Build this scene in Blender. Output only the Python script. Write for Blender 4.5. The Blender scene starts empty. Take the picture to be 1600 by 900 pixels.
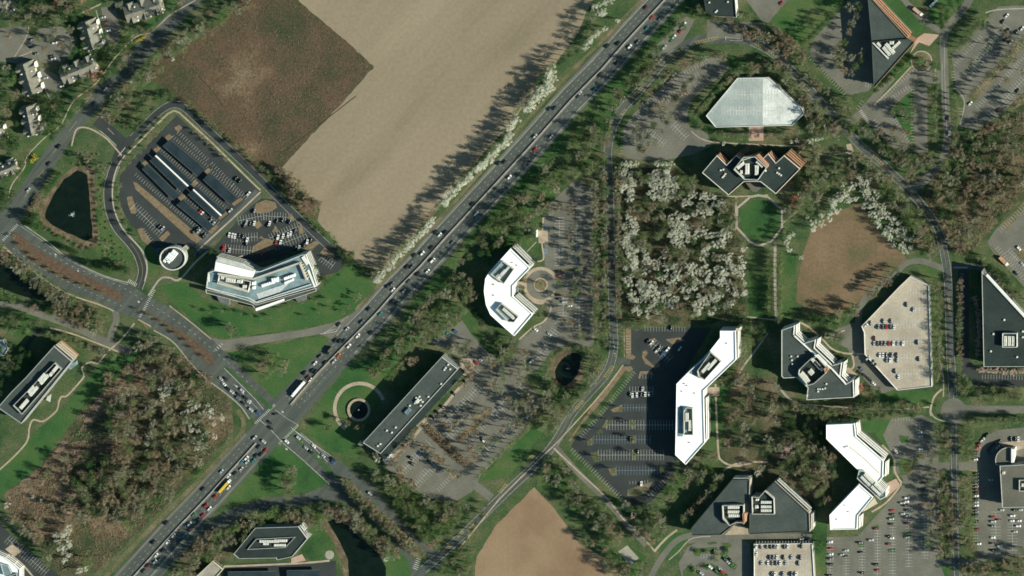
import bpy, math, random
from mathutils import Vector, noise, geometry
R = math.radians
random.seed(7)
scene = bpy.context.scene
C = scene.collection
S = 0.6                      # metres of ground in one unit of the site plan
H = 6000.0                   # height of the camera
CX = CY = 1464.0             # the camera stands to the north-east of the site and looks down with a shifted lens

# ---------------------------------------------------------------- camera, light
cam = bpy.data.cameras.new('camera'); cam_o = bpy.data.objects.new('camera', cam); C.objects.link(cam_o)
cam_o.location = (CX, CY, H); cam.sensor_width = 36; cam.lens = 36*H/960.0
cam.shift_x = -CX/960.0; cam.shift_y = -CY/960.0
cam.clip_start = 10; cam.clip_end = 12000
scene.camera = cam_o
SUN_EL, SUN_AZ = 28.0, 101.0
wd = bpy.data.worlds.new('World'); scene.world = wd; wd.use_nodes = True
nt = wd.node_tree; bg = nt.nodes['Background']
sky = nt.nodes.new('ShaderNodeTexSky'); sky.sky_type = 'NISHITA'; sky.sun_disc = False
sky.sun_elevation = R(SUN_EL); sky.sun_rotation = R(SUN_AZ)
tint = nt.nodes.new('ShaderNodeVectorMath'); tint.operation = 'MULTIPLY'; tint.inputs[1].default_value = (.64, 1.0, .98)
nt.links.new(sky.outputs[0], tint.inputs[0]); nt.links.new(tint.outputs[0], bg.inputs[0]); bg.inputs[1].default_value = 0.062
sl = bpy.data.lights.new('sun', 'SUN'); sl.energy = 5.0; sl.angle = R(0.5); sl.color = (1.0, 0.965, 0.80)
so = bpy.data.objects.new('sun', sl); C.objects.link(so)
sv = Vector((math.sin(R(SUN_AZ))*math.cos(R(SUN_EL)), math.cos(R(SUN_AZ))*math.cos(R(SUN_EL)), math.sin(R(SUN_EL))))
so.rotation_euler = sv.to_track_quat('Z', 'Y').to_euler(); so.location = sv*300
scene.view_settings.view_transform = 'Standard'; scene.view_settings.look = 'None'
scene.cycles.filter_width = 1.65
scene.view_settings.exposure = 0.56; scene.view_settings.gamma = 1

# ---------------------------------------------------------------- helpers
def W(px, py, z=0.0):
    "plan point -> world point whose top at height z stands over that plan point as seen by the survey camera"
    gx, gy = (px-800)*S, (450-py)*S
    return (gx+(CX-gx)*z/H, gy+(CY-gy)*z/H)
def tag(o, label=None, cat=None, group=None, kind=None):
    if label: o['label'] = label
    if cat: o['category'] = cat
    if group: o['group'] = group
    if kind: o['kind'] = kind
    return o
def empty(name, loc, rz=0, sc=1):
    o = bpy.data.objects.new(name, None); C.objects.link(o); o.location = loc; o.rotation_euler = (0, 0, rz); o.scale = (sc,)*3
    o.empty_display_size = 1
    return o
def link(name, me, parent=None, loc=None):
    o = bpy.data.objects.new(name, me); C.objects.link(o)
    if parent: o.parent = parent
    if loc: o.location = loc
    return o
class MB:
    def __init__(s): s.v = []; s.f = []; s.m = []; s.mi = 0
    def quad(s, *p):
        n = len(s.v); s.v += [tuple(q) for q in p]; s.f.append(tuple(range(n, n+len(p)))); s.m.append(s.mi)
    def box(s, c, d, rz=0.0, taper=1.0):
        cx, cy, cz = c; dx, dy, dz = d[0]/2, d[1]/2, d[2]/2; ca, sa = math.cos(rz), math.sin(rz); n = len(s.v)
        for sz in (-1, 1):
            t = 1 if sz < 0 else taper
            for sx, sy in ((-1, -1), (1, -1), (1, 1), (-1, 1)):
                x, y = sx*dx*t, sy*dy*t
                s.v.append((cx+x*ca-y*sa, cy+x*sa+y*ca, cz+sz*dz))
        for q in ((3, 2, 1, 0), (4, 5, 6, 7), (0, 1, 5, 4), (1, 2, 6, 5), (2, 3, 7, 6), (3, 0, 4, 7)):
            s.f.append(tuple(n+i for i in q)); s.m.append(s.mi)
    def prism(s, P, z0, z1, top=True, bottom=False):
        n = len(P); b = len(s.v)
        for z in (z0, z1):
            s.v += [(p[0], p[1], z) for p in P]
        for i in range(n):
            j = (i+1) % n; s.f.append((b+i, b+j, b+n+j, b+n+i)); s.m.append(s.mi)
        if top:
            for t in geometry.tessellate_polygon([[Vector((p[0], p[1], 0)) for p in P]]):
                a, c, d = t
                A, B, D = P[a], P[c], P[d]
                if (B[0]-A[0])*(D[1]-A[1])-(B[1]-A[1])*(D[0]-A[0]) < 0: c, d = d, c
                s.f.append((b+n+a, b+n+c, b+n+d)); s.m.append(s.mi)
    def flat(s, P, z):
        b = len(s.v); s.v += [(p[0], p[1], z) for p in P]
        for t in geometry.tessellate_polygon([[Vector((p[0], p[1], 0)) for p in P]]):
            a, c, d = t
            A, B, D = P[a], P[c], P[d]
            if (B[0]-A[0])*(D[1]-A[1])-(B[1]-A[1])*(D[0]-A[0]) < 0: c, d = d, c
            s.f.append((b+a, b+c, b+d)); s.m.append(s.mi)
    def strip(s, a, b, w, z):
        dx, dy = b[0]-a[0], b[1]-a[1]; L = math.hypot(dx, dy) or 1; nx, ny = -dy/L*w/2, dx/L*w/2
        s.quad((a[0]-nx, a[1]-ny, z), (b[0]-nx, b[1]-ny, z), (b[0]+nx, b[1]+ny, z), (a[0]+nx, a[1]+ny, z))
    def cyl(s, c, r, h, n=12, r2=None):
        r2 = r if r2 is None else r2; b = len(s.v)
        for z, rr in ((0, r), (h, r2)):
            s.v += [(c[0]+rr*math.cos(2*math.pi*i/n), c[1]+rr*math.sin(2*math.pi*i/n), c[2]+z) for i in range(n)]
        for i in range(n):
            j = (i+1) % n; s.f.append((b+i, b+j, b+n+j, b+n+i)); s.m.append(s.mi)
        s.f.append(tuple(b+n+i for i in range(n))); s.m.append(s.mi)
    def limb(s, a, b, r0, r1, n=5):
        A, B = Vector(a), Vector(b); d = (B-A).normalized(); u = d.orthogonal().normalized(); w = d.cross(u); k = len(s.v)
        for P, r in ((A, r0), (B, r1)):
            for i in range(n):
                t = 2*math.pi*i/n; s.v.append(tuple(P+u*math.cos(t)*r+w*math.sin(t)*r))
        for i in range(n):
            j = (i+1) % n; s.f.append((k+i, k+j, k+n+j, k+n+i)); s.m.append(s.mi)
    def mesh(s, name, mats):
        me = bpy.data.meshes.new(name); me.from_pydata(s.v, [], s.f)
        for m in (mats if isinstance(mats, (list, tuple)) else [mats]): me.materials.append(m)
        if any(s.m): me.polygons.foreach_set('material_index', s.m)
        me.update(); return me
    def build(s, name, mats, parent=None, loc=None): return link(name, s.mesh(name, mats), parent, loc)
def area(P): return sum(P[i][0]*P[(i+1) % len(P)][1]-P[(i+1) % len(P)][0]*P[i][1] for i in range(len(P)))/2
def ccw(P): return P if area(P) > 0 else P[::-1]
def offset(P, d):
    "inset of a counter-clockwise outline by d metres"
    n = len(P); out = []
    for i in range(n):
        a, b, c = Vector(P[i-1][:2]), Vector(P[i][:2]), Vector(P[(i+1) % n][:2])
        u = (b-a).normalized(); w = (c-b).normalized(); n1 = Vector((-u.y, u.x)); n2 = Vector((-w.y, w.x))
        m = n1+n2; k = 1+n1.dot(n2); k = max(k, .35)
        p = b+m*(d/k); out.append((p.x, p.y))
    return out
def inside(x, y, P):
    c = False; n = len(P); j = n-1
    for i in range(n):
        if (P[i][1] > y) != (P[j][1] > y) and x < (P[j][0]-P[i][0])*(y-P[i][1])/(P[j][1]-P[i][1])+P[i][0]: c = not c
        j = i
    return c
def smooth(pts, closed=False, k=6):
    out = []; n = len(pts); rng = range(n) if closed else range(n-1)
    for i in rng:
        if closed: p0, p1, p2, p3 = (pts[(i+q) % n] for q in (-1, 0, 1, 2))
        else: p0, p1, p2, p3 = pts[max(i-1, 0)], pts[i], pts[i+1], pts[min(i+2, n-1)]
        for s_ in range(k):
            t = s_/k; t2, t3 = t*t, t*t*t
            out.append(tuple(.5*((2*p1[q])+(-p0[q]+p2[q])*t+(2*p0[q]-5*p1[q]+4*p2[q]-p3[q])*t2+(-p0[q]+3*p1[q]-3*p2[q]+p3[q])*t3) for q in (0, 1)))
    if not closed: out.append(tuple(pts[-1]))
    return out
def side_line(pts, d):
    "polyline offset by d units to its left-hand side in plan coordinates"
    out = []
    for i, p in enumerate(pts):
        a, b = pts[max(i-1, 0)], pts[min(i+1, len(pts)-1)]
        dx, dy = b[0]-a[0], b[1]-a[1]; L = math.hypot(dx, dy) or 1
        out.append((p[0]+dy/L*d, p[1]-dx/L*d))
    return out
SHEETS = []
def dense(P, step=4.0):
    out = []; n = len(P)
    for i in range(n):
        a, b = P[i], P[(i+1) % n]; k = max(1, int(math.hypot(b[0]-a[0], b[1]-a[1])/step))
        out += [(a[0]+(b[0]-a[0])*j/k, a[1]+(b[1]-a[1])*j/k) for j in range(k)]
    return out
def bbox(P): return (min(p[0] for p in P), min(p[1] for p in P), max(p[0] for p in P), max(p[1] for p in P))
def stack_z(P, step=0.009):
    "height for a new sheet: one step above every sheet it overlaps"
    bb = bbox(P); D = dense(P); z = 0.0
    for Q, qz, qb in SHEETS:
        if qz <= z or qb[0] > bb[2] or qb[2] < bb[0] or qb[1] > bb[3] or qb[3] < bb[1]: continue
        if any(qb[0] <= p[0] <= qb[2] and qb[1] <= p[1] <= qb[3] and inside(p[0], p[1], Q) for p in D) or any(bb[0] <= p[0] <= bb[2] and bb[1] <= p[1] <= bb[3] and inside(p[0], p[1], P) for p in Q): z = qz
    return z+step
def ground_z(x, y, z=0.0):
    for P, pz, bb in SHEETS:
        if pz > z and bb[0] <= x <= bb[2] and bb[1] <= y <= bb[3] and inside(x, y, P): z = pz
    return z
def reg(P, z): SHEETS.append((P, z, bbox(P)))
def rough(P, amp, step=3.0):
    out = []; n = len(P)
    for i in range(n):
        a, b = P[i], P[(i+1) % n]; L = math.hypot(b[0]-a[0], b[1]-a[1]); k = max(1, int(L/step))
        for j in range(k):
            t = j/k; x, y = a[0]+(b[0]-a[0])*t, a[1]+(b[1]-a[1])*t
            q = noise.noise_vector(Vector((x*.09, y*.09, 3)))+noise.noise_vector(Vector((x*.31, y*.31, 9)))*.6
            out.append((x+q.x*amp, y+q.y*amp))
    return out
def sheet(name, pts, mat, cls='a', jit=0.0, sm=False, kind='structure', thick=0.0):
    if sm: pts = smooth(pts, True)
    P = ccw([W(*p) for p in pts])
    if jit: P = rough(P, jit)
    z = stack_z(P); b = MB()
    if thick: b.prism(P, z-.01, z+thick); z += thick
    else: b.flat(P, z)
    reg(P, z); return tag(b.build(name, mat), kind=kind)
def ribbon(name, pts, w, mat, cls='b', sm=True, kind='structure', thick=0.0):
    if sm: pts = smooth(pts)
    L = side_line(pts, w/2); Q = side_line(pts, -w/2)
    OUT = ccw([W(*p) for p in L+Q[::-1]]); z = stack_z(OUT)+thick; b = MB()
    for i in range(len(pts)-1):
        q = [W(*L[i]), W(*Q[i]), W(*Q[i+1]), W(*L[i+1])]
        if area(q) < 0: q = q[::-1]
        if thick: b.prism(q, z-thick-.01, z)
        else: b.quad(*[(p[0], p[1], z) for p in q])
    reg(OUT, z)
    return tag(b.build(name, mat), kind=kind)
def disc(cx, cy, r, n=28, a0=0, a1=360, ry=None):
    ry = ry or r
    return [(cx+r*math.cos(R(a0+(a1-a0)*i/n)), cy-ry*math.sin(R(a0+(a1-a0)*i/n))) for i in range(n if a1-a0 == 360 else n+1)]

# ---------------------------------------------------------------- materials
def mat(name, cols, scale=.1, rough_=.9, detail=6, fine=None, metal=0, spec=.3, rnd=0.0, streak=None, bump=0, stops=None, leaf=False):
    "noise between two to four colours, plus a finer mottling; rnd varies each object a little"
    m = bpy.data.materials.new(name); m.use_nodes = True; n = m.node_tree.nodes; l = m.node_tree.links; p = n['Principled BSDF']
    p.inputs['Roughness'].default_value = rough_; p.inputs['Metallic'].default_value = metal
    p.inputs['Specular IOR Level'].default_value = spec
    g = n.new('ShaderNodeNewGeometry'); src = g.outputs['Position']
    if streak:
        mp = n.new('ShaderNodeMapping'); mp.vector_type = 'TEXTURE'; mp.inputs['Rotation'].default_value = (0, 0, streak[0]); mp.inputs['Scale'].default_value = (streak[1], streak[2], 1)
        l.new(src, mp.inputs[0]); src = mp.outputs[0]
    t = n.new('ShaderNodeTexNoise'); t.inputs['Scale'].default_value = scale; t.inputs['Detail'].default_value = detail; t.inputs['Roughness'].default_value = .62
    l.new(src, t.inputs['Vector'])
    r = n.new('ShaderNodeValToRGB'); l.new(t.outputs[0], r.inputs[0]); e = r.color_ramp.elements
    st = stops or ([.36, .64] if len(cols) == 2 else [.33+.34*i/(len(cols)-1) for i in range(len(cols))])
    e[0].position = st[0]; e[0].color = (*cols[0], 1); e[1].position = st[-1]; e[1].color = (*cols[-1], 1)
    for i in range(1, len(cols)-1):
        q = e.new(st[i]); q.color = (*cols[i], 1)
    out = r.outputs[0]
    if fine:
        t2 = n.new('ShaderNodeTexNoise'); t2.inputs['Scale'].default_value = fine[0]; t2.inputs['Detail'].default_value = 3; l.new(g.outputs['Position'], t2.inputs['Vector'])
        mr = n.new('ShaderNodeMapRange'); mr.inputs[1].default_value = .3; mr.inputs[2].default_value = .7; mr.inputs[3].default_value = 1-fine[1]; mr.inputs[4].default_value = 1+fine[1]; l.new(t2.outputs[0], mr.inputs[0])
        mx = n.new('ShaderNodeVectorMath'); mx.operation = 'SCALE'; l.new(out, mx.inputs[0]); l.new(mr.outputs[0], mx.inputs['Scale']); out = mx.outputs[0]
    if rnd:
        oi = n.new('ShaderNodeTexVoronoi'); oi.inputs['Scale'].default_value = .14; oi.inputs['Randomness'].default_value = 1; l.new(g.outputs['Position'], oi.inputs['Vector']); sx = n.new('ShaderNodeSeparateColor'); l.new(oi.outputs['Color'], sx.inputs[0]); hs = n.new('ShaderNodeHueSaturation'); l.new(out, hs.inputs['Color'])
        a = n.new('ShaderNodeMapRange'); a.inputs[3].default_value = 1-rnd; a.inputs[4].default_value = 1+rnd; l.new(sx.outputs[0], a.inputs[0]); l.new(a.outputs[0], hs.inputs['Value'])
        c_ = n.new('ShaderNodeMapRange'); c_.inputs[3].default_value = .5-rnd*.09; c_.inputs[4].default_value = .5+rnd*.09; l.new(sx.outputs[1], c_.inputs[0]); l.new(c_.outputs[0], hs.inputs['Hue'])
        out = hs.outputs[0]
    l.new(out, p.inputs['Base Color'])
    if leaf:
        tr = n.new('ShaderNodeBsdfTranslucent'); ms = n.new('ShaderNodeMixShader'); ms.inputs[0].default_value = .38; l.new(out, tr.inputs[0]); l.new(p.outputs[0], ms.inputs[1]); l.new(tr.outputs[0], ms.inputs[2]); l.new(ms.outputs[0], n['Material Output'].inputs[0])
    if bump:
        bp = n.new('ShaderNodeBump'); bp.inputs['Strength'].default_value = .6; bp.inputs['Distance'].default_value = bump
        l.new((t2 if fine else t).outputs[0], bp.inputs['Height']); l.new(bp.outputs[0], p.inputs['Normal'])
    return m
M = {}
M['rough_grass'] = mat('rough_grass', [(.024, .055, .018), (.045, .080, .028), (.075, .095, .042), (.13, .118, .065)], .045, fine=(.7, .35), detail=9)
M['lawn'] = mat('lawn', [(.017, .052, .016), (.032, .082, .022), (.06, .10, .032), (.10, .11, .045)], .022, fine=(.5, .22), detail=7)
M['lawn_bright'] = mat('lawn_bright', [(.018, .06, .018), (.032, .092, .024), (.055, .105, .03), (.09, .115, .045)], .02, fine=(.6, .18))
M['verge'] = mat('verge', [(.06, .08, .03), (.12, .11, .06), (.2, .15, .10)], .06, fine=(.6, .3), detail=8)
M['soil'] = mat('soil', [(.17, .138, .092), (.235, .19, .13), (.265, .213, .148), (.285, .24, .17)], .012, fine=(.3, .08), detail=11, streak=(R(47), 5, 1))
M['soil_pale'] = mat('soil_pale', [(.20, .125, .075), (.255, .175, .108), (.29, .212, .14)], .012, fine=(.4, .06), detail=6)
M['meadow'] = mat('meadow', [(.030, .048, .018), (.065, .056, .030), (.105, .068, .042), (.18, .13, .08)], .017, fine=(.45, .3), detail=10)
M['turf_dry'] = mat('turf_dry', [(.065, .085, .038), (.155, .108, .062), (.205, .14, .085)], .018, fine=(.4, .15), detail=7)
M['scrub'] = mat('scrub', [(.045, .050, .025), (.12, .085, .052), (.19, .135, .092), (.24, .175, .125)], .035, fine=(.6, .35), detail=10)
M['leaf_litter'] = mat('leaf_litter', [(.018, .038, .013), (.038, .052, .022), (.085, .075, .040), (.16, .125, .08)], .04, fine=(.8, .4), detail=10)
M['mulch'] = mat('mulch', [(.15, .11, .065), (.22, .165, .105)], .3, fine=(1, .25))
M['mulch_dark'] = mat('mulch_dark', [(.075, .050, .033), (.13, .085, .058)], .3, fine=(1, .25))
M['bank'] = mat('bank', [(.07, .065, .035), (.12, .09, .055), (.20, .145, .095)], .15, fine=(.8, .4))
M['asphalt_new'] = mat('asphalt_new', [(.030, .036, .036), (.042, .048, .047)], .05, fine=(.8, .12), rough_=.85)
M['asphalt'] = mat('asphalt', [(.055, .066, .060), (.092, .102, .090)], .22, fine=(.6, .12), rough_=.85, streak=(R(48.5), 14, 1))
M['asphalt_old'] = mat('asphalt_old', [(.115, .115, .096), (.165, .158, .13)], .05, fine=(.7, .14), rough_=.9)
M['concrete'] = mat('concrete', [(.26, .24, .20), (.36, .33, .28)], .15, fine=(1, .12))
M['paving_tan'] = mat('paving_tan', [(.30, .24, .18), (.42, .34, .26)], .12, fine=(.9, .2))
M['pink_paving'] = mat('pink_paving', [(.38, .25, .19), (.46, .33, .26)], .12, fine=(.9, .1))
M['paint_white'] = mat('paint_white', [(.38, .38, .36), (.60, .60, .56)], .3)
M['paint_yellow'] = mat('paint_yellow', [(.26, .21, .07), (.40, .32, .10)], .3)
M['paint_blue'] = mat('paint_blue', [(.11, .15, .19), (.17, .22, .26)], .3)
M['paint_teal'] = mat('paint_teal', [(.16, .36, .36), (.22, .44, .44)], .3)
M['water'] = mat('water', [(.004, .009, .006), (.007, .014, .009)], .1, rough_=.12, spec=.35)
M['foam'] = mat('foam', [(.55, .65, .65), (.8, .85, .85)], 1)
M['roof_white'] = mat('roof_white', [(.80, .80, .79), (.91, .91, .90)], .06, detail=8)
M['roof_dark'] = mat('roof_dark', [(.017, .028, .027), (.030, .043, .040)], .06, fine=(.5, .12))
M['roof_grey'] = mat('roof_grey', [(.045, .058, .055), (.068, .082, .076)], .06, fine=(.5, .12))
M['roof_brown'] = mat('roof_brown', [(.10, .10, .08), (.13, .125, .10)], .06, fine=(.5, .1))
M['roof_teal'] = mat('roof_teal', [(.10, .16, .18), (.22, .30, .32)], .08, fine=(.4, .1))
M['shingle'] = mat('shingle', [(.15, .145, .115), (.21, .20, .165)], .2, fine=(1.2, .15))
M['white_wall'] = mat('white_wall', [(.66, .65, .62), (.76, .75, .72)], .2)
M['tan_wall'] = mat('tan_wall', [(.45, .40, .32), (.55, .49, .40)], .2)
M['brick'] = mat('brick', [(.38, .20, .12), (.48, .27, .17)], .3)
M['grey_wall'] = mat('grey_wall', [(.28, .29, .28), (.36, .37, .35)], .2)
M['glass'] = mat('glass', [(.015, .022, .028), (.03, .04, .05)], .1, rough_=.12, spec=.6)
M['cap'] = mat('cap', [(.42, .43, .40), (.56, .56, .52)], .3)
M['unit'] = mat('unit', [(.52, .52, .47), (.68, .67, .61)], .4)
M['unit_dark'] = mat('unit_dark', [(.10, .11, .11), (.16, .17, .16)], .4)
M['pale_screen'] = mat('pale_screen', [(.36, .35, .31), (.46, .45, .40)], .4)
M['deck_warm'] = mat('deck_warm', [(.34, .29, .23), (.44, .38, .30)], .05, fine=(.5, .12))
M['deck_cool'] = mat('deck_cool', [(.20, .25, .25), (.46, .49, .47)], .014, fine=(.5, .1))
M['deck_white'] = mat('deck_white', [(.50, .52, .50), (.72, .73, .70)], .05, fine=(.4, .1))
M['solar'] = mat('solar', [(.020, .034, .040), (.034, .050, .056)], .1, rough_=.3, spec=.5)
M['steel'] = mat('steel', [(.42, .44, .44), (.58, .6, .6)], .4, rough_=.5)
M['bark'] = mat('bark', [(.08, .06, .045), (.16, .13, .10)], 1)
M['twig_grey'] = mat('twig_grey', [(.22, .225, .145), (.36, .355, .25)], .35, rnd=.22, leaf=True)
M['twig_brown'] = mat('twig_brown', [(.23, .185, .12), (.34, .28, .19)], .35, rnd=.2, leaf=True)
M['bud'] = mat('bud', [(.14, .18, .08), (.25, .29, .145)], .35, rnd=.25, leaf=True)
M['bud_bright'] = mat('bud_bright', [(.10, .17, .05), (.18, .26, .09)], .35, rnd=.25, leaf=True)
M['evergreen'] = mat('evergreen', [(.02, .055, .018), (.05, .11, .035)], .4, rnd=.3, leaf=True)
M['leaf_green'] = mat('leaf_green', [(.03, .09, .022), (.07, .17, .045)], .4, rnd=.25, leaf=True)
M['blossom'] = mat('blossom', [(.50, .52, .40), (.92, .92, .82)], .9, rnd=.12, leaf=True, detail=3)
M['blossom_pink'] = mat('blossom_pink', [(.42, .28, .25), (.62, .46, .42)], .6, rnd=.12)
M['salmon'] = mat('salmon', [(.42, .17, .11), (.58, .28, .19)], .6, rnd=.1)
M['yellow_bloom'] = mat('yellow_bloom', [(.30, .25, .03), (.50, .40, .05)], .6)
M['tyre'] = mat('tyre', [(.015, .015, .015), (.025, .025, .025)], 1)
CARCOL = dict(white=(.74, .74, .72), silver=(.42, .44, .45), grey=(.13, .14, .15), black=(.016, .018, .02), red=(.38, .03, .02), maroon=(.13, .018, .018), blue=(.05, .11, .24), teal=(.05, .20, .21), green=(.04, .16, .08), yellow=(.6, .42, .06), orange=(.55, .14, .04))
for k_, v_ in CARCOL.items(): M['car_'+k_] = mat('paint_'+k_, [v_, tuple(min(1, q*1.12) for q in v_)], .5, rough_=.28, spec=.6)
# ================================================================ the ground
b = MB(); b.quad((-4000, -4000, 0), (4000, -4000, 0), (4000, 4000, 0), (-4000, 4000, 0))
tag(b.build('ground', M['rough_grass']), kind='structure')
# open land
sheet('meadow', [(388, -12), (458, -12), (466, 0), (585, 104), (438, 264), (452, 290), (498, 318), (494, 342), (470, 335), (430, 290), (392, 262), (345, 215), (292, 168), (245, 130), (222, 122), (250, 92), (310, 60), (360, 22)], M['meadow'], jit=2.0)
sheet('ploughed_field', [(458, -15), (466, 0), (586, 104), (440, 262), (450, 285), (502, 318), (496, 345), (530, 385), (565, 415), (598, 424), (640, 375), (700, 305), (760, 235), (800, 190), (850, 120), (905, 50), (925, 0), (935, -15)], M['soil'], jit=1.3)
sheet('playing_field', [(1265, 362), (1305, 330), (1345, 318), (1380, 370), (1418, 405), (1398, 422), (1355, 460), (1330, 482), (1290, 492), (1262, 486), (1243, 470), (1250, 420)], M['turf_dry'], jit=.9)
sheet('bare_field', [(740, 910), (745, 870), (775, 820), (835, 762), (862, 790), (885, 820), (905, 850), (945, 872), (985, 905)], M['soil_pale'], jit=.9)
sheet('woodland_floor', [(200, 560), (232, 545), (290, 560), (330, 590), (362, 630), (368, 670), (300, 750), (210, 838), (150, 895), (90, 905), (55, 850), (5, 790), (12, 765), (60, 735), (120, 650)], M['leaf_litter'], jit=1.6)
sheet('woodland_floor', [(970, 262), (1080, 262), (1112, 300), (1150, 322), (1166, 400), (1166, 492), (1100, 508), (1000, 508), (972, 480)], M['leaf_litter'], jit=1.2)
sheet('woodland_floor', [(1470, 235), (1605, 160), (1610, 300), (1545, 362), (1515, 398), (1480, 392), (1445, 310)], M['leaf_litter'], jit=1.6)
sheet('woodland_floor', [(1120, 590), (1210, 590), (1225, 640), (1290, 650), (1300, 780), (1265, 795), (1190, 742), (1128, 728), (1112, 660)], M['leaf_litter'], jit=1.6)
sheet('woodland_floor', [(500, 785), (560, 800), (620, 860), (640, 905), (600, 890), (560, 835), (515, 808)], M['leaf_litter'], jit=1)
sheet('woodland_floor', [(300, 845), (370, 812), (480, 796), (500, 812), (470, 820), (400, 824), (350, 880), (280, 905), (260, 900)], M['leaf_litter'], jit=1)
for pts in ([(12, 765), (60, 735), (100, 690), (190, 685), (192, 704), (125, 712), (112, 745), (122, 790), (118, 835), (60, 850), (5, 795)], [(135, 812), (160, 805), (205, 818), (195, 840), (150, 845)], [(160, 600), (200, 570), (290, 580), (285, 600), (230, 615), (170, 640), (120, 680)], [(318, 640), (352, 650), (355, 680), (330, 700), (322, 670)]):
    sheet('scrub', pts, M['scrub'], jit=3.5)
# lawns
LAWNS = [
 ([(250, 445), (290, 440), (320, 470), (400, 490), (500, 465), (505, 440), (545, 415), (575, 430), (590, 450), (560, 482), (520, 503), (440, 518), (350, 528), (330, 522), (265, 470)], 'lawn_bright'),
 ([(352, 552), (400, 542), (500, 526), (515, 530), (455, 600), (428, 622), (400, 593), (370, 562)], 'lawn_bright'),
 ([(480, 660), (520, 600), (545, 570), (590, 555), (640, 520), (660, 520), (600, 600), (560, 690), (560, 715), (520, 705), (475, 675)], 'lawn_bright'),
 ([(420, 700), (444, 695), (512, 756), (480, 768), (430, 772), (362, 786), (350, 780), (385, 745)], 'lawn_bright'),
 ([(165, 562), (222, 548), (190, 585), (125, 645), (60, 730), (10, 768), (-15, 795), (-15, 742), (25, 710), (62, 668), (98, 640), (130, 600)], 'lawn_bright'),
 (disc(1187, 343, 31), 'lawn_bright'),
 ([(1170, 388), (1206, 388), (1206, 500), (1170, 500)], 'lawn'),
 ([(1218, 395), (1244, 395), (1243, 470), (1240, 500), (1218, 500)], 'lawn'),
 ([(1205, 0), (1240, -5), (1322, -5), (1320, 8), (1267, 66), (1245, 68), (1205, 40)], 'lawn_bright'),
 ([(1362, 0), (1405, 0), (1445, 45), (1435, 52), (1420, 52)], 'lawn_bright'),
 ([(1452, 10), (1470, -5), (1510, -5), (1478, 48), (1450, 28)], 'lawn_bright'),
 ([(1364, 162), (1364, 140), (1428, 72), (1425, 105)], 'lawn'),
 ([(1372, 610), (1405, 612), (1455, 610), (1460, 630), (1430, 640), (1370, 630)], 'lawn_bright'),
 ([(1040, 835), (1078, 830), (1085, 838), (1050, 870), (1030, 870)], 'lawn_bright'),
 ([(1040, 800), (1080, 745), (1065, 740), (1048, 770)], 'lawn'),
 ([(60, 210), (120, 160), (150, 130), (135, 165), (90, 220), (45, 290), (40, 320), (15, 340), (20, 310)], 'lawn'),
 ([(200, 60), (250, 40), (300, 0), (270, 0), (230, 35), (180, 60), (160, 90), (140, 120), (180, 90)], 'lawn'),
 ([(1135, 250), (1200, 205), (1280, 225), (1300, 260), (1260, 270), (1255, 245), (1235, 215)], 'verge'),
 ([(250, 800), (260, 780)][:0] or [(470, 822), (500, 815), (520, 850), (530, 880), (500, 880), (465, 868), (478, 845)], 'lawn'),
 ([(600, 860), (640, 865), (643, 905), (600, 905)], 'lawn_bright'),
 ([(600, 740), (640, 760), (700, 800), (740, 790), (700, 830), (665, 850), (620, 800)], 'lawn'),
 ([(850, 650), (860, 660), (800, 740), (770, 750), (750, 748), (800, 700)], 'lawn_bright'),
 ([(850, 718), (880, 740), (900, 790), (925, 800), (900, 830), (870, 790), (838, 760)], 'lawn'),
 ([(950, 870), (980, 850), (1010, 870), (1000, 905), (975, 905)], 'lawn'),
 ([(840, 290), (880, 262), (860, 330), (845, 340), (835, 400), (810, 390), (780, 385)], 'lawn'),
 ([(840, 405), (848, 345), (838, 370)], 'lawn'),
 ([(705, 470), (730, 480), (755, 520), (770, 560), (750, 545), (725, 520)], 'lawn'),
 ([(1395, 655), (1345, 660), (1350, 672), (1385, 680)], 'lawn_bright'),
 ([(1362, 672), (1376, 668), (1392, 695), (1398, 722), (1390, 748), (1386, 700)], 'lawn_bright'),
 ([(1268, 815), (1292, 815), (1290, 905), (1270, 905)], 'lawn'),
 ([(300, 318), (305, 300)][:0] or [(1270, 60)][:0] or [(640, 770), (660, 780), (700, 800), (660, 810)], 'lawn'),
 ([(90, 355)][:0] or [(148, 380), (155, 330), (150, 290), (160, 262), (168, 300), (178, 355), (205, 400), (200, 425), (150, 395)], 'lawn'),
 ([(205, 445)][:0] or [(190, 370), (206, 372), (245, 398), (250, 425), (236, 436), (228, 400)], 'lawn'),
 ([(1115, 605), (1140, 570), (1150, 580), (1130, 640), (1128, 700), (1108, 705), (1100, 640)], 'lawn'),
 ([(1510, 100)][:0] or [(1395, 170), (1425, 140), (1426, 222), (1420, 222)], 'lawn_bright'),
 ([(1482, 870)][:0] or [(1430, 885), (1480, 882), (1480, 905), (1430, 905)], 'lawn_bright'),
 ([(155, 300)][:0] or [(0, 480)][:0] or [(-10, 480), (60, 478), (62, 500), (20, 505), (-10, 500)], 'lawn'),
 ([(30, 490), (62, 505), (50, 530), (10, 520), (-10, 500)], 'lawn'),
 ([(1237, 512), (1255, 520), (1280, 540), (1262, 535)], 'lawn_bright'),
 ([(900, 140), (960, 110), (1000, 60), (1040, 20), (1060, -5), (1085, -5), (1010, 100), (960, 190), (940, 210), (870, 250), (800, 320), (740, 380), (700, 440), (640, 520), (600, 545), (655, 460), (735, 365), (800, 296)], 'lawn'),
 ([(1120, 90), (1150, 88), (1170, 105), (1130, 108)], 'lawn_bright'),
 ([(1490, 225), (1530, 225), (1560, 200), (1540, 240), (1500, 290), (1460, 300), (1480, 250)], 'lawn'),
 ([(1440, 405)][:0] or [(1432, 415), (1465, 410), (1470, 440), (1452, 445), (1440, 430)], 'lawn'),
]
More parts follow.
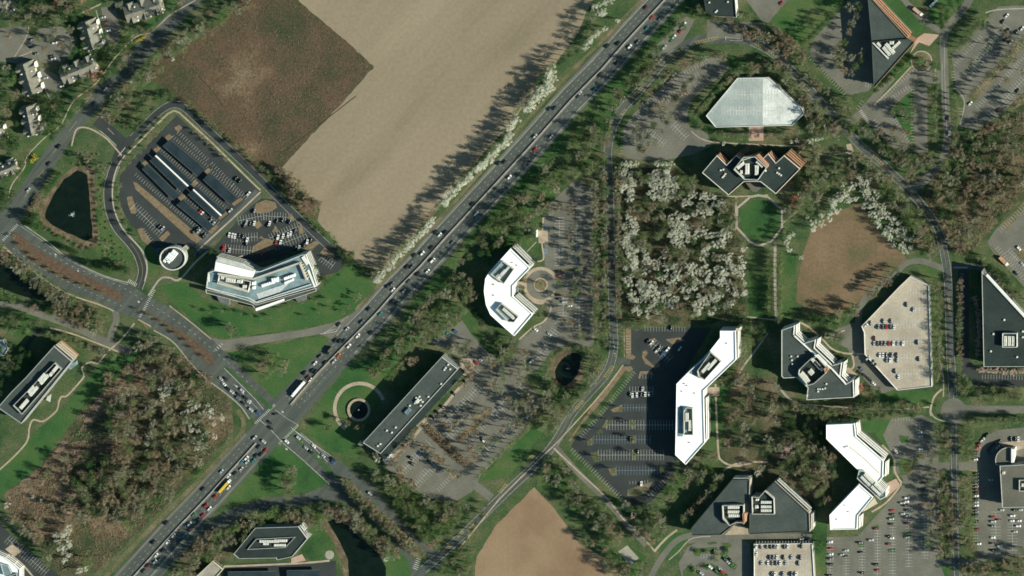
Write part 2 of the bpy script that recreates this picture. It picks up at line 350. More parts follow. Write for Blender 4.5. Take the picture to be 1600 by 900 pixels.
for pts, mt in LAWNS: sheet('lawn', pts, M[mt], jit=.7)
ribbon('verge', [(1047, -8), (1005, 0), (950, 55), (912, 92), (880, 125), (798, 215), (757, 262), (694, 334), (640, 392), (592, 445), (556, 484)], 5, M['verge'], cls='a')
ribbon('verge', [(372, 640), (378, 675), (316, 745), (228, 833), (172, 893), (160, 910)], 7, M['verge'], cls='a')
# ponds and one dark area
sheet('pond_bank', [(118, 258), (142, 262), (149, 300), (150, 350), (152, 385), (140, 388), (105, 374), (78, 358), (62, 345), (60, 325), (78, 300), (98, 275)], M['bank'], jit=2.2)
sheet('pond_and_dark_area', [(121, 266), (137, 274), (140, 300), (143, 350), (145, 370), (135, 377), (110, 365), (80, 351), (70, 340), (72, 330), (86, 300), (101, 280)], M['water'], jit=1.0)
sheet('pond_bank', disc(886, 577, 26, ry=30), M['bank'], jit=1.6)
sheet('pond_and_dark_area', [(893, 551), (908, 556), (906, 572), (900, 588), (884, 602), (870, 594), (868, 578), (878, 562)], M['water'], jit=.4, sm=True)
sheet('pond_bank', [(503, 815), (512, 808), (516, 824), (531, 845), (543, 872), (546, 905), (536, 905), (534, 878), (522, 850), (508, 830)], M['bank'], jit=.5)
sheet('pond_and_dark_area', [(512, 815), (521, 812), (543, 820), (562, 840), (592, 865), (603, 887), (603, 915), (546, 915), (544, 875), (531, 847)], M['water'], jit=.4)
sheet('pond_and_dark_area', [(-20, 408), (20, 418), (60, 443), (82, 462), (78, 472), (40, 464), (-20, 442)], M['water'], jit=.6)  # near-black glossy sheet over the dark area at the left edge
# ditches in the meadow
for pts in ([(432, -6), (398, 30)], [(556, 150), (505, 190), (440, 240)], [(416, 134), (431, 158), (430, 175), (404, 224)], [(300, 108), (330, 140), (348, 165)]):
    ribbon('ditch', pts, 1.5, mat('ditch', [(.03, .03, .015), (.05, .045, .025)], .2), cls='a', sm=False)

# ================================================================ car parks (under the roads)
A_, A2_, A3_ = M['asphalt_new'], M['asphalt'], M['asphalt_old']
P1 = [(276, 180), (395, 288), (410, 303), (310, 392), (283, 385), (240, 388), (222, 372), (196, 338), (185, 312), (187, 275), (206, 250), (233, 224)]
sheet('car_park', P1, A_, 'b')
sheet('car_park', [(408, 310), (432, 312), (478, 352), (500, 372), (470, 388), (440, 402), (395, 412), (345, 402), (330, 392), (350, 368), (372, 345), (392, 322)], A_, 'b')
sheet('car_park', [(482, 398), (500, 378), (530, 398), (540, 412), (528, 425), (500, 432), (494, 415)], A_, 'b')
sheet('car_park', [(1160, -8), (1238, -8), (1200, 36), (1188, 30)], A3_, 'b')
sheet('car_park', [(1018, 98), (1020, 76), (1072, 26), (1086, 30), (1076, 50), (1062, 72), (1040, 94)], A3_, 'b')
sheet('car_park', [(1110, 90), (1080, 100), (1050, 122), (1012, 155), (990, 178), (974, 200), (974, 247), (1030, 252), (1080, 242), (1112, 228), (1104, 205), (1080, 200), (1072, 190), (1078, 160), (1098, 140), (1142, 108), (1128, 92)], A3_, 'b')
sheet('car_park', [(900, 280), (926, 300), (928, 540), (900, 545), (862, 548), (838, 580), (812, 592), (790, 575), (812, 533), (860, 495), (852, 472), (851, 415), (849, 340), (862, 315)], A3_, 'b')
sheet('car_park', [(700, 520), (722, 500), (735, 520), (760, 548), (790, 570), (845, 622), (838, 648), (795, 698), (752, 742), (738, 768), (700, 790), (660, 772), (606, 735), (596, 718), (640, 680), (690, 640), (735, 585), (725, 560), (690, 545), (668, 535)], A3_, 'b')
sheet('car_park', [(985, 512), (1112, 512), (1060, 600), (1057, 720), (1050, 747), (1017, 785), (985, 792), (892, 698), (900, 683), (940, 650), (975, 610), (992, 580), (975, 576), (968, 566), (985, 558)], A_, 'b')
sheet('car_park', [(1295, 520), (1330, 505), (1350, 505), (1350, 553), (1352, 562), (1400, 608), (1378, 615), (1358, 602), (1335, 572), (1325, 545), (1300, 532)], A3_, 'b')
sheet('car_park', [(1380, 680), (1392, 655), (1440, 648), (1466, 662), (1468, 880), (1480, 910), (1292, 910), (1292, 840), (1340, 838), (1370, 805), (1407, 765), (1411, 750), (1400, 725)], A3_, 'b')
sheet('car_park', [(1527, 880), (1524, 700), (1540, 682), (1560, 672), (1615, 666), (1615, 870), (1570, 872)], A3_, 'b')
sheet('car_park', [(1615, 300), (1556, 358), (1543, 378), (1550, 392), (1600, 448), (1615, 460)], A3_, 'b')
sheet('car_park', [(1487, 85), (1532, 38), (1560, 10), (1615, 8), (1615, 130), (1560, 182), (1525, 202), (1500, 198), (1506, 160), (1494, 138), (1490, 112)], A3_, 'b')
sheet('car_park', [(1268, 65), (1322, 5), (1345, -8), (1364, -8), (1363, 130), (1357, 142), (1330, 148), (1322, 145), (1266, 88)], A3_, 'b')
sheet('car_park', [(1350, 170), (1365, 163), (1425, 108), (1470, 110), (1470, 130), (1438, 131), (1392, 168), (1422, 222), (1420, 240), (1400, 235), (1342, 180)], A3_, 'b')
sheet('car_park', [(1427, 138), (1449, 134), (1449, 238), (1430, 240)], A3_, 'b')
sheet('car_park', [(1497, 418), (1514, 415), (1514, 560), (1530, 582), (1610, 588), (1610, 606), (1520, 603), (1502, 585)], A_, 'b')
sheet('car_park', [(1066, 905), (1060, 880), (1075, 855), (1105, 838), (1150, 838), (1172, 850), (1178, 905)], A3_, 'b')
sheet('car_park', [(-10, 808), (20, 838), (55, 868), (100, 905), (30, 905), (-10, 862)], A_, 'b')
sheet('car_park', [(350, 890), (372, 880), (525, 876), (525, 910), (345, 910)], A_, 'b')
sheet('car_park', [(-10, 45), (40, 40), (55, 75), (60, 100), (40, 105), (20, 98), (-10, 95)], A3_, 'b')
sheet('car_park', [(60, 45), (95, 40), (120, 60), (115, 85), (90, 100), (62, 95), (50, 70)], A3_, 'b')
sheet('car_park', [(158, 12), (180, 8), (190, 60), (172, 85), (165, 55)], A3_, 'b')
sheet('car_park', [(62, 105), (95, 120), (98, 140), (80, 158), (66, 130)], A3_, 'b')
sheet('car_park', [(-10, 0), (30, 0), (35, 20), (0, 30), (-10, 30)], A3_, 'b')
# driveways
ribbon('driveway', [(404, 300), (358, 345), (308, 392)], 14, A2_, sm=False)
ribbon('driveway', [(728, 738), (742, 758), (768, 778)], 13, A3_, sm=False)
ribbon('driveway', [(868, 698), (900, 735), (950, 785), (985, 825), (1010, 852)], 9, A3_)
ribbon('driveway', [(1105, 832), (1062, 842), (1035, 870), (1015, 905)], 9, A3_)
ribbon('driveway', [(1075, 845), (1120, 838), (1180, 838), (1268, 838)], 9, A3_, sm=False)
ribbon('driveway', [(985, 565), (968, 564), (958, 562)], 9, A2_, sm=False)
ribbon('driveway', [(845, 445), (880, 447), (945, 447)], 13, A3_, sm=False)
sheet('driveway', disc(845, 445, 23), A3_, 'b')
ribbon('driveway', [(1395, 735), (1430, 730), (1527, 728)], 13, A3_, sm=False)
ribbon('driveway', [(1395, 878), (1440, 880), (1490, 878), (1530, 878)], 9, A3_, sm=False)
ribbon('driveway', [(1475, 420), (1440, 408), (1415, 412), (1395, 432), (1360, 458), (1345, 480), (1340, 510)], 9, A3_)
ribbon('driveway', [(1480, 418), (1530, 418), (1560, 448)], 9, A2_)
ribbon('driveway', [(-10, 62), (20, 80), (50, 60), (100, 55)], 8, A3_)
ribbon('driveway', [(178, 480), (182, 500), (174, 520), (172, 535)], 10, A3_)
ribbon('driveway', [(64, 512), (45, 535), (20, 575)], 7, A_)
# ================================================================ roads
MED = [(1060, -27), (1038, 0), (975, 68), (940, 108), (892, 156), (832, 224), (800, 259), (762, 300), (697, 370), (657, 415), (622, 450), (587, 490), (540, 538), (497, 582), (454, 632), (400, 692), (325, 775), (280, 822), (250, 855), (210, 899), (180, 932)]
HL = [(1026, -27), (1007, 2), (950, 62), (912, 100), (875, 140), (800, 224), (760, 268), (695, 338), (662, 372), (615, 425), (595, 447), (560, 487), (525, 522), (461, 590), (430, 622), (405, 655), (382, 677), (320, 747), (232, 837), (180, 897), (150, 932)]
HR = [(1086, -27), (1062, 0), (1002, 68), (968, 108), (918, 162), (858, 228), (828, 260), (792, 298), (735, 362), (694, 410), (652, 455), (615, 497), (565, 548), (520, 597), (485, 638), (458, 668), (430, 700), (375, 757), (335, 800), (312, 837), (285, 866), (250, 903), (225, 932)]
sheet('road', [(310, -30), (345, -30), (262, 58), (212, 112), (170, 150), (136, 190), (106, 226), (64, 292), (38, 332), (28, 352), (-15, 352), (-15, 335), (6, 330), (22, 308), (48, 268), (74, 230), (115, 178), (152, 136), (192, 92), (240, 44)], A2_, 'b')
sheet('road', [(-30, 338), (25, 344), (70, 377), (100, 400), (150, 427), (200, 443), (235, 465), (265, 480), (300, 507), (332, 530), (370, 567), (400, 597), (430, 625), (405, 660), (389, 650), (375, 632), (350, 612), (320, 587), (295, 562), (270, 532), (240, 515), (217, 500), (177, 485), (155, 472), (100, 452), (42, 412), (5, 382), (-30, 366)], A2_, 'b')
sheet('road', [(330, 528), (350, 531), (400, 525), (475, 515), (520, 504), (550, 490), (562, 480), (570, 490), (520, 530), (500, 522), (450, 530), (400, 538), (350, 549), (345, 545)], A3_, 'b')
ribbon('road', [(-20, 475), (20, 478), (60, 490), (115, 510), (160, 532), (205, 550)], 11, A3_)
sheet('road', [(455, 668), (462, 674), (490, 692), (517, 712), (550, 735), (575, 752), (612, 795), (650, 840), (682, 862), (705, 880), (680, 890), (667, 866), (632, 832), (587, 794), (555, 762), (536, 744), (520, 740), (490, 708), (455, 680)], A2_, 'b')
sheet('road', [(448, 680), (456, 682), (490, 710), (521, 742), (532, 752), (532, 764), (552, 785), (575, 809), (612, 843), (650, 875), (655, 905), (645, 905), (638, 875), (615, 850), (582, 819), (562, 798), (530, 782), (515, 757), (475, 720), (440, 694)], A2_, 'b')
sheet('road', [(515, 757), (475, 772), (437, 776), (400, 782), (370, 792), (350, 800), (330, 812), (312, 840), (300, 862), (322, 846), (337, 832), (375, 811), (400, 801), (450, 794), (500, 783), (530, 783)], A2_, 'b')
sheet('road', HL+HR[::-1], A2_, 'b')
ribbon('road', [(150, 188), (175, 208), (196, 226)], 17, A_, sm=False)
ribbon('road', [(188, 238), (207, 216), (238, 184), (258, 168), (273, 163), (290, 170), (325, 203), (350, 226), (400, 274), (437, 312), (472, 346), (512, 384), (532, 400)], 12.5, A_)
ribbon('road', [(190, 226), (181, 256), (173, 278), (169, 300), (172, 330), (184, 357), (204, 380), (217, 400), (223, 425), (216, 450)], 15, A_)
ribbon('road', [(1150, 60), (1130, 60), (1087, 64), (1056, 82), (1037, 97), (1017, 120), (995, 146), (972, 171), (956, 205), (950, 235), (952, 290), (955, 400), (958, 500), (959, 545), (948, 582), (920, 615), (895, 645), (857, 705), (790, 770), (725, 834), (662, 890), (640, 910)], 15, A2_)
ribbon('road', [(1140, 60), (1175, 65), (1208, 83), (1252, 126), (1290, 168), (1345, 228), (1380, 258), (1415, 292), (1440, 320), (1463, 352), (1473, 385), (1480, 425), (1483, 475), (1485, 545), (1489, 620), (1490, 700), (1492, 775), (1493, 850), (1496, 910)], 14, A2_)
ribbon('road', [(1485, 638), (1540, 640), (1612, 640)], 12, A3_, sm=False)
sheet('road', disc(1490, 642, 20), A3_, 'b')
ribbon('road', [(1405, -12), (1420, 8), (1450, 36), (1474, 52)], 9, A3_)
ribbon('road', [(1520, -10), (1505, 15), (1476, 52), (1476, 110), (1478, 170), (1480, 215), (1470, 255), (1445, 282), (1420, 300)], 12, A3_)
ribbon('road', [(1395, 120), (1360, 160), (1335, 185), (1300, 210)], 11, A3_)
ribbon('road', [(1420, 300), (1475, 300)][:0] or [(1105, 45), (1150, 38), (1195, 40)], 8, A3_)
sheet('road', [(1105, 30), (1150, 34), (1170, 40), (1160, 60), (1105, 60)], A3_, 'b')
for side in (-1, 1):
    ribbon('road_shoulder', side_line(MED[:13], side*21.2), 3.6, A3_, sm=False); ribbon('road_shoulder', side_line(MED[15:], side*20.8), 3.6, A3_, sm=False)
# central barrier and painted lines
def paint(b, a, c, w):
    L = math.hypot(c[0]-a[0], c[1]-a[1]); k = max(1, math.ceil(L/9))
    for j in range(k):
        p = (a[0]+(c[0]-a[0])*j/k, a[1]+(c[1]-a[1])*j/k); q = (a[0]+(c[0]-a[0])*(j+1)/k, a[1]+(c[1]-a[1])*(j+1)/k)
        z = max(ground_z(*p), ground_z(*q), ground_z((p[0]+q[0])/2, (p[1]+q[1])/2))
        b.strip(p, q, w, z+random.uniform(.012, .02))
def polystrip(b, pts, w, z):
    for i in range(len(pts)-1): paint(b, W(*pts[i]), W(*pts[i+1]), w)
def dashes(b, pts, w, on, off, z):
    acc = 0
    for i in range(len(pts)-1):
        a, c = pts[i], pts[i+1]; L = math.hypot(c[0]-a[0], c[1]-a[1]); t = 0
        while t < L:
            ph = acc % (on+off)
            if ph < on:
                e = min(L, t+on-ph); paint(b, W(a[0]+(c[0]-a[0])*t/L, a[1]+(c[1]-a[1])*t/L), W(a[0]+(c[0]-a[0])*e/L, a[1]+(c[1]-a[1])*e/L), w); d = e-t
            else: d = min(L-t, on+off-ph)
            d = max(d, .01); t += d; acc += d
ZM = 0
mk = MB(); N1 = MED[:15]; N2 = MED[15:]
for seg in (N1, N2):
    for off in (7.2, 13.2): dashes(mk, side_line(seg, -off), .2, 3.0, 9, ZM); dashes(mk, side_line(seg, off), .2, 3.0, 9, ZM)
    for off in (-1.6, 1.6): polystrip(mk, side_line(seg, off), .22, ZM)
for off in (19.2,): polystrip(mk, side_line(MED[:13], -off), .25, ZM); polystrip(mk, side_line(MED[:13], off), .25, ZM); polystrip(mk, side_line(MED[16:], 19.5), .25, ZM)
# crossing stripes, stop bars, arrows
def zebra(p0, p1, w, n): 
    for i in range(n):
        t = (i+.5)/n; x, y = p0[0]+(p1[0]-p0[0])*t, p0[1]+(p1[1]-p0[1])*t
        dx, dy = p1[0]-p0[0], p1[1]-p0[1]; L = math.hypot(dx, dy); nx, ny = -dy/L, dx/L
        paint(mk, W(x-nx*w/2, y-ny*w/2), W(x+nx*w/2, y+ny*w/2), .5)
def bar(*pts, w=.35, b=None): polystrip(b or mk, pts, w, ZM)
zebra((398, 662), (430, 632), 4, 16); zebra((436, 694), (466, 664), 4, 16); zebra((218, 496), (242, 452), 4, 16)
zebra((4, 376), (28, 350), 4, 12); zebra((336, 548), (348, 536), 5, 4); zebra((655, 872), (648, 890), 8, 6); zebra((1344, 172), (1358, 192), 5, 8)
zebra((200, 438), (214, 446), 6, 6)
bar((442, 692), (475, 720), (515, 757)); bar((404, 655), (420, 668), (440, 690)); bar((462, 674), (517, 712)); bar((455, 668), (490, 698), (512, 722)); bar((470, 676), (515, 715), w=.25)
bar((430, 640), (450, 655), (466, 664), w=.25); bar((350, 575), (400, 625), (412, 640)); bar((352, 600), (395, 645), w=.25); bar((365, 600), (402, 638), w=.25)
bar((32, 353), (70, 379), (100, 402), (150, 429), (200, 445), w=.2); bar((500, 522), (525, 518), (532, 508)); bar((506, 520), (524, 514)); bar((510, 518), (545, 494), w=.2)
dashes(mk, [(60, 385), (110, 415), (190, 448), (240, 478), (300, 518), (360, 570), (400, 610)], .25, 3, 7, ZM); dashes(mk, [(20, 388), (60, 417), (130, 452), (190, 478)], .25, 3, 7, ZM)
for x, y in ((440, 642), (446, 700), (470, 690), (484, 702), (496, 712), (390, 625), (378, 612), (368, 602), (85, 396), (120, 422), (215, 470)):
    bar((x, y), (x+3, y+3), w=.5); bar((x+2, y), (x+3, y+3), w=.5); bar((x, y+2), (x+3, y+3), w=.5)
for (x, y) in ((958, 530), (959, 540), (960, 552), (1489, 617), (1488, 665), (1460, 735), (1487, 740), (1489, 706)):
    bar((x-1, y), (x+2, y)); bar((x+1, y), (x+1, y+6), w=.25)
bar((182, 228), (168, 214), (156, 204)); bar((196, 230), (185, 244), w=.5); bar((168, 200), (178, 210), w=.25)
EDGE = smooth([(207, 216), (238, 184), (258, 168), (273, 163), (290, 170), (325, 203), (350, 226), (400, 274), (437, 312), (472, 346), (512, 384)])
for off in (-5.2, 5.2): polystrip(mk, side_line(EDGE, off), .22, ZM)
SB = smooth([(181, 256), (173, 278), (169, 300), (172, 330), (184, 357), (204, 380), (217, 400), (223, 425), (216, 450)])
for off in (-6.8, 6.8): polystrip(mk, side_line(SB, off), .3, ZM)
LOOPW = smooth([(1056, 82), (1037, 97), (1017, 120), (995, 146), (972, 171), (956, 205), (950, 235), (952, 290), (955, 400), (958, 500), (959, 545), (948, 582), (920, 615), (895, 645), (857, 705), (790, 770), (725, 834), (662, 890)])
LOOPE = smooth([(1175, 65), (1208, 83), (1252, 126), (1290, 168), (1345, 228), (1380, 258), (1415, 292), (1440, 320), (1463, 352), (1473, 385), (1480, 425), (1483, 475), (1485, 545), (1489, 620)])
for L_ in (LOOPW, LOOPE):
    for off in (-6, 6): polystrip(mk, side_line(L_, off), .2, ZM)
LOOPS = [(1490, 660), (1490, 700), (1492, 775), (1493, 850), (1496, 905)]
polystrip(mk, side_line(LOOPS, 4), .2, ZM); polystrip(mk, side_line(LOOPS, -4), .2, ZM)
polystrip(mk, [(1476, 60), (1476, 110), (1478, 170), (1480, 215)], .2, ZM); polystrip(mk, [(1472, 100), (1472, 160)], .2, ZM)
for x in (1134, 1160): bar((x, 57), (x, 63))
bar((1134, 58), (1160, 61), w=.2); bar((1140, 63), (1160, 64), w=.2)
tag(mk.build('road_markings', M['paint_white']), kind='structure')
ym = MB()
def hatch(p0, p1, w, n=6):
    dx, dy = p1[0]-p0[0], p1[1]-p0[1]; L = math.hypot(dx, dy); nx, ny = -dy/L, dx/L
    for s_ in (-1, 1): bar((p0[0]+nx*w/2*s_, p0[1]+ny*w/2*s_), (p1[0]+nx*w/2*s_, p1[1]+ny*w/2*s_), w=.3, b=ym)
    for i in range(n):
        t = (i+.3)/n; x, y = p0[0]+dx*t, p0[1]+dy*t
        bar((x-nx*w/2, y-ny*w/2), (x+nx*w/2+dx/L*2, y+ny*w/2+dy/L*2), w=.5, b=ym)
for a in (((986, 153), (1004, 136), 4), ((1042, 93), (1068, 76), 4), ((1086, 67), (1122, 59), 4, 9), ((1180, 67), (1198, 78), 4), ((1246, 118), (1266, 142), 4), ((1200, 78), (1214, 90), 3, 4), ((1363, 242), (1384, 262), 4), ((950, 205), (953, 195), 3, 4), ((896, 642), (912, 626), 4), ((944, 590), (958, 572), 4), ((1490, 778), (1493, 828), 4, 10), ((824, 720), (838, 707), 4), ((780, 770), (792, 756), 4), ((730, 830), (742, 818), 3), ((715, 840), (724, 830), 3, 4), ((692, 862), (704, 852), 4), ((1481, 460), (1484, 490), 2.5), ((1484, 560), (1485, 575), 2.5, 4), ((1485, 686), (1489, 697), 3, 4), ((970, 180), (978, 170), 3, 3)): hatch(*a)
bar(*side_line(MED[12:15], 3.3), w=.25, b=ym)
for L_ in (smooth([(1004, 136), (1017, 120), (1042, 93)]), LOOPW[60:90], LOOPE[30:60]): polystrip(ym, L_, .2, ZM)
polystrip(ym, SB[30:], .25, ZM)
bar((1526, 721), (1530, 721), (1530, 735), (1526, 735), w=.4, b=ym); bar((1515, 721), (1528, 721), w=.4, b=ym); bar((1515, 735), (1528, 735), w=.4, b=ym)
for L_ in ((82, 240), (57, 280), (108, 205), (38, 308)): bar(L_, (L_[0]+12, L_[1]-16), w=.3, b=ym)
tag(ym.build('yellow_road_markings', M['paint_yellow']), kind='structure')

# medians, kerbed islands
I_ = 0.13
def island(pts, mt='mulch', sm=False, th=I_): return sheet('planted_island', pts, M[mt], 'c', sm=sm, thick=th)
island([(16, 362), (26, 362), (60, 390), (100, 414), (150, 438), (193, 460), (188, 471), (150, 456), (92, 432), (50, 408), (22, 380)], 'mulch_dark')
island([(217, 483), (227, 485), (262, 506), (288, 519), (310, 536), (333, 555), (334, 572), (322, 567), (290, 536), (275, 523), (240, 498)], 'mulch_dark')
island([(350, 573), (356, 574), (427, 636), (422, 640)], 'lawn_bright')
island([(454, 679), (458, 678), (519, 735), (522, 742), (516, 742), (490, 714)], 'lawn_bright')
island([(534, 742), (555, 760), (587, 792), (632, 831), (667, 866), (668, 874), (650, 872), (612, 841), (575, 808), (532, 761)], 'verge')
island([(662, 665), (668, 662), (733, 722), (730, 730), (720, 727), (668, 680)], 'mulch_dark')
island([(217, 500), (235, 509), (238, 513), (228, 514)], 'verge')
for pts in ([(272, 199), (280, 195), (286, 200), (277, 206)], [(258, 214), (264, 209), (270, 214), (262, 221)], [(238, 235), (247, 228), (251, 233), (243, 240)], [(219, 256), (228, 250), (232, 256), (223, 262)], [(318, 268), (326, 262), (330, 267), (322, 274)], [(298, 287), (305, 280), (310, 286), (303, 292)], [(278, 309), (286, 302), (291, 308), (283, 314)],
            [(198, 308), (206, 306), (210, 318), (214, 332), (205, 334), (200, 320)], [(248, 372), (262, 360), (266, 366), (254, 378)], [(208, 284), (214, 286), (262, 326), (308, 366), (316, 374), (308, 380), (298, 374), (258, 338), (212, 296)], [(214, 358), (222, 356), (236, 376), (232, 384), (222, 376)],
            [(362, 318), (376, 308), (380, 312), (366, 322)], [(340, 340), (352, 330), (356, 334), (344, 344)], [(325, 362), (338, 350), (342, 354), (330, 366)]): island(pts)
for pts in ([(400, 318), (415, 312), (430, 316), (433, 324), (425, 330), (410, 334), (395, 332)], [(395, 350), (405, 345), (410, 352), (402, 358)], [(450, 335), (458, 337), (460, 346), (452, 344)], [(466, 355), (473, 354), (475, 364), (468, 366)], [(395, 385), (415, 372), (428, 376), (430, 388), (410, 396), (394, 396)], [(425, 362), (430, 352), (436, 362)], [(404, 372), (408, 368), (414, 374)], [(470, 390), (493, 376), (500, 380), (478, 394)], [(500, 395), (507, 386), (524, 400), (520, 405)]): island(pts)
# P6 islands
for pts in ([(974, 573), (986, 572), (989, 577), (984, 582), (978, 578), (945, 622), (905, 668), (892, 690), (888, 688), (935, 620)], [(978, 512), (986, 512), (986, 553), (993, 557), (990, 562), (978, 560)], [(1004, 549), (1010, 547), (1012, 553), (1007, 558), (1022, 572), (1030, 566), (1031, 572), (1024, 576), (1008, 568), (1003, 558)], [(1000, 580), (1018, 580), (1022, 586), (1004, 584), (999, 592), (997, 590)], [(1010, 532), (1022, 528), (1026, 532), (1016, 536)], [(1040, 530), (1062, 527), (1070, 532), (1050, 538)], [(954, 640), (972, 632), (972, 643), (958, 644)], [(940, 668), (949, 655), (950, 670)], [(917, 690), (926, 683), (926, 695), (918, 696)], [(922, 708), (935, 705), (936, 721), (928, 722)], [(950, 732), (963, 730), (964, 743), (955, 743)], [(986, 681), (993, 680), (994, 692), (987, 693)], [(987, 704), (994, 703), (994, 719), (988, 719)], [(1031, 730), (1037, 729), (1038, 738), (1032, 739)], [(980, 765), (1020, 752), (1012, 768), (998, 775), (980, 775)], [(985, 656), (991, 656), (992, 670), (986, 670)]): island(pts, 'verge' if pts[0][1] > 640 else 'mulch')
# P5 islands
for pts in ([(657, 695), (664, 692), (672, 702), (668, 707), (661, 702)], [(676, 713), (686, 710), (692, 720), (688, 727), (680, 722)], [(700, 738), (712, 735), (716, 745), (705, 750)], [(712, 688), (740, 660), (746, 664), (722, 692)], [(748, 650), (760, 636), (768, 640), (756, 656)], [(736, 650), (744, 644), (752, 652), (744, 660)], [(736, 712), (745, 710), (744, 722), (738, 720)], [(620, 728), (628, 732), (634, 748), (628, 746)], [(690, 655), (700, 662), (696, 668), (688, 662)], [(760, 600), (768, 594), (772, 600), (764, 606)], [(808, 662), (818, 660), (816, 668)]): island(pts, 'mulch')
# P4 islands, east car parks
for pts in ([(868, 420), (925, 420), (925, 424), (868, 424)], [(868, 456), (925, 456), (925, 460), (868, 460)]): island(pts, 'verge')
for pts in ([(1434, 710), (1442, 708), (1443, 716), (1436, 717)], [(1402, 720), (1420, 716), (1428, 728), (1422, 742), (1408, 742)], [(1340, 848), (1350, 846), (1350, 854), (1342, 854)], [(1363, 822), (1373, 820), (1374, 827), (1364, 828)], [(1387, 858), (1399, 856), (1399, 862), (1388, 862)], [(1388, 808), (1398, 806), (1398, 814)], [(1410, 832), (1424, 830), (1424, 838), (1412, 838)], [(1405, 680), (1420, 682), (1418, 692), (1408, 692)]): island(pts, 'lawn')
for pts in ([(1512, 156), (1600, 62), (1612, 52), (1612, 62), (1520, 162)], [(1512, 98), (1520, 96), (1516, 112)], [(1564, 350), (1598, 316), (1604, 320), (1576, 360)], [(1584, 392), (1612, 380), (1612, 410), (1600, 412)], [(1300, 90), (1320, 82), (1325, 100), (1318, 115)], [(1305, 70), (1320, 60), (1325, 78)]): island(pts, 'verge')
for pts in ([(1083, 862), (1086, 857), (1120, 855), (1122, 860), (1096, 863), (1094, 869), (1086, 869)], [(1124, 866), (1130, 860), (1152, 884), (1148, 890), (1140, 886)], [(1102, 884), (1112, 880), (1138, 898), (1130, 905)], [(1106, 848), (1118, 846), (1122, 849), (1108, 851)], [(1126, 848), (1140, 848), (1144, 854), (1134, 856)], [(1068, 892), (1080, 880), (1096, 900), (1090, 910), (1068, 908)]): island(pts, 'lawn')
sheet('paved_forecourt', disc(845, 445, 28, 30, 40, 320), M['paving_tan'], 'c'); sheet('driveway', disc(845, 445, 23), A3_, 'c'); island(disc(845, 445, 11), 'paving_tan'); island(disc(845, 445, 9), 'verge', th=.2)
island(disc(1440, 96, 17), 'concrete', th=.05); island(disc(1440, 96, 15), 'verge', th=.09); island(disc(1439, 96, 8), 'lawn', th=.14)

# ================================================================ footpaths and paving
def path(pts, w=2.6, m='paving_tan', sm=True): ribbon('footpath', pts, w, M[m], 'c', sm=sm)
path([(160, 172), (135, 202)][:0] or [(112, 228), (118, 205), (128, 199), (145, 203), (168, 218), (190, 243)], 2.4)
path([(197, 243), (236, 203), (262, 178), (272, 173), (280, 176), (330, 222), (400, 291), (407, 297)], 2.6, sm=False)
path([(195, 243), (183, 262), (176, 290), (178, 325), (192, 358), (214, 382), (226, 398), (230, 420), (226, 440)], 2.2)
path([(407, 300), (365, 340), (330, 372), (308, 392)], 2.4, sm=False)
path([(326, 392), (360, 403), (380, 400)], 2.6)
path([(-10, 352)][:0] or [(38, 352), (75, 378), (105, 402), (155, 428), (200, 442)], 1.6, 'concrete')
path([(-10, 400)][:0] or [(5, 385), (42, 416), (98, 455), (155, 476), (178, 486)], 2, 'paving_tan')
path([(216, 499), (236, 510)], 2); path([(240, 516), (270, 534), (296, 565), (320, 590), (352, 614), (376, 635), (390, 655)], 1.8, 'concrete')
path([(232, 462), (250, 436), (265, 434), (280, 437), (305, 410), (325, 392)], 3, 'concrete'); path([(265, 478), (300, 505), (330, 530)], 1.6)
path([(210, 505), (190, 530), (168, 550), (158, 562), (152, 568), (142, 566), (132, 570), (128, 577), (131, 588), (122, 600), (105, 618), (96, 620), (92, 628), (88, 642), (68, 658), (52, 656), (46, 668), (42, 690), (20, 715), (-10, 742)], 2.6)
path([(78, 512), (120, 524), (186, 550)], 2.2); path([(205, 130)][:0] or [(60, 215), (95, 198)][:0] or [(306, 0), (268, 22), (250, 38), (232, 52), (212, 58), (180, 90), (150, 130), (115, 158), (95, 195), (70, 215), (42, 245), (38, 262), (18, 290), (12, 318)], 1.6)
path([(45, 42), (40, 60), (22, 90)], 1.4); path([(120, 24), (158, 6)], 1.8); path([(150, 16), (160, 50), (172, 82)], 1.6, 'concrete'); path([(22, 92), (50, 80)], 1.5); path([(52, 98), (66, 130), (80, 158)], 1.5, 'concrete')
path([(849, 340), (847, 380), (849, 405), (835, 410), (824, 425), (820, 445), (824, 465), (840, 474), (858, 474), (860, 486), (850, 502), (832, 512), (812, 530)], 2.4)
path([(812, 405), (838, 378)], 1.4, 'concrete'); sheet('paved_forecourt', [(840, 360), (856, 360), (856, 380), (842, 380)], M['paving_tan'], 'c'); sheet('paved_forecourt', [(808, 440), (823, 440), (823, 453), (808, 452)], M['paving_tan'], 'c')
path([(1105, 305), (1150, 307), (1200, 305)], 2); path([(1150, 307), (1150, 358)], 2.6); path([(1172, 308), (1152, 325), (1151, 355), (1172, 378), (1185, 384), (1205, 378), (1222, 355), (1222, 328), (1200, 308), (1185, 305), (1172, 308)], 3.6, 'concrete', sm=False)
path([(1211, 378), (1211, 440), (1213, 500)], 4.5, 'concrete', sm=False); path([(1222, 350), (1245, 330)], 2)
path([(1235, 270), (1255, 232), (1280, 240), (1300, 242), (1325, 238)], 1.6); sheet('paved_forecourt', [(1322, 226), (1330, 224), (1334, 238), (1326, 242)], M['paving_tan'], 'c')
sheet('paved_forecourt', [(1170, 196), (1193, 196), (1193, 220), (1170, 220)], M['pink_paving'], 'c'); path([(1080, 205), (1105, 220), (1170, 226)], 1.6); path([(1110, 222), (1235, 228), (1256, 226)], 1.6)
path([(1200, 520), (1180, 548), (1160, 575), (1150, 598)], 2.6, 'concrete'); path([(1168, 495), (1212, 500)], 2)
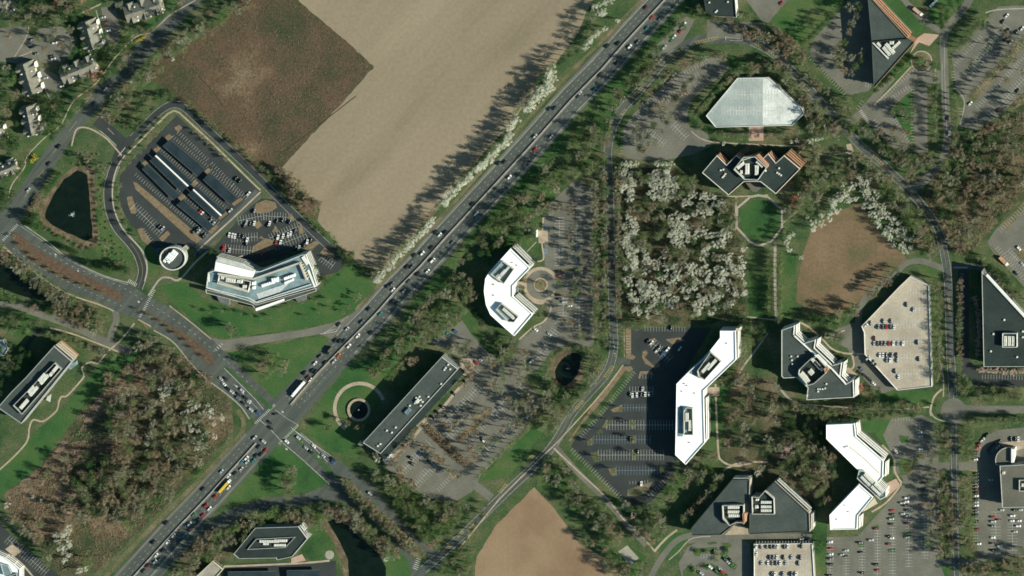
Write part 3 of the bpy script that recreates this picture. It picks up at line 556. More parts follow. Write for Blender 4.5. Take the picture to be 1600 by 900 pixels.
path([(1118, 600), (1122, 700), (1128, 720), (1150, 728), (1180, 722), (1200, 722)], 3); path([(1130, 735), (1150, 725), (1165, 722)], 3.4); sheet('paved_forecourt', [(1100, 605), (1124, 605), (1124, 618), (1108, 620)], M['paving_tan'], 'c')
path([(1218, 606), (1232, 622), (1250, 632), (1275, 636)], 3.4, 'concrete'); path([(1240, 500), (1262, 510), (1285, 530), (1300, 545), (1320, 552), (1352, 553)], 3); path([(1290, 520), (1292, 528), (1320, 516)], 2)
path([(1332, 555), (1334, 572), (1325, 580)], 2.6); sheet('paved_forecourt', [(1316, 578), (1326, 574), (1340, 586), (1332, 594)], M['paving_tan'], 'c')
path([(1378, 695), (1396, 715), (1398, 735), (1404, 748), (1407, 758), (1385, 785), (1362, 800)], 3, 'paving_tan'); sheet('paved_forecourt', [(1375, 760), (1400, 748), (1407, 758), (1385, 778)], M['pink_paving'], 'c')
path([(1455, 650), (1454, 640), (1460, 620), (1472, 608)], 3); path([(1453, 640), (1460, 652), (1475, 658), (1492, 660)], 1.8, 'concrete'); path([(1260, 632), (1380, 640), (1452, 636)], 2)
path([(1476, 560), (1470, 550), (1468, 560), (1474, 590), (1474, 620)], 2); sheet('paved_forecourt', [(1432, 60), (1444, 52), (1468, 54), (1452, 72), (1436, 66), (1422, 84)], M['pink_paving'], 'c'); path([(1424, 104), (1392, 138), (1366, 164)], 2)
path([(1490, 418), (1512, 418)], 2.4, 'concrete'); path([(1425, 410)][:0] or [(1460, 130), (1462, 108)], 2)
path([(1105, 832), (1085, 840), (1052, 865)][:0] or [(1110, 838), (1080, 842), (1060, 862), (1045, 875)], 1.6, 'concrete'); sheet('paved_forecourt', [(1132, 836), (1150, 818), (1168, 825), (1170, 835)], M['paving_tan'], 'c'); path([(1058, 828), (1040, 842), (1022, 862)], 3.4, 'paving_tan')
path([(865, 700), (905, 738), (945, 775), (975, 812), (1000, 835), (1022, 860)], 2.4); sheet('paved_forecourt', [(966, 862), (980, 852), (998, 872), (984, 884)], M['concrete'], 'c')
path([(974, 570), (952, 600), (925, 632), (870, 692), (840, 720), (780, 780), (715, 860)], 2.2, 'paving_tan', sm=False); path([(975, 510), (976, 558)], 1.6)
path([(735, 590), (712, 612), (690, 640), (665, 660), (640, 690), (612, 715)], 4.5, 'paving_tan', sm=False); sheet('paved_forecourt', [(650, 665), (668, 650), (672, 658), (660, 672)], M['paving_tan'], 'c'); sheet('paved_forecourt', disc(728, 573, 14), M['paving_tan'], 'c')
path([(700, 760)][:0] or [(1527, 872), (1524, 850), (1525, 790)], 1.4, 'verge'); path([(350, 885), (380, 884), (470, 880), (515, 876)], 3, 'paving_tan'); sheet('paved_forecourt', disc(515, 867, 7), M['concrete'], 'c'); sheet('paved_forecourt', [(455, 872), (472, 866), (478, 876), (455, 880)], M['pink_paving'], 'c')
path([(1500, 195), (1507, 158), (1492, 138)], 1.4, 'concrete'); path([(1540, 20), (1560, 15), (1610, 13)], 2, 'concrete'); path([(1548, 385), (1575, 415), (1600, 445)], 1.2, 'verge')
path([(18, 868), (35, 882), (55, 905)], 2.6); sheet('paved_forecourt', [(8, 858), (20, 850), (33, 862), (22, 870)], M['paving_tan'], 'c'); sheet('paved_forecourt', [(1560, 692), (1600, 688), (1600, 700), (1585, 705), (1572, 700)], M['paving_tan'], 'c')
ribbon('footpath', disc(562, 638, 39, 24, 20, 235), 5.5, M['paving_tan'], 'c', sm=False)

# ================================================================ parking bays
def stalls(b, p0, p1, depth=8.5, side=1, double=False, pitch=4.5, w=.19, spine=True):
    dx, dy = p1[0]-p0[0], p1[1]-p0[1]; L = math.hypot(dx, dy); ux, uy = dx/L, dy/L; nx, ny = uy*side, -ux*side
    n = max(1, round(L/pitch))
    for i in range(n+1):
        x, y = p0[0]+dx*i/n, p0[1]+dy*i/n
        a = (x-nx*depth, y-ny*depth) if double else (x, y)
        q, r = W(*a), W(x+nx*depth, y+ny*depth); m_ = ((q[0]+r[0])/2, (q[1]+r[1])/2)
        b.strip(q, r, w, ground_z(*m_)+.014)
    if double and spine:
        m_ = W((p0[0]+p1[0])/2, (p0[1]+p1[1])/2); b.strip(W(*p0), W(*p1), w, ground_z(*m_)+.024)
pb = MB()
# north-west car park
for p0, p1 in (((281, 204), (326, 247)), ((333, 253), (366, 286)), ((366, 287), (388, 307))): stalls(pb, p0, p1, 7, -1)
for p0, p1 in (((268, 216), (322, 262)), ((328, 268), (372, 308)), ((248, 234), (303, 284)), ((306, 289), (354, 329)), ((231, 254), (283, 303)), ((286, 309), (340, 350)), ((210, 275), (262, 320)), ((266, 325), (322, 370))): stalls(pb, p0, p1, 6, 1)
stalls(pb, (209, 322), (252, 364), 8, 1, True); stalls(pb, (222, 360), (238, 380), 5, 1)
for p0, p1, s_ in (((372, 345), (412, 337), 1), ((412, 337), (455, 340), 1), ((362, 372), (402, 370), 1), ((422, 372), (470, 352), 1), ((352, 388), (395, 392), 1), ((430, 385), (478, 366), 1), ((502, 402), (520, 415), -1)): stalls(pb, p0, p1, 7, s_, True)
# loop car parks
for i, (p0, p1) in enumerate((((1010, 158), (1052, 120)), ((1052, 120), (1105, 92)), ((982, 202), (1008, 160)))): stalls(pb, p0, p1, 7, -1)
stalls(pb, (1030, 160), (1068, 142), 7, 1, True, spine=False); stalls(pb, (1072, 128), (1092, 118), 7, 1); stalls(pb, (978, 205), (976, 240), 7, -1); stalls(pb, (1010, 205), (1038, 225), 7, 1, True); stalls(pb, (1052, 195), (1072, 215), 7, 1, True); stalls(pb, (1075, 150)[:2], (1110, 122), 7, 1)
stalls(pb, (874, 340), (874, 372), 8, 1, True); stalls(pb, (874, 380), (874, 415), 8, 1, True); stalls(pb, (901, 312), (901, 415), 8, 1, True); stalls(pb, (880, 462), (880, 502), 8, 1, True); stalls(pb, (905, 462), (905, 512), 8, 1, True); stalls(pb, (854, 385), (854, 412), 1, 1)
stalls(pb, (838, 562), (872, 508), 7, 1, True); stalls(pb, (815, 535), (845, 512), 8, 1)
u = (.68, -.73)
for (x, y, L) in ((618, 722, 30), (628, 738, 62), (650, 757, 46), (692, 690, 60), (694, 662, 80), (728, 690, 100), (752, 712, 92), (745, 575, -40), (770, 655, 70), (688, 768, 30)):
    stalls(pb, (x, y), (x+u[0]*L, y+u[1]*L), 7.5, 1, L > 35)
for k in range(4): stalls(pb, (660+20*k, 655-21*k), (674+20*k, 640-21*k), 6.5, 1)
stalls(pb, (678, 520), (690, 508), 7, 1); stalls(pb, (742, 572), (762, 552), 7, 1)
# south-centre car park
stalls(pb, (986, 525), (986, 550), 8, -1, pitch=4); stalls(pb, (988, 580), (935, 645), 7, 1); stalls(pb, (932, 650), (905, 680), 7, 1); stalls(pb, (1008, 511), (1070, 511), 7, -1); stalls(pb, (1018, 534), (1046, 562), 8, 1, True); stalls(pb, (1000, 592), (1018, 592), 8, 1)
stalls(pb, (984, 612), (1020, 612), 8, 1, True); stalls(pb, (948, 664), (1055, 664), 8, 1, True); stalls(pb, (935, 711), (1037, 711), 8.5, 1, True); stalls(pb, (896, 700), (974, 776), 7.5, -1); stalls(pb, (1018, 778), (1046, 748), 7.5, 1); stalls(pb, (984, 752), (1012, 750), 5, -1)
# east
stalls(pb, (1268, 86), (1322, 144), 7, -1); stalls(pb, (1298, 86), (1325, 116), 6, 1); stalls(pb, (1352, 136), (1360, 138), 7, 1); stalls(pb, (1366, 160), (1424, 108), 7, -1); stalls(pb, (1395, 156), (1422, 138), 6, 1); stalls(pb, (1350, 160)[:2], (1342, 172), 6, -1)
stalls(pb, (1368, 186), (1398, 222), 8, -1); stalls(pb, (1395, 178), (1425, 222), 6, -1); stalls(pb, (1429, 140), (1429, 236), 6, -1, w=.2)
stalls(pb, (1512, 118), (1572, 40), 8, 1, True); stalls(pb, (1490, 100), (1530, 55), 6, -1); stalls(pb, (1520, 152), (1612, 60), 7, 1); stalls(pb, (1524, 165), (1612, 72), 7, -1); stalls(pb, (1545, 180), (1612, 112), 7, 1, True); stalls(pb, (1492, 112), (1494, 138), 6, -1); stalls(pb, (1505, 170), (1504, 192), 7, -1)
stalls(pb, (1560, 358), (1606, 312), 8, -1); stalls(pb, (1555, 390), (1606, 448), 8, 1); stalls(pb, (1575, 392), (1612, 428), 7, 1, True)
for x, y0, y1 in ((1297, 840, 900), (1322, 862, 905), (1347, 852, 905), (1371, 829, 905), (1395, 815, 905), (1420, 775, 885), (1445, 800, 872), (1437, 660, 706)): stalls(pb, (x, y0), (x, y1), 5.5, 1, True)
stalls(pb, (1393, 702), (1404, 690), 6, -1); stalls(pb, (1395, 652), (1425, 652), 6, -1); stalls(pb, (1556, 800), (1556, 865), 8, 1, True); stalls(pb, (1528, 735), (1528, 850), 8, -1); stalls(pb, (1582, 805), (1582, 860), 8, 1, True)
stalls(pb, (1506, 428), (1506, 540), 6, -1, w=.2); stalls(pb, (1535, 592), (1606, 594), 7, 1, w=.2); stalls(pb, (1095, 866), (1122, 864), 7, -1); stalls(pb, (1130, 870), (1146, 888), 6, 1)
stalls(pb, (12, 842), (72, 895), 8, 1, True); stalls(pb, (8, 812), (30, 838), 6, 1)
tag(pb.build('parking_bay_markings', M['paint_white']), kind='structure')
pb = MB(); stalls(pb, (972, 637), (1012, 637), 5.5, 1, True, w=.35); stalls(pb, (928, 687), (1016, 687), 7, 1, True, w=.35); stalls(pb, (963, 735), (1032, 735), 7, 1, True, w=.35); stalls(pb, (1094, 870), (1118, 870), 5, -1, w=.6)
for x, y in ((851, 354), (852, 393)): pb.strip(W(x-3, y), W(x+3.5, y), 5.5, ground_z(*W(x, y))+.02)
tag(pb.build('blue_bay_markings', M['paint_blue']), kind='structure')

# barrier on the highway
for seg in (MED[:15], MED[15:]):
    bb = MB(); L, Q = side_line(seg, .55), side_line(seg, -.55)
    for i in range(len(seg)-1): bb.prism(ccw([W(*L[i]), W(*Q[i]), W(*Q[i+1]), W(*L[i+1])]), .2, 1.15)
    where = 'north of the big crossing' if seg[0][1] < 500 else 'south of the big crossing'
    tag(bb.build('concrete_barrier', mat('barrier', [(.36, .31, .27), (.50, .44, .38)], .3)), 'long pale concrete barrier down the middle of the highway '+where, 'barrier', 'barriers along the middle of the highway')
# ================================================================ buildings
def WP(pts, z): return ccw([W(x, y, z) for x, y in pts])
def ring(b, P, w, z0, z1):
    I = offset(P, w); n = len(P)
    for i in range(n):
        j = (i+1) % n; a, c, d, e = P[i], P[j], I[j], I[i]
        b.quad((*a, z0), (*c, z0), (*c, z1), (*a, z1)); b.quad((*d, z0), (*e, z0), (*e, z1), (*d, z1)); b.quad((*a, z1), (*c, z1), (*d, z1), (*e, z1))
def segs(a, c, maxlen=14.0):
    L = math.hypot(c[0]-a[0], c[1]-a[1]); k = max(1, round(L/maxlen)); return [((a[0]+(c[0]-a[0])*i/k, a[1]+(c[1]-a[1])*i/k), (a[0]+(c[0]-a[0])*(i+1)/k, a[1]+(c[1]-a[1])*(i+1)/k)) for i in range(k)]
def storeys(root, P, z0, z1, n, wall, ledge, ledge_out=.9, win=True, minlen=4.0):
    "wall body, a ribbon window in each bay of each side of each storey, a projecting ledge over each ribbon"
    b = MB(); b.prism(P, z0, z1, top=False); b.build('wall', wall, root)
    hs = (z1-z0)/n; m = len(P)
    for k in range(n):
        zb = z0+hs*k
        O = offset(P, -ledge_out); lb = MB()
        for i in range(m):
            j = (i+1) % m; t, u = zb+hs-.75, zb+hs-.05
            lb.quad((*O[i], t), (*O[j], t), (*O[j], u), (*O[i], u)); lb.quad((*O[i], u), (*O[j], u), (*P[j], u), (*P[i], u)); lb.quad((*P[i], t), (*P[j], t), (*O[j], t), (*O[i], t))
        lb.build('ledge', ledge, root)
        if not win: continue
        for i in range(m):
            a, c = P[i], P[(i+1) % m]; L = math.hypot(c[0]-a[0], c[1]-a[1])
            if L < minlen: continue
            nx, ny = (c[1]-a[1])/L*.06, -(c[0]-a[0])/L*.06; t0, t1 = .6/L, 1-.6/L
            p = (a[0]+(c[0]-a[0])*t0+nx, a[1]+(c[1]-a[1])*t0+ny); q = (a[0]+(c[0]-a[0])*t1+nx, a[1]+(c[1]-a[1])*t1+ny)
            w = MB(); w.quad((*p, zb+.9), (*q, zb+.9), (*q, zb+hs-.9), (*p, zb+hs-.9))
            w.build('window', M['glass'], root)
def unit(root, px, py, z, lx, ly, h=2.4, ang=0, m='unit', name='air_handling_unit'):
    x, y = W(px, py, z+h); b = MB(); rz = R(ang); b.box((x, y, z+h/2), (lx, ly, h), rz)
    n = max(2, int(lx/1.6))
    for i in range(n):
        t = -lx/2+lx*(i+.5)/n; b.box((x+t*math.cos(rz), y+t*math.sin(rz), z+h+.12), (lx/n*.45, ly*.8, .24), rz)
    o = b.build(name, M[m], root); return o
def screen(root, pts, z, h=3.6, m='pale_screen', units=(), floor='roof_dark', name='plant_screen'):
    P = WP(pts, z+h); b = MB(); ring(b, P, .55, z, z+h); b.build(name, M[m], root)
    b = MB(); b.flat(offset(P, .5), z+.25); b.build('plant_deck', M[floor], root)
    for u_ in units: unit(root, *u_[:2], z+.25, *u_[2:])
def vents(root, z, pts, s=1.0):
    for (px, py) in pts:
        x, y = W(px, py, z+1); b = MB(); b.box((x, y, z+.45), (1.1*s, 1.1*s, .9)); b.cyl((x, y, z+.9), .35*s, .5, 8); b.build('roof_vent', M['unit'], root)
def building(label, cat, pts, h=16, n=4, wall='white_wall', roof='roof_dark', cap='cap', ledge=None, parapet=.9, group=None, name='office_building', cap_w=.55, ledge_out=.3):
    P = WP(pts, h+parapet); cx = sum(p[0] for p in P)/len(P); cy = sum(p[1] for p in P)/len(P)
    root = empty(name, (0, 0, 0)); tag(root, label, cat, group)
    storeys(root, P, 0, h, n, M[wall], M[ledge or wall], ledge_out)
    b = MB(); b.flat(offset(P, .2), h+.02); b.build('roof', M[roof], root)
    b = MB(); ring(b, P, cap_w, h-.6, h+parapet); b.build('parapet', M[cap], root)
    return root
def block(root, name, pts, z0, z1, m, par=0):
    P = WP(pts, z1+par); b = MB(); b.prism(P, z0, z1); o = b.build(name, M[m], root)
    if par: b = MB(); ring(b, P, .45, z1-.3, z1+par); b.build('parapet', M['cap'], root)
    return o
def rail(root, name, pts, z0, z1, w, m):
    b = MB()
    for i in range(len(pts)-1):
        a, c = W(*pts[i], z1), W(*pts[i+1], z1); L = math.hypot(c[0]-a[0], c[1]-a[1]) or 1; nx, ny = -(c[1]-a[1])/L*w/2, (c[0]-a[0])/L*w/2
        b.prism(ccw([(a[0]-nx, a[1]-ny), (c[0]-nx, c[1]-ny), (c[0]+nx, c[1]+ny), (a[0]+nx, a[1]+ny)]), z0, z1)
    return b.build(name, M[m], root)
def terraces(root, p0, p1, out, z_top, n, depth, wall, lip, roof=None):
    depth *= .45
    # stepped floors in front of the side p0-p1 (roof-level plan points); out = unit direction away from the wall (east, north)
    a, c = W(*p0, z_top), W(*p1, z_top)
    for k in range(n):
        z = z_top-1.6-k*3.6; d = depth*(k+1); e0 = depth*k
        A, Cc = (a[0]+out[0]*e0, a[1]+out[1]*e0), (c[0]+out[0]*e0, c[1]+out[1]*e0)
        B_, D_ = (a[0]+out[0]*d, a[1]+out[1]*d), (c[0]+out[0]*d, c[1]+out[1]*d)
        P = ccw([A, Cc, D_, B_]); b = MB(); b.prism(P, 0, z-.3); b.build('terrace_floor', M[roof or 'unit_dark'], root)
        s = MB(); L = math.hypot(D_[0]-B_[0], D_[1]-B_[1]); ox, oy = out[0]*.45, out[1]*.45
        s.prism(ccw([(B_[0], B_[1]), (D_[0], D_[1]), (D_[0]+ox, D_[1]+oy), (B_[0]+ox, B_[1]+oy)]), z-2.0, z+.75); s.build('terrace_ledge', M[lip], root)

# --- white chevron office by the highway
o = building('white-roofed chevron office facing a round drop-off court', 'office building', [(797, 389), (828, 419), (801, 447), (801, 463), (832, 491), (803, 525), (788, 512), (766, 492), (759, 476), (756, 455), (758, 436), (763, 427)], roof='roof_white', cap='roof_white')
screen(o, [(785, 408), (803, 421), (787, 444), (766, 429)], 16, 3.4, 'pale_screen', [(783, 430, 12, 3.2, 2.4, 48), (789, 424, 13, 2.2, 2.4, 48), (777, 433, 5, 3, 2, 48)], 'roof_teal')
screen(o, [(783, 474), (810, 495), (803, 504), (793, 503), (774, 484)], 16, 3.4, 'pale_screen', [(794, 490, 14, 2.6, 2.4, -42), (799, 494, 10, 2.2, 2.2, -42)], 'roof_teal')
block(o, 'entrance_canopy', [(803, 448), (810, 448), (810, 457), (806, 463), (801, 460)], 4, 4.6, 'roof_teal')
vents(o, 16, [(801, 411), (808, 415), (772, 445), (772, 462)], .9)
terraces(o, (800, 387), (829, 416), (.7, .7), 16.5, 3, 1.5, 'white_wall', 'cap', 'roof_grey'); terraces(o, (804, 464), (834, 490), (.7, .7), 16.5, 3, 1.3, 'white_wall', 'cap', 'roof_grey')
# --- long dark slab office
o = building('long dark-roofed slab office beside the round fountain pool', 'office building', [(690, 558), (715, 577), (594, 709), (567, 692)], h=16, roof='roof_grey', wall='grey_wall', cap='cap', cap_w=.3)
block(o, 'lower_roof', [(714, 578), (723, 585), (601, 719), (594, 710)], 0, 11, 'roof_dark')
for x, y in ((696, 575), (700, 570), (703, 577), (694, 578), (650, 622), (655, 620), (657, 625), (660, 628), (653, 628), (648, 630), (640, 634), (669, 620), (618, 668), (604, 673), (612, 676), (594, 694), (590, 697), (689, 600), (657, 634)): vents(o, 16, [(x, y)], 1.4)
unit(o, 637, 643, 16, 6, 4, 2, 48, 'roof_teal'); unit(o, 652, 627, 16, 4, 3, 2, 48, 'unit')
block(o, 'entrance_canopy', [(598, 719), (610, 706), (614, 710), (602, 722)], 3.5, 4.1, 'white_wall')
# --- white zigzag office
o = building('white-roofed zigzag office east of the dark asphalt car park', 'office building', [(1125, 517), (1149, 517), (1150, 562), (1099, 611), (1100, 655), (1101, 692), (1071, 726), (1055, 711), (1057, 600), (1077, 580), (1100, 560), (1125, 528)], roof='roof_white', cap='roof_white')
screen(o, [(1110, 550), (1127, 565), (1101, 594), (1091, 589), (1089, 580)], 16, 3.4, 'pale_screen', [(1103, 575, 11, 3, 2.4, 48), (1112, 570, 12, 3, 2.4, 48)], 'roof_grey')
block(o, 'plant_deck', [(1104, 553), (1090, 566), (1076, 583), (1088, 588), (1096, 572), (1110, 556)], 15.5, 16.15, 'roof_teal')
screen(o, [(1068, 642), (1072, 637), (1082, 638), (1083, 680), (1068, 680)], 16, 3.4, 'pale_screen', [(1073, 652, 3, 8, 2.4, 0), (1078, 665, 3, 10, 2.4, 0)], 'roof_teal')
block(o, 'plant_deck', [(1058, 636), (1067, 634), (1067, 682), (1058, 682)], 15.5, 16.15, 'roof_teal')
terraces(o, (1151, 515), (1151, 560), (1, 0), 16.5, 2, 1.7, 'white_wall', 'white_wall', 'unit_dark'); terraces(o, (1101, 622), (1102, 688), (1, 0), 16.5, 2, 1.7, 'white_wall', 'white_wall', 'unit_dark')
block(o, 'wall', [(1155, 513), (1156, 517), (1150, 517), (1150, 513)], 0, 17.5, 'tan_wall'); vents(o, 16, [(1070, 600), (1074, 603), (1066, 612), (1136, 537), (1078, 692), (1086, 615)], .8)
# --- white pair at lower right
o = building('white-roofed bent office with terraces above the large south-east car park', 'office building', [(1291, 664), (1335, 662), (1337, 682), (1380, 720), (1379, 746), (1372, 754), (1342, 736), (1291, 686)], roof='roof_white', cap='roof_white')
terraces(o, (1338, 680), (1382, 717), (.7, .7), 16.5, 3, 1.5, 'white_wall', 'white_wall', 'unit_dark'); terraces(o, (1382, 722), (1381, 745), (1, 0), 16.5, 3, 1.5, 'white_wall', 'white_wall', 'unit_dark'); terraces(o, (1336, 661), (1338, 679), (1, 0), 16.5, 3, 1.3, 'white_wall', 'white_wall', 'unit_dark')
vents(o, 16, [(1321, 699), (1325, 698), (1360, 744), (1363, 747)], 1); rail(o, 'roof_seam', [(1327, 698), (1350, 716), (1373, 739)], 16, 16.3, .5, 'tan_wall')
o = building('narrow glass-roofed link block between the two white offices', 'office building', [(1342, 735), (1350, 736), (1384, 768), (1384, 776), (1375, 781), (1339, 748)], h=18, roof='roof_teal', cap='cap')
for p in ((1352, 752, 12, 2.2, 2.4, -45), (1357, 748, 12, 2.2, 2.4, -45), (1368, 767, 12, 2.2, 2.4, -45), (1373, 763, 12, 2.2, 2.4, -45)): unit(o, p[0], p[1], 18, *p[2:])
block(o, 'entrance_canopy', [(1377, 755), (1390, 766), (1385, 772), (1374, 760)], 7, 7.6, 'pink_paving')
o = building('white-roofed angular office south of the narrow glass-roofed link block', 'office building', [(1342, 757), (1364, 777), (1340, 806), (1339, 827), (1297, 828), (1296, 805)], roof='roof_white', cap='roof_white')
terraces(o, (1341, 807), (1340, 826), (1, 0), 16.5, 3, 1.7, 'white_wall', 'white_wall', 'unit_dark'); block(o, 'entrance_canopy', [(1366, 778), (1371, 787), (1352, 798), (1346, 800)], 6, 6.6, 'tan_wall')
vents(o, 16, [(1320, 790), (1308, 812), (1326, 800)], .7)
# --- dark pair at the bottom
o = building('dark-roofed office with a point to the west above the curved drive', 'office building', [(1144, 750), (1171, 750), (1170, 795), (1162, 819), (1150, 818), (1127, 836), (1081, 837), (1080, 826)], roof='roof_grey', wall='tan_wall', cap='roof_grey')
screen(o, [(1128, 790), (1162, 789), (1162, 817), (1150, 817), (1140, 822), (1129, 811)], 16, 5, 'pale_screen', [(1146, 793, 11, 2.6, 2.6, 0), (1146, 800, 11, 2.6, 2.6, 0), (1147, 806, 11, 2.6, 2.6, 0)])
block(o, 'brick_panel', [(1160, 802), (1165, 802), (1165, 816), (1161, 819)], 14, 21, 'brick'); block(o, 'link_bridge', [(1164, 795), (1173, 795), (1173, 801), (1164, 801)], 8, 12, 'roof_teal')
terraces(o, (1146, 749), (1171, 749), (0, 1), 16.5, 2, 1.4, 'grey_wall', 'cap', 'roof_grey')
o = building('dark-roofed office with a long terraced north-east side beside the garden trees', 'office building', [(1211, 753), (1264, 802), (1265, 831), (1171, 835), (1171, 807), (1176, 776), (1186, 777)], roof='roof_grey', wall='tan_wall', cap='roof_grey')
screen(o, [(1174, 776), (1186, 777), (1195, 767), (1209, 779), (1210, 804), (1175, 804)], 16, 4, 'pale_screen', [(1197, 785, 10, 2.4, 2.6, 0), (1197, 792, 10, 2.4, 2.6, 0), (1197, 798, 10, 2.4, 2.6, 0), (1183, 781, 3, 2, 2, 0), (1182, 792, 3, 3, 2, 0)])
terraces(o, (1213, 752), (1264, 799), (.7, .7), 16.5, 2, 1.7, 'tan_wall', 'cap', 'roof_dark'); terraces(o, (1266, 804), (1266, 829), (1, 0), 16.5, 2, 1.6, 'tan_wall', 'tan_wall', 'cap')
# --- dark office with white terraces
o = building('dark-roofed office with three saw-tooth white terraces and a rounded rooftop plant room', 'office building', [(1221, 516), (1241, 509), (1240, 524), (1254, 537), (1274, 531), (1272, 544), (1300, 571), (1315, 567), (1312, 589), (1322, 600), (1333, 594), (1334, 621), (1260, 625), (1262, 606), (1244, 590), (1224, 591), (1221, 588)], roof='roof_grey', wall='white_wall', cap='cap')
for a, c, d in (((1242, 523), (1256, 536), (.7, .7)), ((1274, 542), (1302, 569), (.7, .7)), ((1314, 588), (1324, 598), (.7, .7)), ((1242, 508), (1242, 522), (1, 0)), ((1276, 530), (1274, 541), (1, 0)), ((1317, 566), (1314, 587), (1, 0)), ((1335, 594), (1335, 620), (1, 0))): terraces(o, a, c, d, 16.5, 3, 1.4, 'white_wall', 'white_wall', 'unit_dark')
rail(o, 'parapet', [(1241, 525), (1265, 547), (1300, 577), (1322, 601)], 16, 17.6, 1.1, 'white_wall')
screen(o, [(1247, 585), (1248, 578), (1267, 560), (1276, 558), (1293, 575), (1290, 584), (1272, 600), (1262, 603)], 16, 6, 'pale_screen', [(1258, 590, 12, 3, 3, -48), (1255, 594, 12, 3, 3, -48), (1275, 568, 12, 3, 3, -48), (1279, 572, 12, 3, 3, -48), (1267, 582, 5, 4, 3, -48)]); block(o, 'white_vault', [(1272, 555), (1278, 554), (1292, 568), (1289, 573)], 20, 22, 'white_wall'); block(o, 'brick_panel', [(1287, 576), (1292, 573), (1295, 578), (1289, 583)], 18, 22, 'brick')
vents(o, 16, [(1236, 557), (1237, 563), (1238, 569), (1246, 557), (1291, 600), (1278, 608), (1281, 608), (1285, 608), (1278, 612), (1289, 607), (1261, 618)], 1.3)
# --- dark twin with hexagonal plant room
o = building('dark-roofed twin-wing office with brick terraces and a hexagonal plant screen', 'office building', [(1097, 270), (1120, 243), (1135, 258), (1150, 243), (1160, 250), (1183, 243), (1191, 249), (1200, 240), (1212, 255), (1225, 243), (1250, 264), (1212, 303), (1188, 284), (1162, 284), (1138, 305)], roof='roof_dark', wall='brick', ledge='brick', cap='unit', cap_w=.45)
screen(o, [(1161, 246), (1180, 245), (1198, 262), (1184, 282), (1163, 281), (1146, 265)], 16, 5, 'cap', [(1167, 264, 3.4, 10, 3, 0), (1182, 266, 3.4, 9, 3, 0), (1157, 259, 8, 3, 3, 40), (1187, 256, 8, 3, 3, -40), (1158, 269, 2, 3, 3, 0)])
block(o, 'brick_panel', [(1181, 243), (1184, 242), (1200, 258), (1199, 262)], 15, 21, 'brick'); terraces(o, (1227, 242), (1251, 263), (.7, .7), 16.5, 4, 2.1, 'brick', 'brick', 'roof_brown')
terraces(o, (1121, 243), (1135, 257), (.7, .7), 16, 2, 1.4, 'brick', 'brick', 'roof_dark'); terraces(o, (1201, 240), (1213, 254), (.7, .7), 16, 2, 1.4, 'brick', 'brick', 'roof_dark')
block(o, 'entrance_canopy', [(1165, 286), (1188, 286), (1192, 292), (1181, 301), (1176, 299)], 4, 4.6, 'roof_brown'); vents(o, 16, [(1130, 265), (1126, 266), (1131, 275), (1133, 272), (1129, 277), (1217, 263), (1217, 272), (1214, 270), (1220, 274), (1196, 267)], 1.4)
# --- triangle
o = building('dark triangular office with brick terraces along its north-east side', 'office building', [(1355, -12), (1361, -3), (1418, 60), (1429, 66), (1365, 138), (1362, 66)], roof='roof_grey', wall='brick', ledge='brick', cap='roof_grey')
terraces(o, (1361, -2), (1418, 58), (.72, .69), 16.5, 3, 1.9, 'brick', 'brick', 'roof_brown'); rail(o, 'parapet', [(1362, 66), (1418, 61)], 16, 17.8, 1, 'roof_dark'); rail(o, 'duct', [(1363, 66), (1388, 92)], 16, 17.6, 1, 'unit')
for p in ((1385, 80, 10, 3, 2.5, -50), (1390, 76, 12, 3, 2.5, -50), (1400, 71, 9, 2.6, 2.5, 42), (1393, 67, 4, 3, 2.5, 0), (1373, 70, 5, 2, 2, -50)): unit(o, p[0], p[1], 16, *p[2:])
# --- big right
o = building('large dark-roofed office with a white-edged slanting side beside the pink cherries', 'office building', [(1534, 425), (1620, 518), (1620, 573), (1537, 573)], roof='roof_dark', wall='grey_wall', cap='cap', cap_w=.35)
rail(o, 'white_parapet', [(1541, 430), (1620, 516)], 14, 17.6, 1.6, 'white_wall'); screen(o, [(1566, 521), (1589, 521), (1589, 543), (1566, 543)], 16, 4.5, 'cap', [(1571, 533, 2.8, 9, 3, 0), (1577, 533, 2.8, 9, 3, 0), (1583, 533, 2.8, 9, 3, 0)]); vents(o, 16, [(1569, 500), (1552, 522), (1589, 558), (1598, 518), (1598, 527), (1548, 549)], 1.5)
o = building('brown flat-roofed office with a curved glass annexe by the packed parking lane', 'office building', [(1562, 728), (1620, 725), (1620, 792), (1566, 793)], h=12, n=3, roof='roof_brown', wall='grey_wall', cap='cap', cap_w=.4)
block(o, 'annexe', disc(1576, 720, 21, 10, 90, 180)+[(1556, 727), (1582, 727), (1582, 700)], 0, 8, 'roof_brown', .6); block(o, 'white_vault', [(1580, 701), (1585, 702), (1584, 723), (1580, 723)], 0, 11, 'white_wall'); screen(o, [(1592, 750), (1615, 750), (1615, 768), (1592, 768)], 12, 3.5, 'pale_screen', [(1600, 758, 5, 3, 2, 0)]); unit(o, 1568, 739, 12, 2.5, 2.5, 1.5)
o = building('dark flat-roofed office cut by the top edge above the curved boulevard', 'office building', [(1098, -12), (1147, -12), (1150, 27), (1116, 25), (1103, 20)], h=11, n=3, roof='roof_dark', wall='white_wall', cap='roof_dark'); vents(o, 11, [(1108, 4), (1118, 19), (1120, 17), (1137, 3)], 1.3)
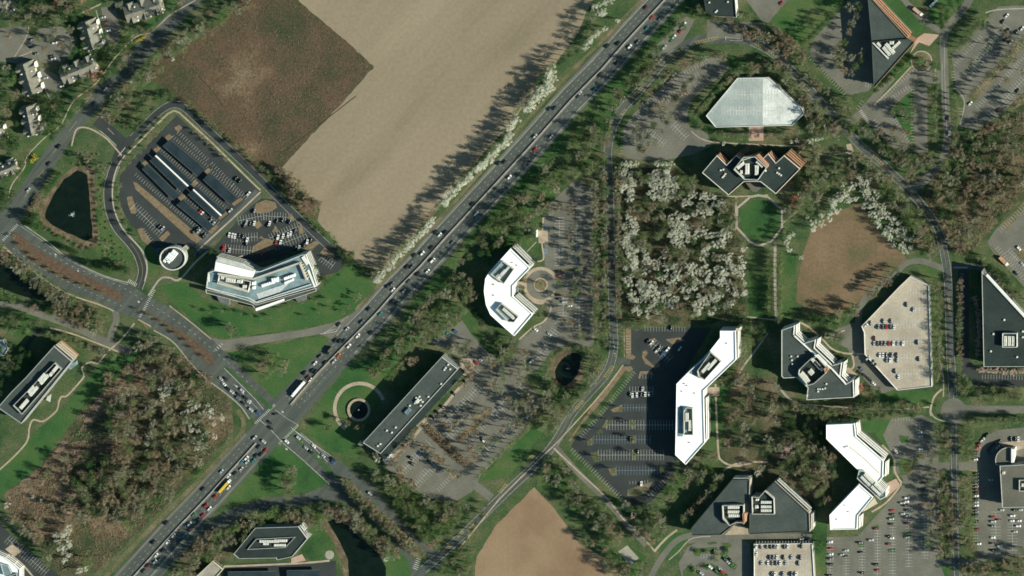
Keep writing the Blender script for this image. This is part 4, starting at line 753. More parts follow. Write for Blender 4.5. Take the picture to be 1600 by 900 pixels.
# --- left
o = building('long dark-roofed office with rows of rooftop units beside the winding path', 'office building', [(84, 541), (112, 565), (33, 662), (-4, 637), (18, 612), (40, 590)], roof='roof_grey', wall='grey_wall', cap='grey_wall')
screen(o, [(85, 567), (96, 577), (34, 648), (20, 634)], 16, 3, 'grey_wall', [(85, 578, 9, 3, 3, 49), (80, 584, 5, 3, 3, 49), (69, 593, 11, 3, 3, 49), (65, 590, 9, 3, 3, 49), (52, 612, 10, 3, 3, 49), (48, 609, 8, 3, 3, 49), (37, 632, 10, 3.4, 3, 49)]); terraces(o, (86, 540), (113, 563), (.7, .7), 16, 3, 1.4, 'white_wall', 'tan_wall', 'brick'); block(o, 'entrance_canopy', [(74, 620), (80, 616), (78, 628), (72, 625)], 3, 3.7, 'cap')
block(o, 'annexe', [(104, 572), (118, 565), (120, 570), (110, 578)], 0, 5, 'roof_teal')
o = building('dark elongated hexagonal office with a sunken rooftop plant court', 'office building', [(399, 825), (466, 823), (480, 842), (456, 870), (433, 875), (431, 872), (373, 873), (365, 866)], h=12, n=3, roof='roof_dark', wall='grey_wall', cap='cap', cap_w=.3)
screen(o, [(400, 842), (462, 839), (446, 856), (386, 859)], 12, 1.6, 'grey_wall', [(420, 846, 18, 2.4, 1.4, 0), (438, 845, 12, 2.4, 1.4, 0), (437, 852, 11, 2.2, 1.4, 0), (415, 850, 5, 2, 1.2, 0)]); terraces(o, (467, 822), (474, 831), (.75, .66), 12.5, 3, 1.2, 'grey_wall', 'cap', 'cap'); terraces(o, (474, 838), (481, 842), (.75, .66), 12.5, 2, 1.2, 'grey_wall', 'cap', 'cap')
o = building('low pale flat-roofed shed beside the row of trees by the highway', 'shed', [(305, 902), (332, 877), (348, 890), (334, 906)], h=5, n=1, roof='concrete', wall='tan_wall', cap='tan_wall', name='shed')
o = building('white-roofed complex cut by the lower left corner of the picture', 'office building', [(-14, 862), (8, 872), (22, 882), (31, 890), (31, 914), (-14, 914)], h=12, n=3, roof='roof_white', cap='white_wall'); block(o, 'roof_bay', [(0, 880), (12, 884), (18, 896), (6, 900)], 12, 15, 'roof_teal', .4); block(o, 'roof_bay', [(14, 900), (26, 896), (28, 910), (14, 912)], 12, 14, 'roof_grey', .4)
o = building('small teal-roofed house cut by the left edge beside the dark shade', 'house', [(-14, 530), (4, 532), (13, 545), (6, 556), (-14, 552)], h=7, n=2, roof='roof_teal', wall='grey_wall', cap='cap', name='house')
# --- glass office at upper left
o = building('pale steel and glass office with a broken-line plan above the wide lawn', 'office building', [(339, 401), (379, 412), (400, 424), (407, 424), (472, 398), (478, 398), (487, 420), (495, 447), (400, 474), (387, 470), (322, 450), (325, 426), (334, 423)], roof='roof_teal', wall='grey_wall', cap='unit', ledge='unit')
block(o, 'white_roof', [(337, 409), (397, 424), (395, 435), (335, 423)], 15, 18, 'roof_white'); block(o, 'stair_roof', [(341, 402), (378, 413), (396, 423), (337, 408)], 15, 17.4, 'cap')
rail(o, 'parapet', [(340, 428), (396, 436), (468, 411), (479, 438)], 16, 19, 1.5, 'tan_wall'); rail(o, 'parapet', [(339, 442), (388, 456)], 16, 19, 1.5, 'tan_wall'); rail(o, 'parapet', [(322, 449), (386, 465), (400, 472), (486, 444)], 15, 17.6, .5, 'white_wall')
screen(o, [(342, 430), (370, 434), (392, 440), (388, 455), (340, 440)], 16, 3, 'unit', [(360, 438, 9, 4, 3, -8), (349, 434, 5, 3, 2, -8), (374, 440, 5, 3, 3, -10), (382, 448, 4, 3, 2, 0)], 'roof_grey')
for p in ((452, 433, 11, 2.6, 2.5, 20), (451, 440, 9, 2, 2, 22), (418, 444, 12, 2.6, 2.5, 18), (429, 438, 6, 4, 3, 10), (396, 443, 3, 3, 3, 0), (396, 450, 2.5, 2.5, 3, 0)): unit(o, p[0], p[1], 16, *p[2:], m='roof_white')
block(o, 'roof_panel', [(400, 459), (452, 442), (438, 456), (404, 467)], 15.6, 16.3, 'steel')
rail(o, 'white_wall_panel', [(326, 428), (326, 440)], 12, 16.8, 1.4, 'white_wall'); rail(o, 'white_wall_panel', [(473, 401), (481, 413)], 14, 17.2, 3.4, 'white_wall'); rail(o, 'white_wall_panel', [(481, 422), (492, 449)], 12, 17, 1.6, 'white_wall')
for i in range(6): rail(o, 'louvre', [(468+i*1.6, 415+i*4), (474+i*1.6, 413+i*4)], 16, 18, .7, 'tan_wall')
block(o, 'lower_roof', [(321, 452), (386, 468), (400, 476), (494, 450), (494, 455), (401, 486), (394, 477), (322, 458)], 0, 9.5, 'roof_grey', .5); block(o, 'canopy', [(399, 482), (443, 467), (444, 470), (400, 486)], 9, 10.6, 'roof_white')
for pts in ([(338, 462), (358, 468), (358, 477), (343, 472)], [(460, 465), (476, 460), (479, 468), (466, 473)]): block(o, 'terrace_roof', pts, 0, 4, 'unit_dark')
# --- round pavilion
pts = disc(269.5, 404, 20.5, 26, ry=18.5)
o = building('round pavilion with a teal roof and white rim at the end of the parking drive', 'pavilion', pts, h=8, n=2, roof='roof_grey', wall='grey_wall', cap='unit', name='pavilion', cap_w=.8, parapet=1.4)
for p in ((266, 402, 7, 5, 2.6, -40), (272, 396, 6, 4, 2.4, -40), (260, 404, 3, 2, 2, -40), (257, 408, 3, 2, 2, -40), (263, 409, 3, 2, 2, -40)): unit(o, p[0], p[1], 8, *p[2:], m='roof_white')
block(o, 'porch', [(280, 392), (289, 384), (294, 389), (285, 396)], 0, 4, 'concrete', .3)

# --- parking decks
def deck(label, pts, h, m, rows, w=.3, ww='concrete'):
    P = WP(pts, h+.9); root = empty('parking_deck', (0, 0, 0)); tag(root, label, 'parking deck', 'multi-storey parking decks')
    storeys(root, P, 0, h, 2, M['grey_wall'], M['concrete'], .3, win=False)
    b = MB(); b.flat(offset(P, .2), h); b.build('deck_floor', M[m], root)
    b = MB(); ring(b, P, .45, h-.4, h+.9); b.build('parapet', M['white_wall'], root)
    for (x0, y0, x1, y1, d, both) in rows:
        b = MB(); L = math.hypot(x1-x0, y1-y0); n = max(1, round(L/4.6)); dx, dy = (x1-x0)/L, (y1-y0)/L; nx, ny = dy, -dx
        for i in range(n+1):
            x, y = x0+(x1-x0)*i/n, y0+(y1-y0)*i/n
            b.strip(W(x-nx*d*both, y-ny*d*both, h), W(x+nx*d, y+ny*d, h), w, h+.03)
        if both: b.strip(W(x0, y0, h), W(x1, y1, h), w, h+.05)
        b.build('bay_lines', M['paint_white'], root)
    return root
D1 = deck('pale blue-grey hexagonal parking deck inside the northern loop road', [(1152, 122), (1200, 121), (1253, 169), (1256, 178), (1238, 196), (1118, 199), (1103, 181)], 6, 'deck_cool', [(1153, 127, 1198, 127, 5, 0), (1150, 148, 1215, 148, 7.5, 1), (1128, 173, 1232, 173, 7.5, 1)], w=.5)
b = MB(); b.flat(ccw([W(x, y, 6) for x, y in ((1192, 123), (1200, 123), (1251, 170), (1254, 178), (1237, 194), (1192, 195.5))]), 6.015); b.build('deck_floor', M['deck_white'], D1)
D2 = deck('warm concrete parking deck half full of cars south of the brown playing field', [(1422, 432), (1451, 446), (1456, 604), (1402, 610), (1351, 554), (1350, 520), (1346, 510), (1405, 448)], 6, 'deck_warm', [(1366, 507, 1440, 507, 7, 1), (1364, 533, 1440, 533, 7, 1), (1372, 559, 1440, 559, 7, 1), (1392, 584, 1446, 584, 7, 1), (1408, 482, 1446, 482, 7, 1), (1418, 458, 1446, 458, 7, 1)])
D3 = deck('pale concrete parking deck full of cars cut by the bottom edge', [(1178, 850), (1269, 849), (1273, 914), (1178, 914)], 6, 'deck_warm', [(1182, 850, 1264, 850, 5, 0), (1182, 876, 1264, 876, 7, 1), (1182, 902, 1264, 902, 7, 1)])
# --- bus shelter, round fountain, solar carports
t = empty('shelter', (*W(833, 365), 0)); tag(t, 'small dark-roofed shelter with a white post wall by the north end of the paved path', 'shelter')
x, y = W(833, 365, 4); rx, ry = x-t.location.x, y-t.location.y
b = MB(); b.box((rx, ry, 3.6), (5.4, 7.2, .5)); b.build('roof', M['roof_dark'], t); b = MB(); b.box((rx+3, ry, 1.9), (.9, 7, 3.8)); b.build('wall', M['white_wall'], t)
t = empty('fountain', (*W(561, 640), 0)); tag(t, 'round dark fountain pool with a pale stone rim beside the long dark office', 'fountain')
b = MB(); P = [(x-t.location.x, y-t.location.y) for x, y in WP(disc(561, 640, 18, 36), 0)]; ring(b, P, 2.2, -.1, 1.3); b.build('stone_rim', M['paving_tan'], t)
b = MB(); b.flat(offset(P, 2.0), .55); b.build('water', M['water'], t); b = MB(); b.cyl((0, 0, .5), .8, .6, 10); b.cyl((0, 0, 1.1), .25, 2.2, 8, .05); b.build('jet', M['foam'], t)
for (px, py, nm) in ((113, 335, 'white fountain jet spraying in the middle of the large western pond'), (888, 576, 'faint fountain jet in the middle of the small oval pond')):
    t = empty('fountain_jet', (*W(px, py), .1)); tag(t, nm, 'fountain'); b = MB()
    for i in range(70 if px < 500 else 20):
        a, r = random.uniform(0, 6.28), abs(random.gauss(0, 1.4)); z = max(.05, 2.4-r*.9)*random.random(); s_ = .25
        b.box((r*math.cos(a), r*math.sin(a), z), (s_, s_, s_), a)
    b.build('spray', M['foam'], t); b = MB(); b.cyl((0, 0, 0), .35, .5, 8); b.build('nozzle', M['steel'], t)
def carport(label, q, h=4.2, ridge=False):
    "q: four plan corners of the canopy"
    P = [W(x, y, h) for x, y in q]; c = (sum(p[0] for p in P)/4, sum(p[1] for p in P)/4); root = empty('solar_carport', (*c, 0)); tag(root, label, 'solar carport', 'solar carports over the parking rows')
    L = [(p[0]-c[0], p[1]-c[1]) for p in P]; hh = [h+.5, h+.5, h-.4, h-.4]; b = MB()
    v = [(L[i][0], L[i][1], hh[i]) for i in range(4)]; u_ = [(x, y, z+.18) for x, y, z in v]
    b.quad(*u_); b.quad(*v[::-1])
    for i in range(4): b.quad(v[i], v[(i+1) % 4], u_[(i+1) % 4], u_[i])
    b.build('solar_roof', M['solar'], root)
    n = 5
    for k in range(n):
        t_ = (k+.5)/n; a = (L[0][0]*(1-t_)+L[1][0]*t_, L[0][1]*(1-t_)+L[1][1]*t_); e = (L[3][0]*(1-t_)+L[2][0]*t_, L[3][1]*(1-t_)+L[2][1]*t_)
        m_ = ((a[0]+e[0])/2, (a[1]+e[1])/2); b = MB(); b.box((*m_, h/2), (.4, .4, h)); b.build('post', M['steel'], root)
    for i0, i1 in ((0, 1), (3, 2)):
        b = MB(); b.strip(L[i0], L[i1], .25, hh[i0]+.23); b.build('edge_trim', M['unit_dark'], root)
    if ridge:
        b = MB(); a, e = L[3], L[2]; b.strip((a[0], a[1]), (e[0], e[1]), 1.4, hh[3]+.3); b.build('gutter', M['roof_white'], root)
    return root
for lb, q, rg in (('northern half of the outer solar carport beside the open parking aisle', [(266, 217), (321, 264), (309, 276), (254, 228)], 0), ('southern half of the outer solar carport beside the open parking aisle', [(328, 269), (370, 308), (360, 320), (317, 281)], 0),
    ('northern leaf of the middle solar carport with the white gutter', [(249, 236), (302, 285), (294, 291), (243, 243)], 1), ('dark northern leaf below the white gutter of the middle solar carport', [(242, 244), (292, 292), (284, 301), (234, 251)], 0),
    ('southern leaf of the middle solar carport with the white gutter', [(307, 291), (353, 331), (346, 337), (302, 296)], 1), ('dark southern leaf below the white gutter of the middle solar carport', [(301, 297), (344, 338), (338, 344), (293, 304)], 0),
    ('northern half of the inner solar carport nearest the curved kerb', [(230, 256), (281, 304), (271, 313), (222, 264)], 0), ('southern half of the inner solar carport nearest the curved kerb', [(286, 311), (334, 352), (325, 361), (276, 320)], 0),
    ('solar carport by the bottom edge, western one of two below the hexagonal office', [(356, 893), (431, 892), (431, 910), (356, 910)], 0), ('solar carport by the bottom edge, eastern one of two below the hexagonal office', [(448, 891), (499, 890), (500, 910), (448, 910)], 0)): carport(lb, q, 4.2, rg)

# --- townhouses
def house(label, cx, cy, L, Wd, dx, dy, n=3, h=6.5, rh=4.2):
    "gabled terrace: ridge along (dx, dy) in plan direction (y down), n cross gables on the east side"
    x, y = W(cx, cy, h+rh); L *= S; Wd *= S; rz = math.atan2(-dy, dx); root = empty('townhouse', (x, y, 0), rz); tag(root, label, 'townhouse', 'townhouses in the north-west corner')
    l, w = L/2, Wd/2; b = MB(); b.box((0, 0, h/2), (L-1, Wd-1, h)); b.build('wall', M['tan_wall'], root)
    r = MB(); r.quad((-l, -w, h-.3), (l, -w, h-.3), (l-1, 0, h+rh), (-l+1, 0, h+rh)); r.quad((l, w, h-.3), (-l, w, h-.3), (-l+1, 0, h+rh), (l-1, 0, h+rh)); r.quad((l, -w, h-.3), (l, w, h-.3), (l-1, 0, h+rh)); r.quad((-l, w, h-.3), (-l, -w, h-.3), (-l+1, 0, h+rh)); r.quad((-l, -w, h-.35), (-l, w, h-.35), (l, w, h-.35), (l, -w, h-.35))
    ro = r.build('roof', M['shingle'], root)
    for i in range(n):
        t = -l+L*(i+.5)/n; gw = L/n*.30
        for s_ in (-1, 1):
            g = MB(); yo = s_*(w+1.6); zt = h+rh*.62
            g.quad((t-gw, yo, h-.6), (t, yo, zt), (t, 0, zt), (t-gw, 0, h-.6)) if s_ < 0 else g.quad((t-gw, 0, h-.6), (t, 0, zt), (t, yo, zt), (t-gw, yo, h-.6))
            g.quad((t, yo, zt), (t+gw, yo, h-.6), (t+gw, 0, h-.6), (t, 0, zt)) if s_ < 0 else g.quad((t, 0, zt), (t+gw, 0, h-.6), (t+gw, yo, h-.6), (t, yo, zt))
            g.build('gable_roof', M['shingle'], ro)
            e = MB(); e.quad((t-gw+.3, yo*.96, 0), (t+gw-.3, yo*.96, 0), (t+gw-.3, yo*.96, h-.6), (t, yo*.96, zt-.3), (t-gw+.3, yo*.96, h-.6))
            e.box((t, s_*(w+.6), (h-1)/2), (gw*1.7, 2.4, h-1)); e.build('gable_wall', M['white_wall'], root)
            if (i+s_) % 2: d = MB(); d.box((t+gw*1.45, s_*w*.62, h+rh*.40), (1.1, 1.3, 1.2)); d.build('dormer', M['white_wall'], ro)
        c_ = MB(); c_.box((t+gw, .6, h+rh+.5), (.8, .8, 1.4)); c_.build('chimney', M['unit_dark'], ro)
    return root
house('townhouse block with white dormers east of the small round green', 139, 56, 48, 26, .27, .96)
house('townhouse block nearest the salmon-coloured tree by the wide street', 120, 111, 58, 24, .92, -.38)
house('townhouse block cut by the top edge beside the wide street', 222, 16, 60, 26, .95, -.30)
house('townhouse block west of the small car court, second from the left edge', 43, 124, 52, 26, .3, .95)
house('townhouse block south of the others, above the yellow shrub', 45, 190, 48, 22, .2, .98)
house('townhouse block cut by the left edge above the western pond', 6, 266, 36, 18, .93, -.37, 2)
house('townhouse block cut by the top left edge beside the lane', -4, 8, 30, 18, .95, .2, 2)
house('townhouse half hidden by dark evergreens on the left edge', -6, 210, 30, 18, .2, .98, 2)
# ================================================================ vehicles
ORD = 'first second third fourth fifth sixth seventh eighth ninth tenth eleventh twelfth thirteenth fourteenth fifteenth sixteenth seventeenth eighteenth nineteenth twentieth'.split()
TENS = {2: 'twent', 3: 'thirt', 4: 'fort', 5: 'fift', 6: 'sixt', 7: 'sevent', 8: 'eight', 9: 'ninet'}
def ordinal(i):
    if i < 20: return ORD[i]
    n = i+1
    if n >= 100: return 'hundredth'
    return TENS[n//10]+'ieth' if n % 10 == 0 else TENS[n//10]+'y-'+ORD[n % 10-1]
CARREST = []; NCAR = [0]
SHORT = [('the belt between the highway and the long dark office', 'the highway belt by the long dark office'), ('the belt right of the highway', 'the highway belt'), ('the flowering belt along the north-east edge of', 'the flowering belt north-east of'), ('the dark asphalt car park', 'the dark car park'), ('between the small bare field and', 'between the bare field and'), ('the double row between strip car park and boulevard,', 'the boulevard double row,'), ('the dark garden west of', 'the garden west of'), ('the car park behind the long dark office', 'the slab office car park'), ('the edge between playing field and', 'the playing field edge by'), ('the belt between the wide street and the meadow,', 'the wide street belt,'), ('the clipped row on the north-west bank of', 'the clipped row beside'), ('the shaded east edge of', 'the east edge of')]
def fit(a, place):
    t = f'{a} {place}'.strip()
    for p_, q_ in SHORT:
        if len(t.split()) > 16: t = t.replace(p_, q_)
    while len(t.split()) > 16 and ' the ' in t[len(a):]: t = t[:len(a)]+t[len(a):].replace(' the ', ' ', 1)
    return t
def label_all(items, noun, place, axis):
    "items: [(object, describing word, x, y)] of one place; gives each a label that picks it out"
    kinds = {}
    for it in items: kinds.setdefault(it[1], []).append(it)
    frm = {'w': 'from the west', 'n': 'from the north'}[axis]
    for k, L in kinds.items():
        L.sort(key=lambda i: i[2] if axis == 'w' else i[3])
        for n, it in enumerate(L):
            if len(L) == 1: it[0]['label'] = fit(f'{k} {noun}', place)
            else: it[0]['label'] = fit(f'{ordinal(n)} {k} {noun} {frm}', place)
def car_meshes(kind):
    L, Wd, H_ = dict(sedan=(4.7, 1.9, 1.45), suv=(4.8, 2.0, 1.75), van=(5.3, 2.1, 2.1))[kind]
    prof = dict(sedan=[(-2.35, .45), (-2.3, .85), (-1.5, .95), (1.35, .95), (2.2, .80), (2.35, .45)], suv=[(-2.4, .5), (-2.38, 1.0), (-1.9, 1.08), (1.3, 1.08), (2.2, .95), (2.4, .5)], van=[(-2.65, .5), (-2.65, 1.15), (-2.3, 1.25), (1.7, 1.25), (2.5, 1.0), (2.65, .5)])[kind]
    cab = dict(sedan=[(-1.75, .95), (-1.05, 1.42), (.35, 1.45), (1.15, .95)], suv=[(-2.25, 1.08), (-1.9, 1.7), (.45, 1.75), (1.2, 1.08)], van=[(-2.5, 1.25), (-2.35, 2.05), (1.0, 2.1), (1.9, 1.25)])[kind]
    b = MB(); w = Wd/2
    def ext(P, wb, wt, zb, zt):
        n = len(P); k = len(b.v)
        for s_ in (-1, 1):
            for x, z in P:
                t = (z-zb)/(zt-zb) if zt > zb else 0; b.v.append((x, s_*(wb+(wt-wb)*t), z))
        for i in range(n-1): b.f.append((k+i+1, k+i, k+n+i, k+n+i+1)); b.m.append(b.mi)
        b.f.append((k, k+n-1, k+n+n-1, k+n)); b.m.append(b.mi)
        b.f.append(tuple(k+i for i in range(n))); b.m.append(b.mi); b.f.append(tuple(k+n+i for i in reversed(range(n)))); b.m.append(b.mi)
    lo = [(prof[0][0]+.1, .28)]+prof+[(prof[-1][0]-.1, .28)]
    ext(lo, w, w*.93, .28, prof[2][1])
    # roof panel belongs to the body, the glasshouse is a separate part
    c0, c1 = cab[1], cab[2]; b.box(((c0[0]+c1[0])/2, 0, max(c0[1], c1[1])+.01), (c1[0]-c0[0], Wd*.74, .06))
    body = b
    b = MB(); g0 = cab[0][1]; ext(cab, w*.90, w*.74, g0, max(c0[1], c1[1])); glass = b
    b = MB()
    for x in (-L*.3, L*.3):
        for s_ in (-1, 1):
            k = len(b.v); r = .33
            for yy in (s_*(w-.22), s_*(w+.01)): b.v += [(x+r*math.cos(2*math.pi*i/10), yy, r+r*math.sin(2*math.pi*i/10)) for i in range(10)]
            for i in range(10): j = (i+1) % 10; b.f.append((k+i, k+j, k+10+j, k+10+i)); b.m.append(0)
            b.f.append(tuple(k+10+i for i in range(10))); b.m.append(0); b.f.append(tuple(k+i for i in reversed(range(10)))); b.m.append(0)
    return body, glass, b
CM = {}
for kd in ('sedan', 'suv', 'van'):
    bo, gl, wh = car_meshes(kd); CM[kd] = (bo, gl.mesh('car_window', M['glass']), wh.mesh('car_wheels', M['tyre']), {})
def car(x, y, col, ang, z=None, place='', zr=None, rest=False):
    kd = random.choice(['sedan', 'sedan', 'suv']) if col != 'wvan' else 'van'
    col = 'white' if col == 'wvan' else col
    bo, gm, wm, cache = CM[kd]
    if col not in cache: cache[col] = bo.mesh('car_body', M['car_'+col])
    wx, wy = W(x, y, (zr or 0)+1); z = zr+.05 if zr else ground_z(wx, wy)+.01
    if rest:
        for m_ in (cache[col], gm, wm): CARREST.append((m_, (wx, wy, z), R(ang+random.uniform(-2, 2)), (1, 1, 1)))
        return None
    root = empty('car', (wx, wy, z), R(ang+random.uniform(-2, 2))); root['category'] = 'car'; root['group'] = 'cars '+place
    link('body', cache[col], root); link('window', gm, root); link('wheels', wm, root)
    return root
CROWDED = ('on the warm parking deck', 'on the pale parking deck', 'in the large south-east', 'in the fan-shaped', 'in the long parking lane', 'around the brown-roofed', 'in the rows below', 'among the solar', 'in the slanting', 'in the car park behind', 'in the court', 'in the dark asphalt', 'in the small landscaped')
def cars(place, ang, axis, lst, zr=None):
    items = []
    for c_ in lst:
        x, y, col = c_[:3]; a = c_[3] if len(c_) > 3 else ang
        rest = col in ('black', 'grey') and place.startswith(CROWDED)
        if not rest: NCAR[0] += 1
        o = car(x, y, col, a, place=place, zr=zr, rest=rest)
        if o: items.append((o, {'wvan': 'white'}.get(col, col), x, y))
    label_all(items, 'car', place, axis)
g, k, w_, s, r_, t_ = 'grey', 'black', 'white', 'silver', 'red', 'teal'
cars('on the highway above the two curving boulevards', 49, 'n', [(1009, 12, 'maroon'), (1019, 27, r_), (1031, 30, g), (1011, 44, t_), (949, 72, k), (966, 68, k), (984, 73, w_), (997, 66, g), (965, 99, k), (938, 116, k), (929, 140, t_), (903, 150, k), (906, 146, s), (858, 170, k), (866, 169, k), (836, 213, s), (861, 214, s), (779, 255, k), (788, 253, k), (836, 234, r_)])
cars('on the highway beside the ploughed field', 49, 'n', [(796, 277, w_), (738, 319, k), (744, 334, s), (746, 340, t_), (681, 363, k), (687, 367, w_), (696, 363, k), (707, 379, g), (674, 387, k), (660, 396, w_), (647, 399, k), (676, 407, 'wvan'), (636, 417, k), (644, 417, g), (668, 424, w_), (653, 428, k), (637, 439, k), (605, 447, k), (613, 444, g)])
cars('on the highway just above the big crossing', 49, 'n', [(614, 453, w_), (631, 455, g), (614, 471, k), (620, 474, k), (576, 483, k), (594, 491, t_), (566, 503, g), (529, 507, k), (542, 514, s), (579, 520, k), (559, 525, w_), (524, 532, k), (531, 533, k), (537, 533, k), (545, 541, w_), (513, 549, k), (501, 557, g), (529, 556, 'orange'), (522, 565, s), (492, 568, w_), (508, 567, k), (488, 579, k), (493, 581, k), (476, 583, k), (481, 590, 'maroon'), (485, 594, w_)])
cars('in the middle of the big crossing', -43, 'n', [(430, 647, k, 5), (421, 660, k), (423, 669, k), (404, 645, 'blue'), (412, 690, s), (398, 684, s, 49), (448, 690, w_)])
cars('queuing on the highway below the big crossing', 49, 'n', [(346, 737, s), (317, 764, k), (260, 817, k), (240, 847, k), (385, 716, w_), (386, 722, s), (377, 733, s), (378, 722, t_), (357, 744, w_), (357, 762, w_), (336, 776, r_), (322, 790, r_), (327, 795, w_), (317, 805, r_), (303, 804, 'green'), (296, 819, w_), (297, 827, 'maroon'), (271, 837, s), (288, 837, t_), (262, 847, w_), (255, 860, k), (244, 868, w_), (242, 878, w_), (230, 884, r_), (404, 698, k), (415, 704, r_), (408, 710, k), (400, 712, k), (396, 720, t_), (367, 740, k), (310, 812, k), (280, 846, k), (224, 892, k), (250, 874, g)])
cars('waiting on the boulevard left of the big crossing', -43, 'n', [(345, 592, s), (352, 592, k), (350, 600, w_), (357, 608, k), (362, 612, s), (372, 616, k), (380, 630, k), (378, 610, s), (388, 628, s), (372, 622, g), (392, 640, s), (384, 622, k)])
cars('on the road right of the big crossing', -45, 'n', [(520, 718, k), (520, 722, 'blue'), (478, 700, s), (490, 697, w_), (505, 712, s), (578, 771, s), (466, 684, s), (486, 706, k)])
cars('on the wide street past the townhouses', 51, 'n', [(92, 229, k), (76, 256, k), (44, 297, s), (147, 162, k), (164, 140, s)])
cars('in the court among the townhouses', 10, 'n', [(164, 35, 'maroon'), (161, 27, s), (19, 16, w_), (85, 67, w_), (50, 74, k), (56, 84, g), (80, 88, k), (71, 122, s), (96, 135, w_), (169, 48, w_), (176, 13, k), (50, 62, g), (83, 92, s)])
cars('in the fan-shaped rows above the glass office', 78, 'w', [(385, 348, s), (397, 349, w_), (381, 353, k), (418, 352, k), (421, 349, w_), (432, 346, k), (441, 344, k), (452, 347, k), (358, 367, w_), (363, 368, w_), (367, 369, w_), (373, 369, k), (379, 370, k), (386, 375, w_), (385, 381, k), (349, 388, r_), (358, 391, s), (434, 371, w_), (442, 369, w_), (450, 367, w_), (454, 365, w_), (438, 379, w_), (431, 380, r_), (460, 362, k), (467, 387, s), (475, 383, k), (480, 378, w_), (485, 376, k), (397, 330, g), (461, 388, k), (409, 396, r_), (390, 350, k)])
cars('among the solar carports', 48, 'w', [(254, 357, s), (388, 303, w_), (360, 329, s), (315, 334, w_), (312, 331, r_), (308, 358, k), (302, 362, k), (310, 362, s), (318, 368, k), (328, 345, g), (374, 283, k), (368, 279, k), (358, 308, k), (248, 354, k), (333, 350, s)])
cars('in the shade beside the round pavilion', 60, 'w', [(305, 397, 'blue'), (247, 391, 'blue')])
cars('in the strip car park right of the chevron office', 0, 'n', [(872, 424, k), (874, 431, r_), (872, 461, k), (873, 467, k), (882, 472, s), (837, 515, w_, -40), (858, 522, s, -40), (830, 565, w_, 40), (890, 478, w_)])
cars('in the car park behind the long dark office', -43, 'w', [(727, 597, k), (691, 636, k), (683, 644, k), (676, 652, k), (699, 652, g), (744, 567, r_), (750, 562, s), (642, 716, k), (644, 725, k), (656, 710, 'blue'), (671, 722, k), (632, 698, k), (645, 753, k), (757, 690, w_), (754, 686, g), (700, 522, t_), (712, 518, 'blue'), (682, 531, s), (709, 615, k)])
cars('in the dark asphalt car park left of the zigzag office', 50, 'w', [(1018, 536, w_), (1026, 548, w_), (1029, 544, g), (1036, 552, 'blue'), (1043, 546, w_), (1062, 545, s), (1012, 533, k), (988, 618, w_, 90), (995, 617, w_, 90), (984, 616, k, 90), (1004, 608, s, 90), (1008, 616, w_, 90), (1014, 616, s, 90), (1001, 617, k, 90), (1002, 756, w_, 90), (996, 706, k, 90), (1048, 512, k, 90), (984, 686, k, 90)])
cars('beside the west wall of the warm parking deck', -45, 'n', [(1343, 582, k), (1351, 587, k), (1358, 593, k), (1365, 599, w_), (1347, 577, g)])
cars('on the warm parking deck', 90, 'w', [(1353, 509, w_, 40), (1360, 505, g), (1380, 502, g), (1392, 502, g), (1372, 511, g), (1379, 511, k), (1385, 511, r_), (1391, 511, k), (1397, 511, w_), (1366, 529, 'maroon'), (1366, 537, s), (1371, 537, k), (1377, 537, g), (1382, 537, g), (1389, 537, r_), (1396, 537, w_), (1403, 537, s), (1411, 537, w_), (1433, 535, k), (1375, 555, w_), (1380, 555, w_), (1384, 555, k), (1393, 555, g), (1401, 555, k), (1385, 563, g), (1391, 563, w_), (1401, 563, g), (1435, 561, k), (1398, 580, k), (1404, 589, w_), (1356, 560, s, 45), (1364, 566, g, 45), (1367, 571, k, 45), (1416, 476, k), (1428, 484, s)], zr=6.0)
cars('on the pale parking deck at the bottom edge', 90, 'w', [(1182, 854, w_), (1188, 854, k), (1198, 854, g), (1204, 854, k), (1210, 854, g), (1215, 854, w_), (1225, 854, k), (1231, 854, w_), (1252, 853, k), (1182, 866, w_), (1202, 871, k), (1208, 871, g), (1214, 871, w_), (1224, 871, k), (1237, 871, s), (1250, 871, k), (1200, 880, w_), (1206, 880, g), (1212, 880, k), (1219, 880, w_), (1228, 880, s), (1247, 880, k), (1190, 880, s), (1206, 897, k), (1211, 897, w_), (1223, 897, g), (1244, 897, w_), (1236, 897, k)], zr=6.0)
cars('in the shaded lane behind the pale parking deck', 0, 'w', [(1252, 843, w_), (1264, 843, 'blue')])
cars('in the large south-east car park', 0, 'n', [(1437, 676, s), (1438, 682, s), (1438, 702, w_), (1400, 706, w_, -50), (1417, 778, w_), (1416, 784, w_), (1410, 786, s), (1415, 790, k), (1417, 797, k), (1410, 803, s), (1418, 806, s), (1394, 798, r_), (1394, 804, k), (1393, 811, s), (1392, 819, k), (1418, 818, 'maroon'), (1368, 826, 'maroon'), (1361, 844, s), (1388, 838, k), (1393, 841, w_), (1388, 850, 'maroon'), (1417, 840, s), (1344, 848, g), (1345, 863, k), (1322, 860, s), (1315, 867, s), (1321, 869, k), (1297, 847, w_), (1298, 857, r_), (1298, 866, w_), (1298, 882, k), (1298, 873, g), (1369, 882, k), (1371, 891, r_), (1347, 895, k), (1442, 755, k), (1442, 765, k), (1443, 775, k), (1440, 789, 'maroon'), (1296, 899, k)])
cars('in the long parking lane left of the brown-roofed office', 0, 'n', [(1524, 718, w_), (1523, 712, k), (1524, 707, k), (1528, 700, 'orange', 20), (1529, 694, 'maroon', 30), (1535, 688, w_, 45), (1538, 684, s, 45), (1542, 680, k, 45)]+[(1525, 740+5*i, c) for i, c in enumerate([k, k, k, k, g, 'maroon', k, w_, k, s, w_, k, 'grey', k])]+[(1526, 815, k), (1526, 827, 'maroon'), (1529, 850, w_)])
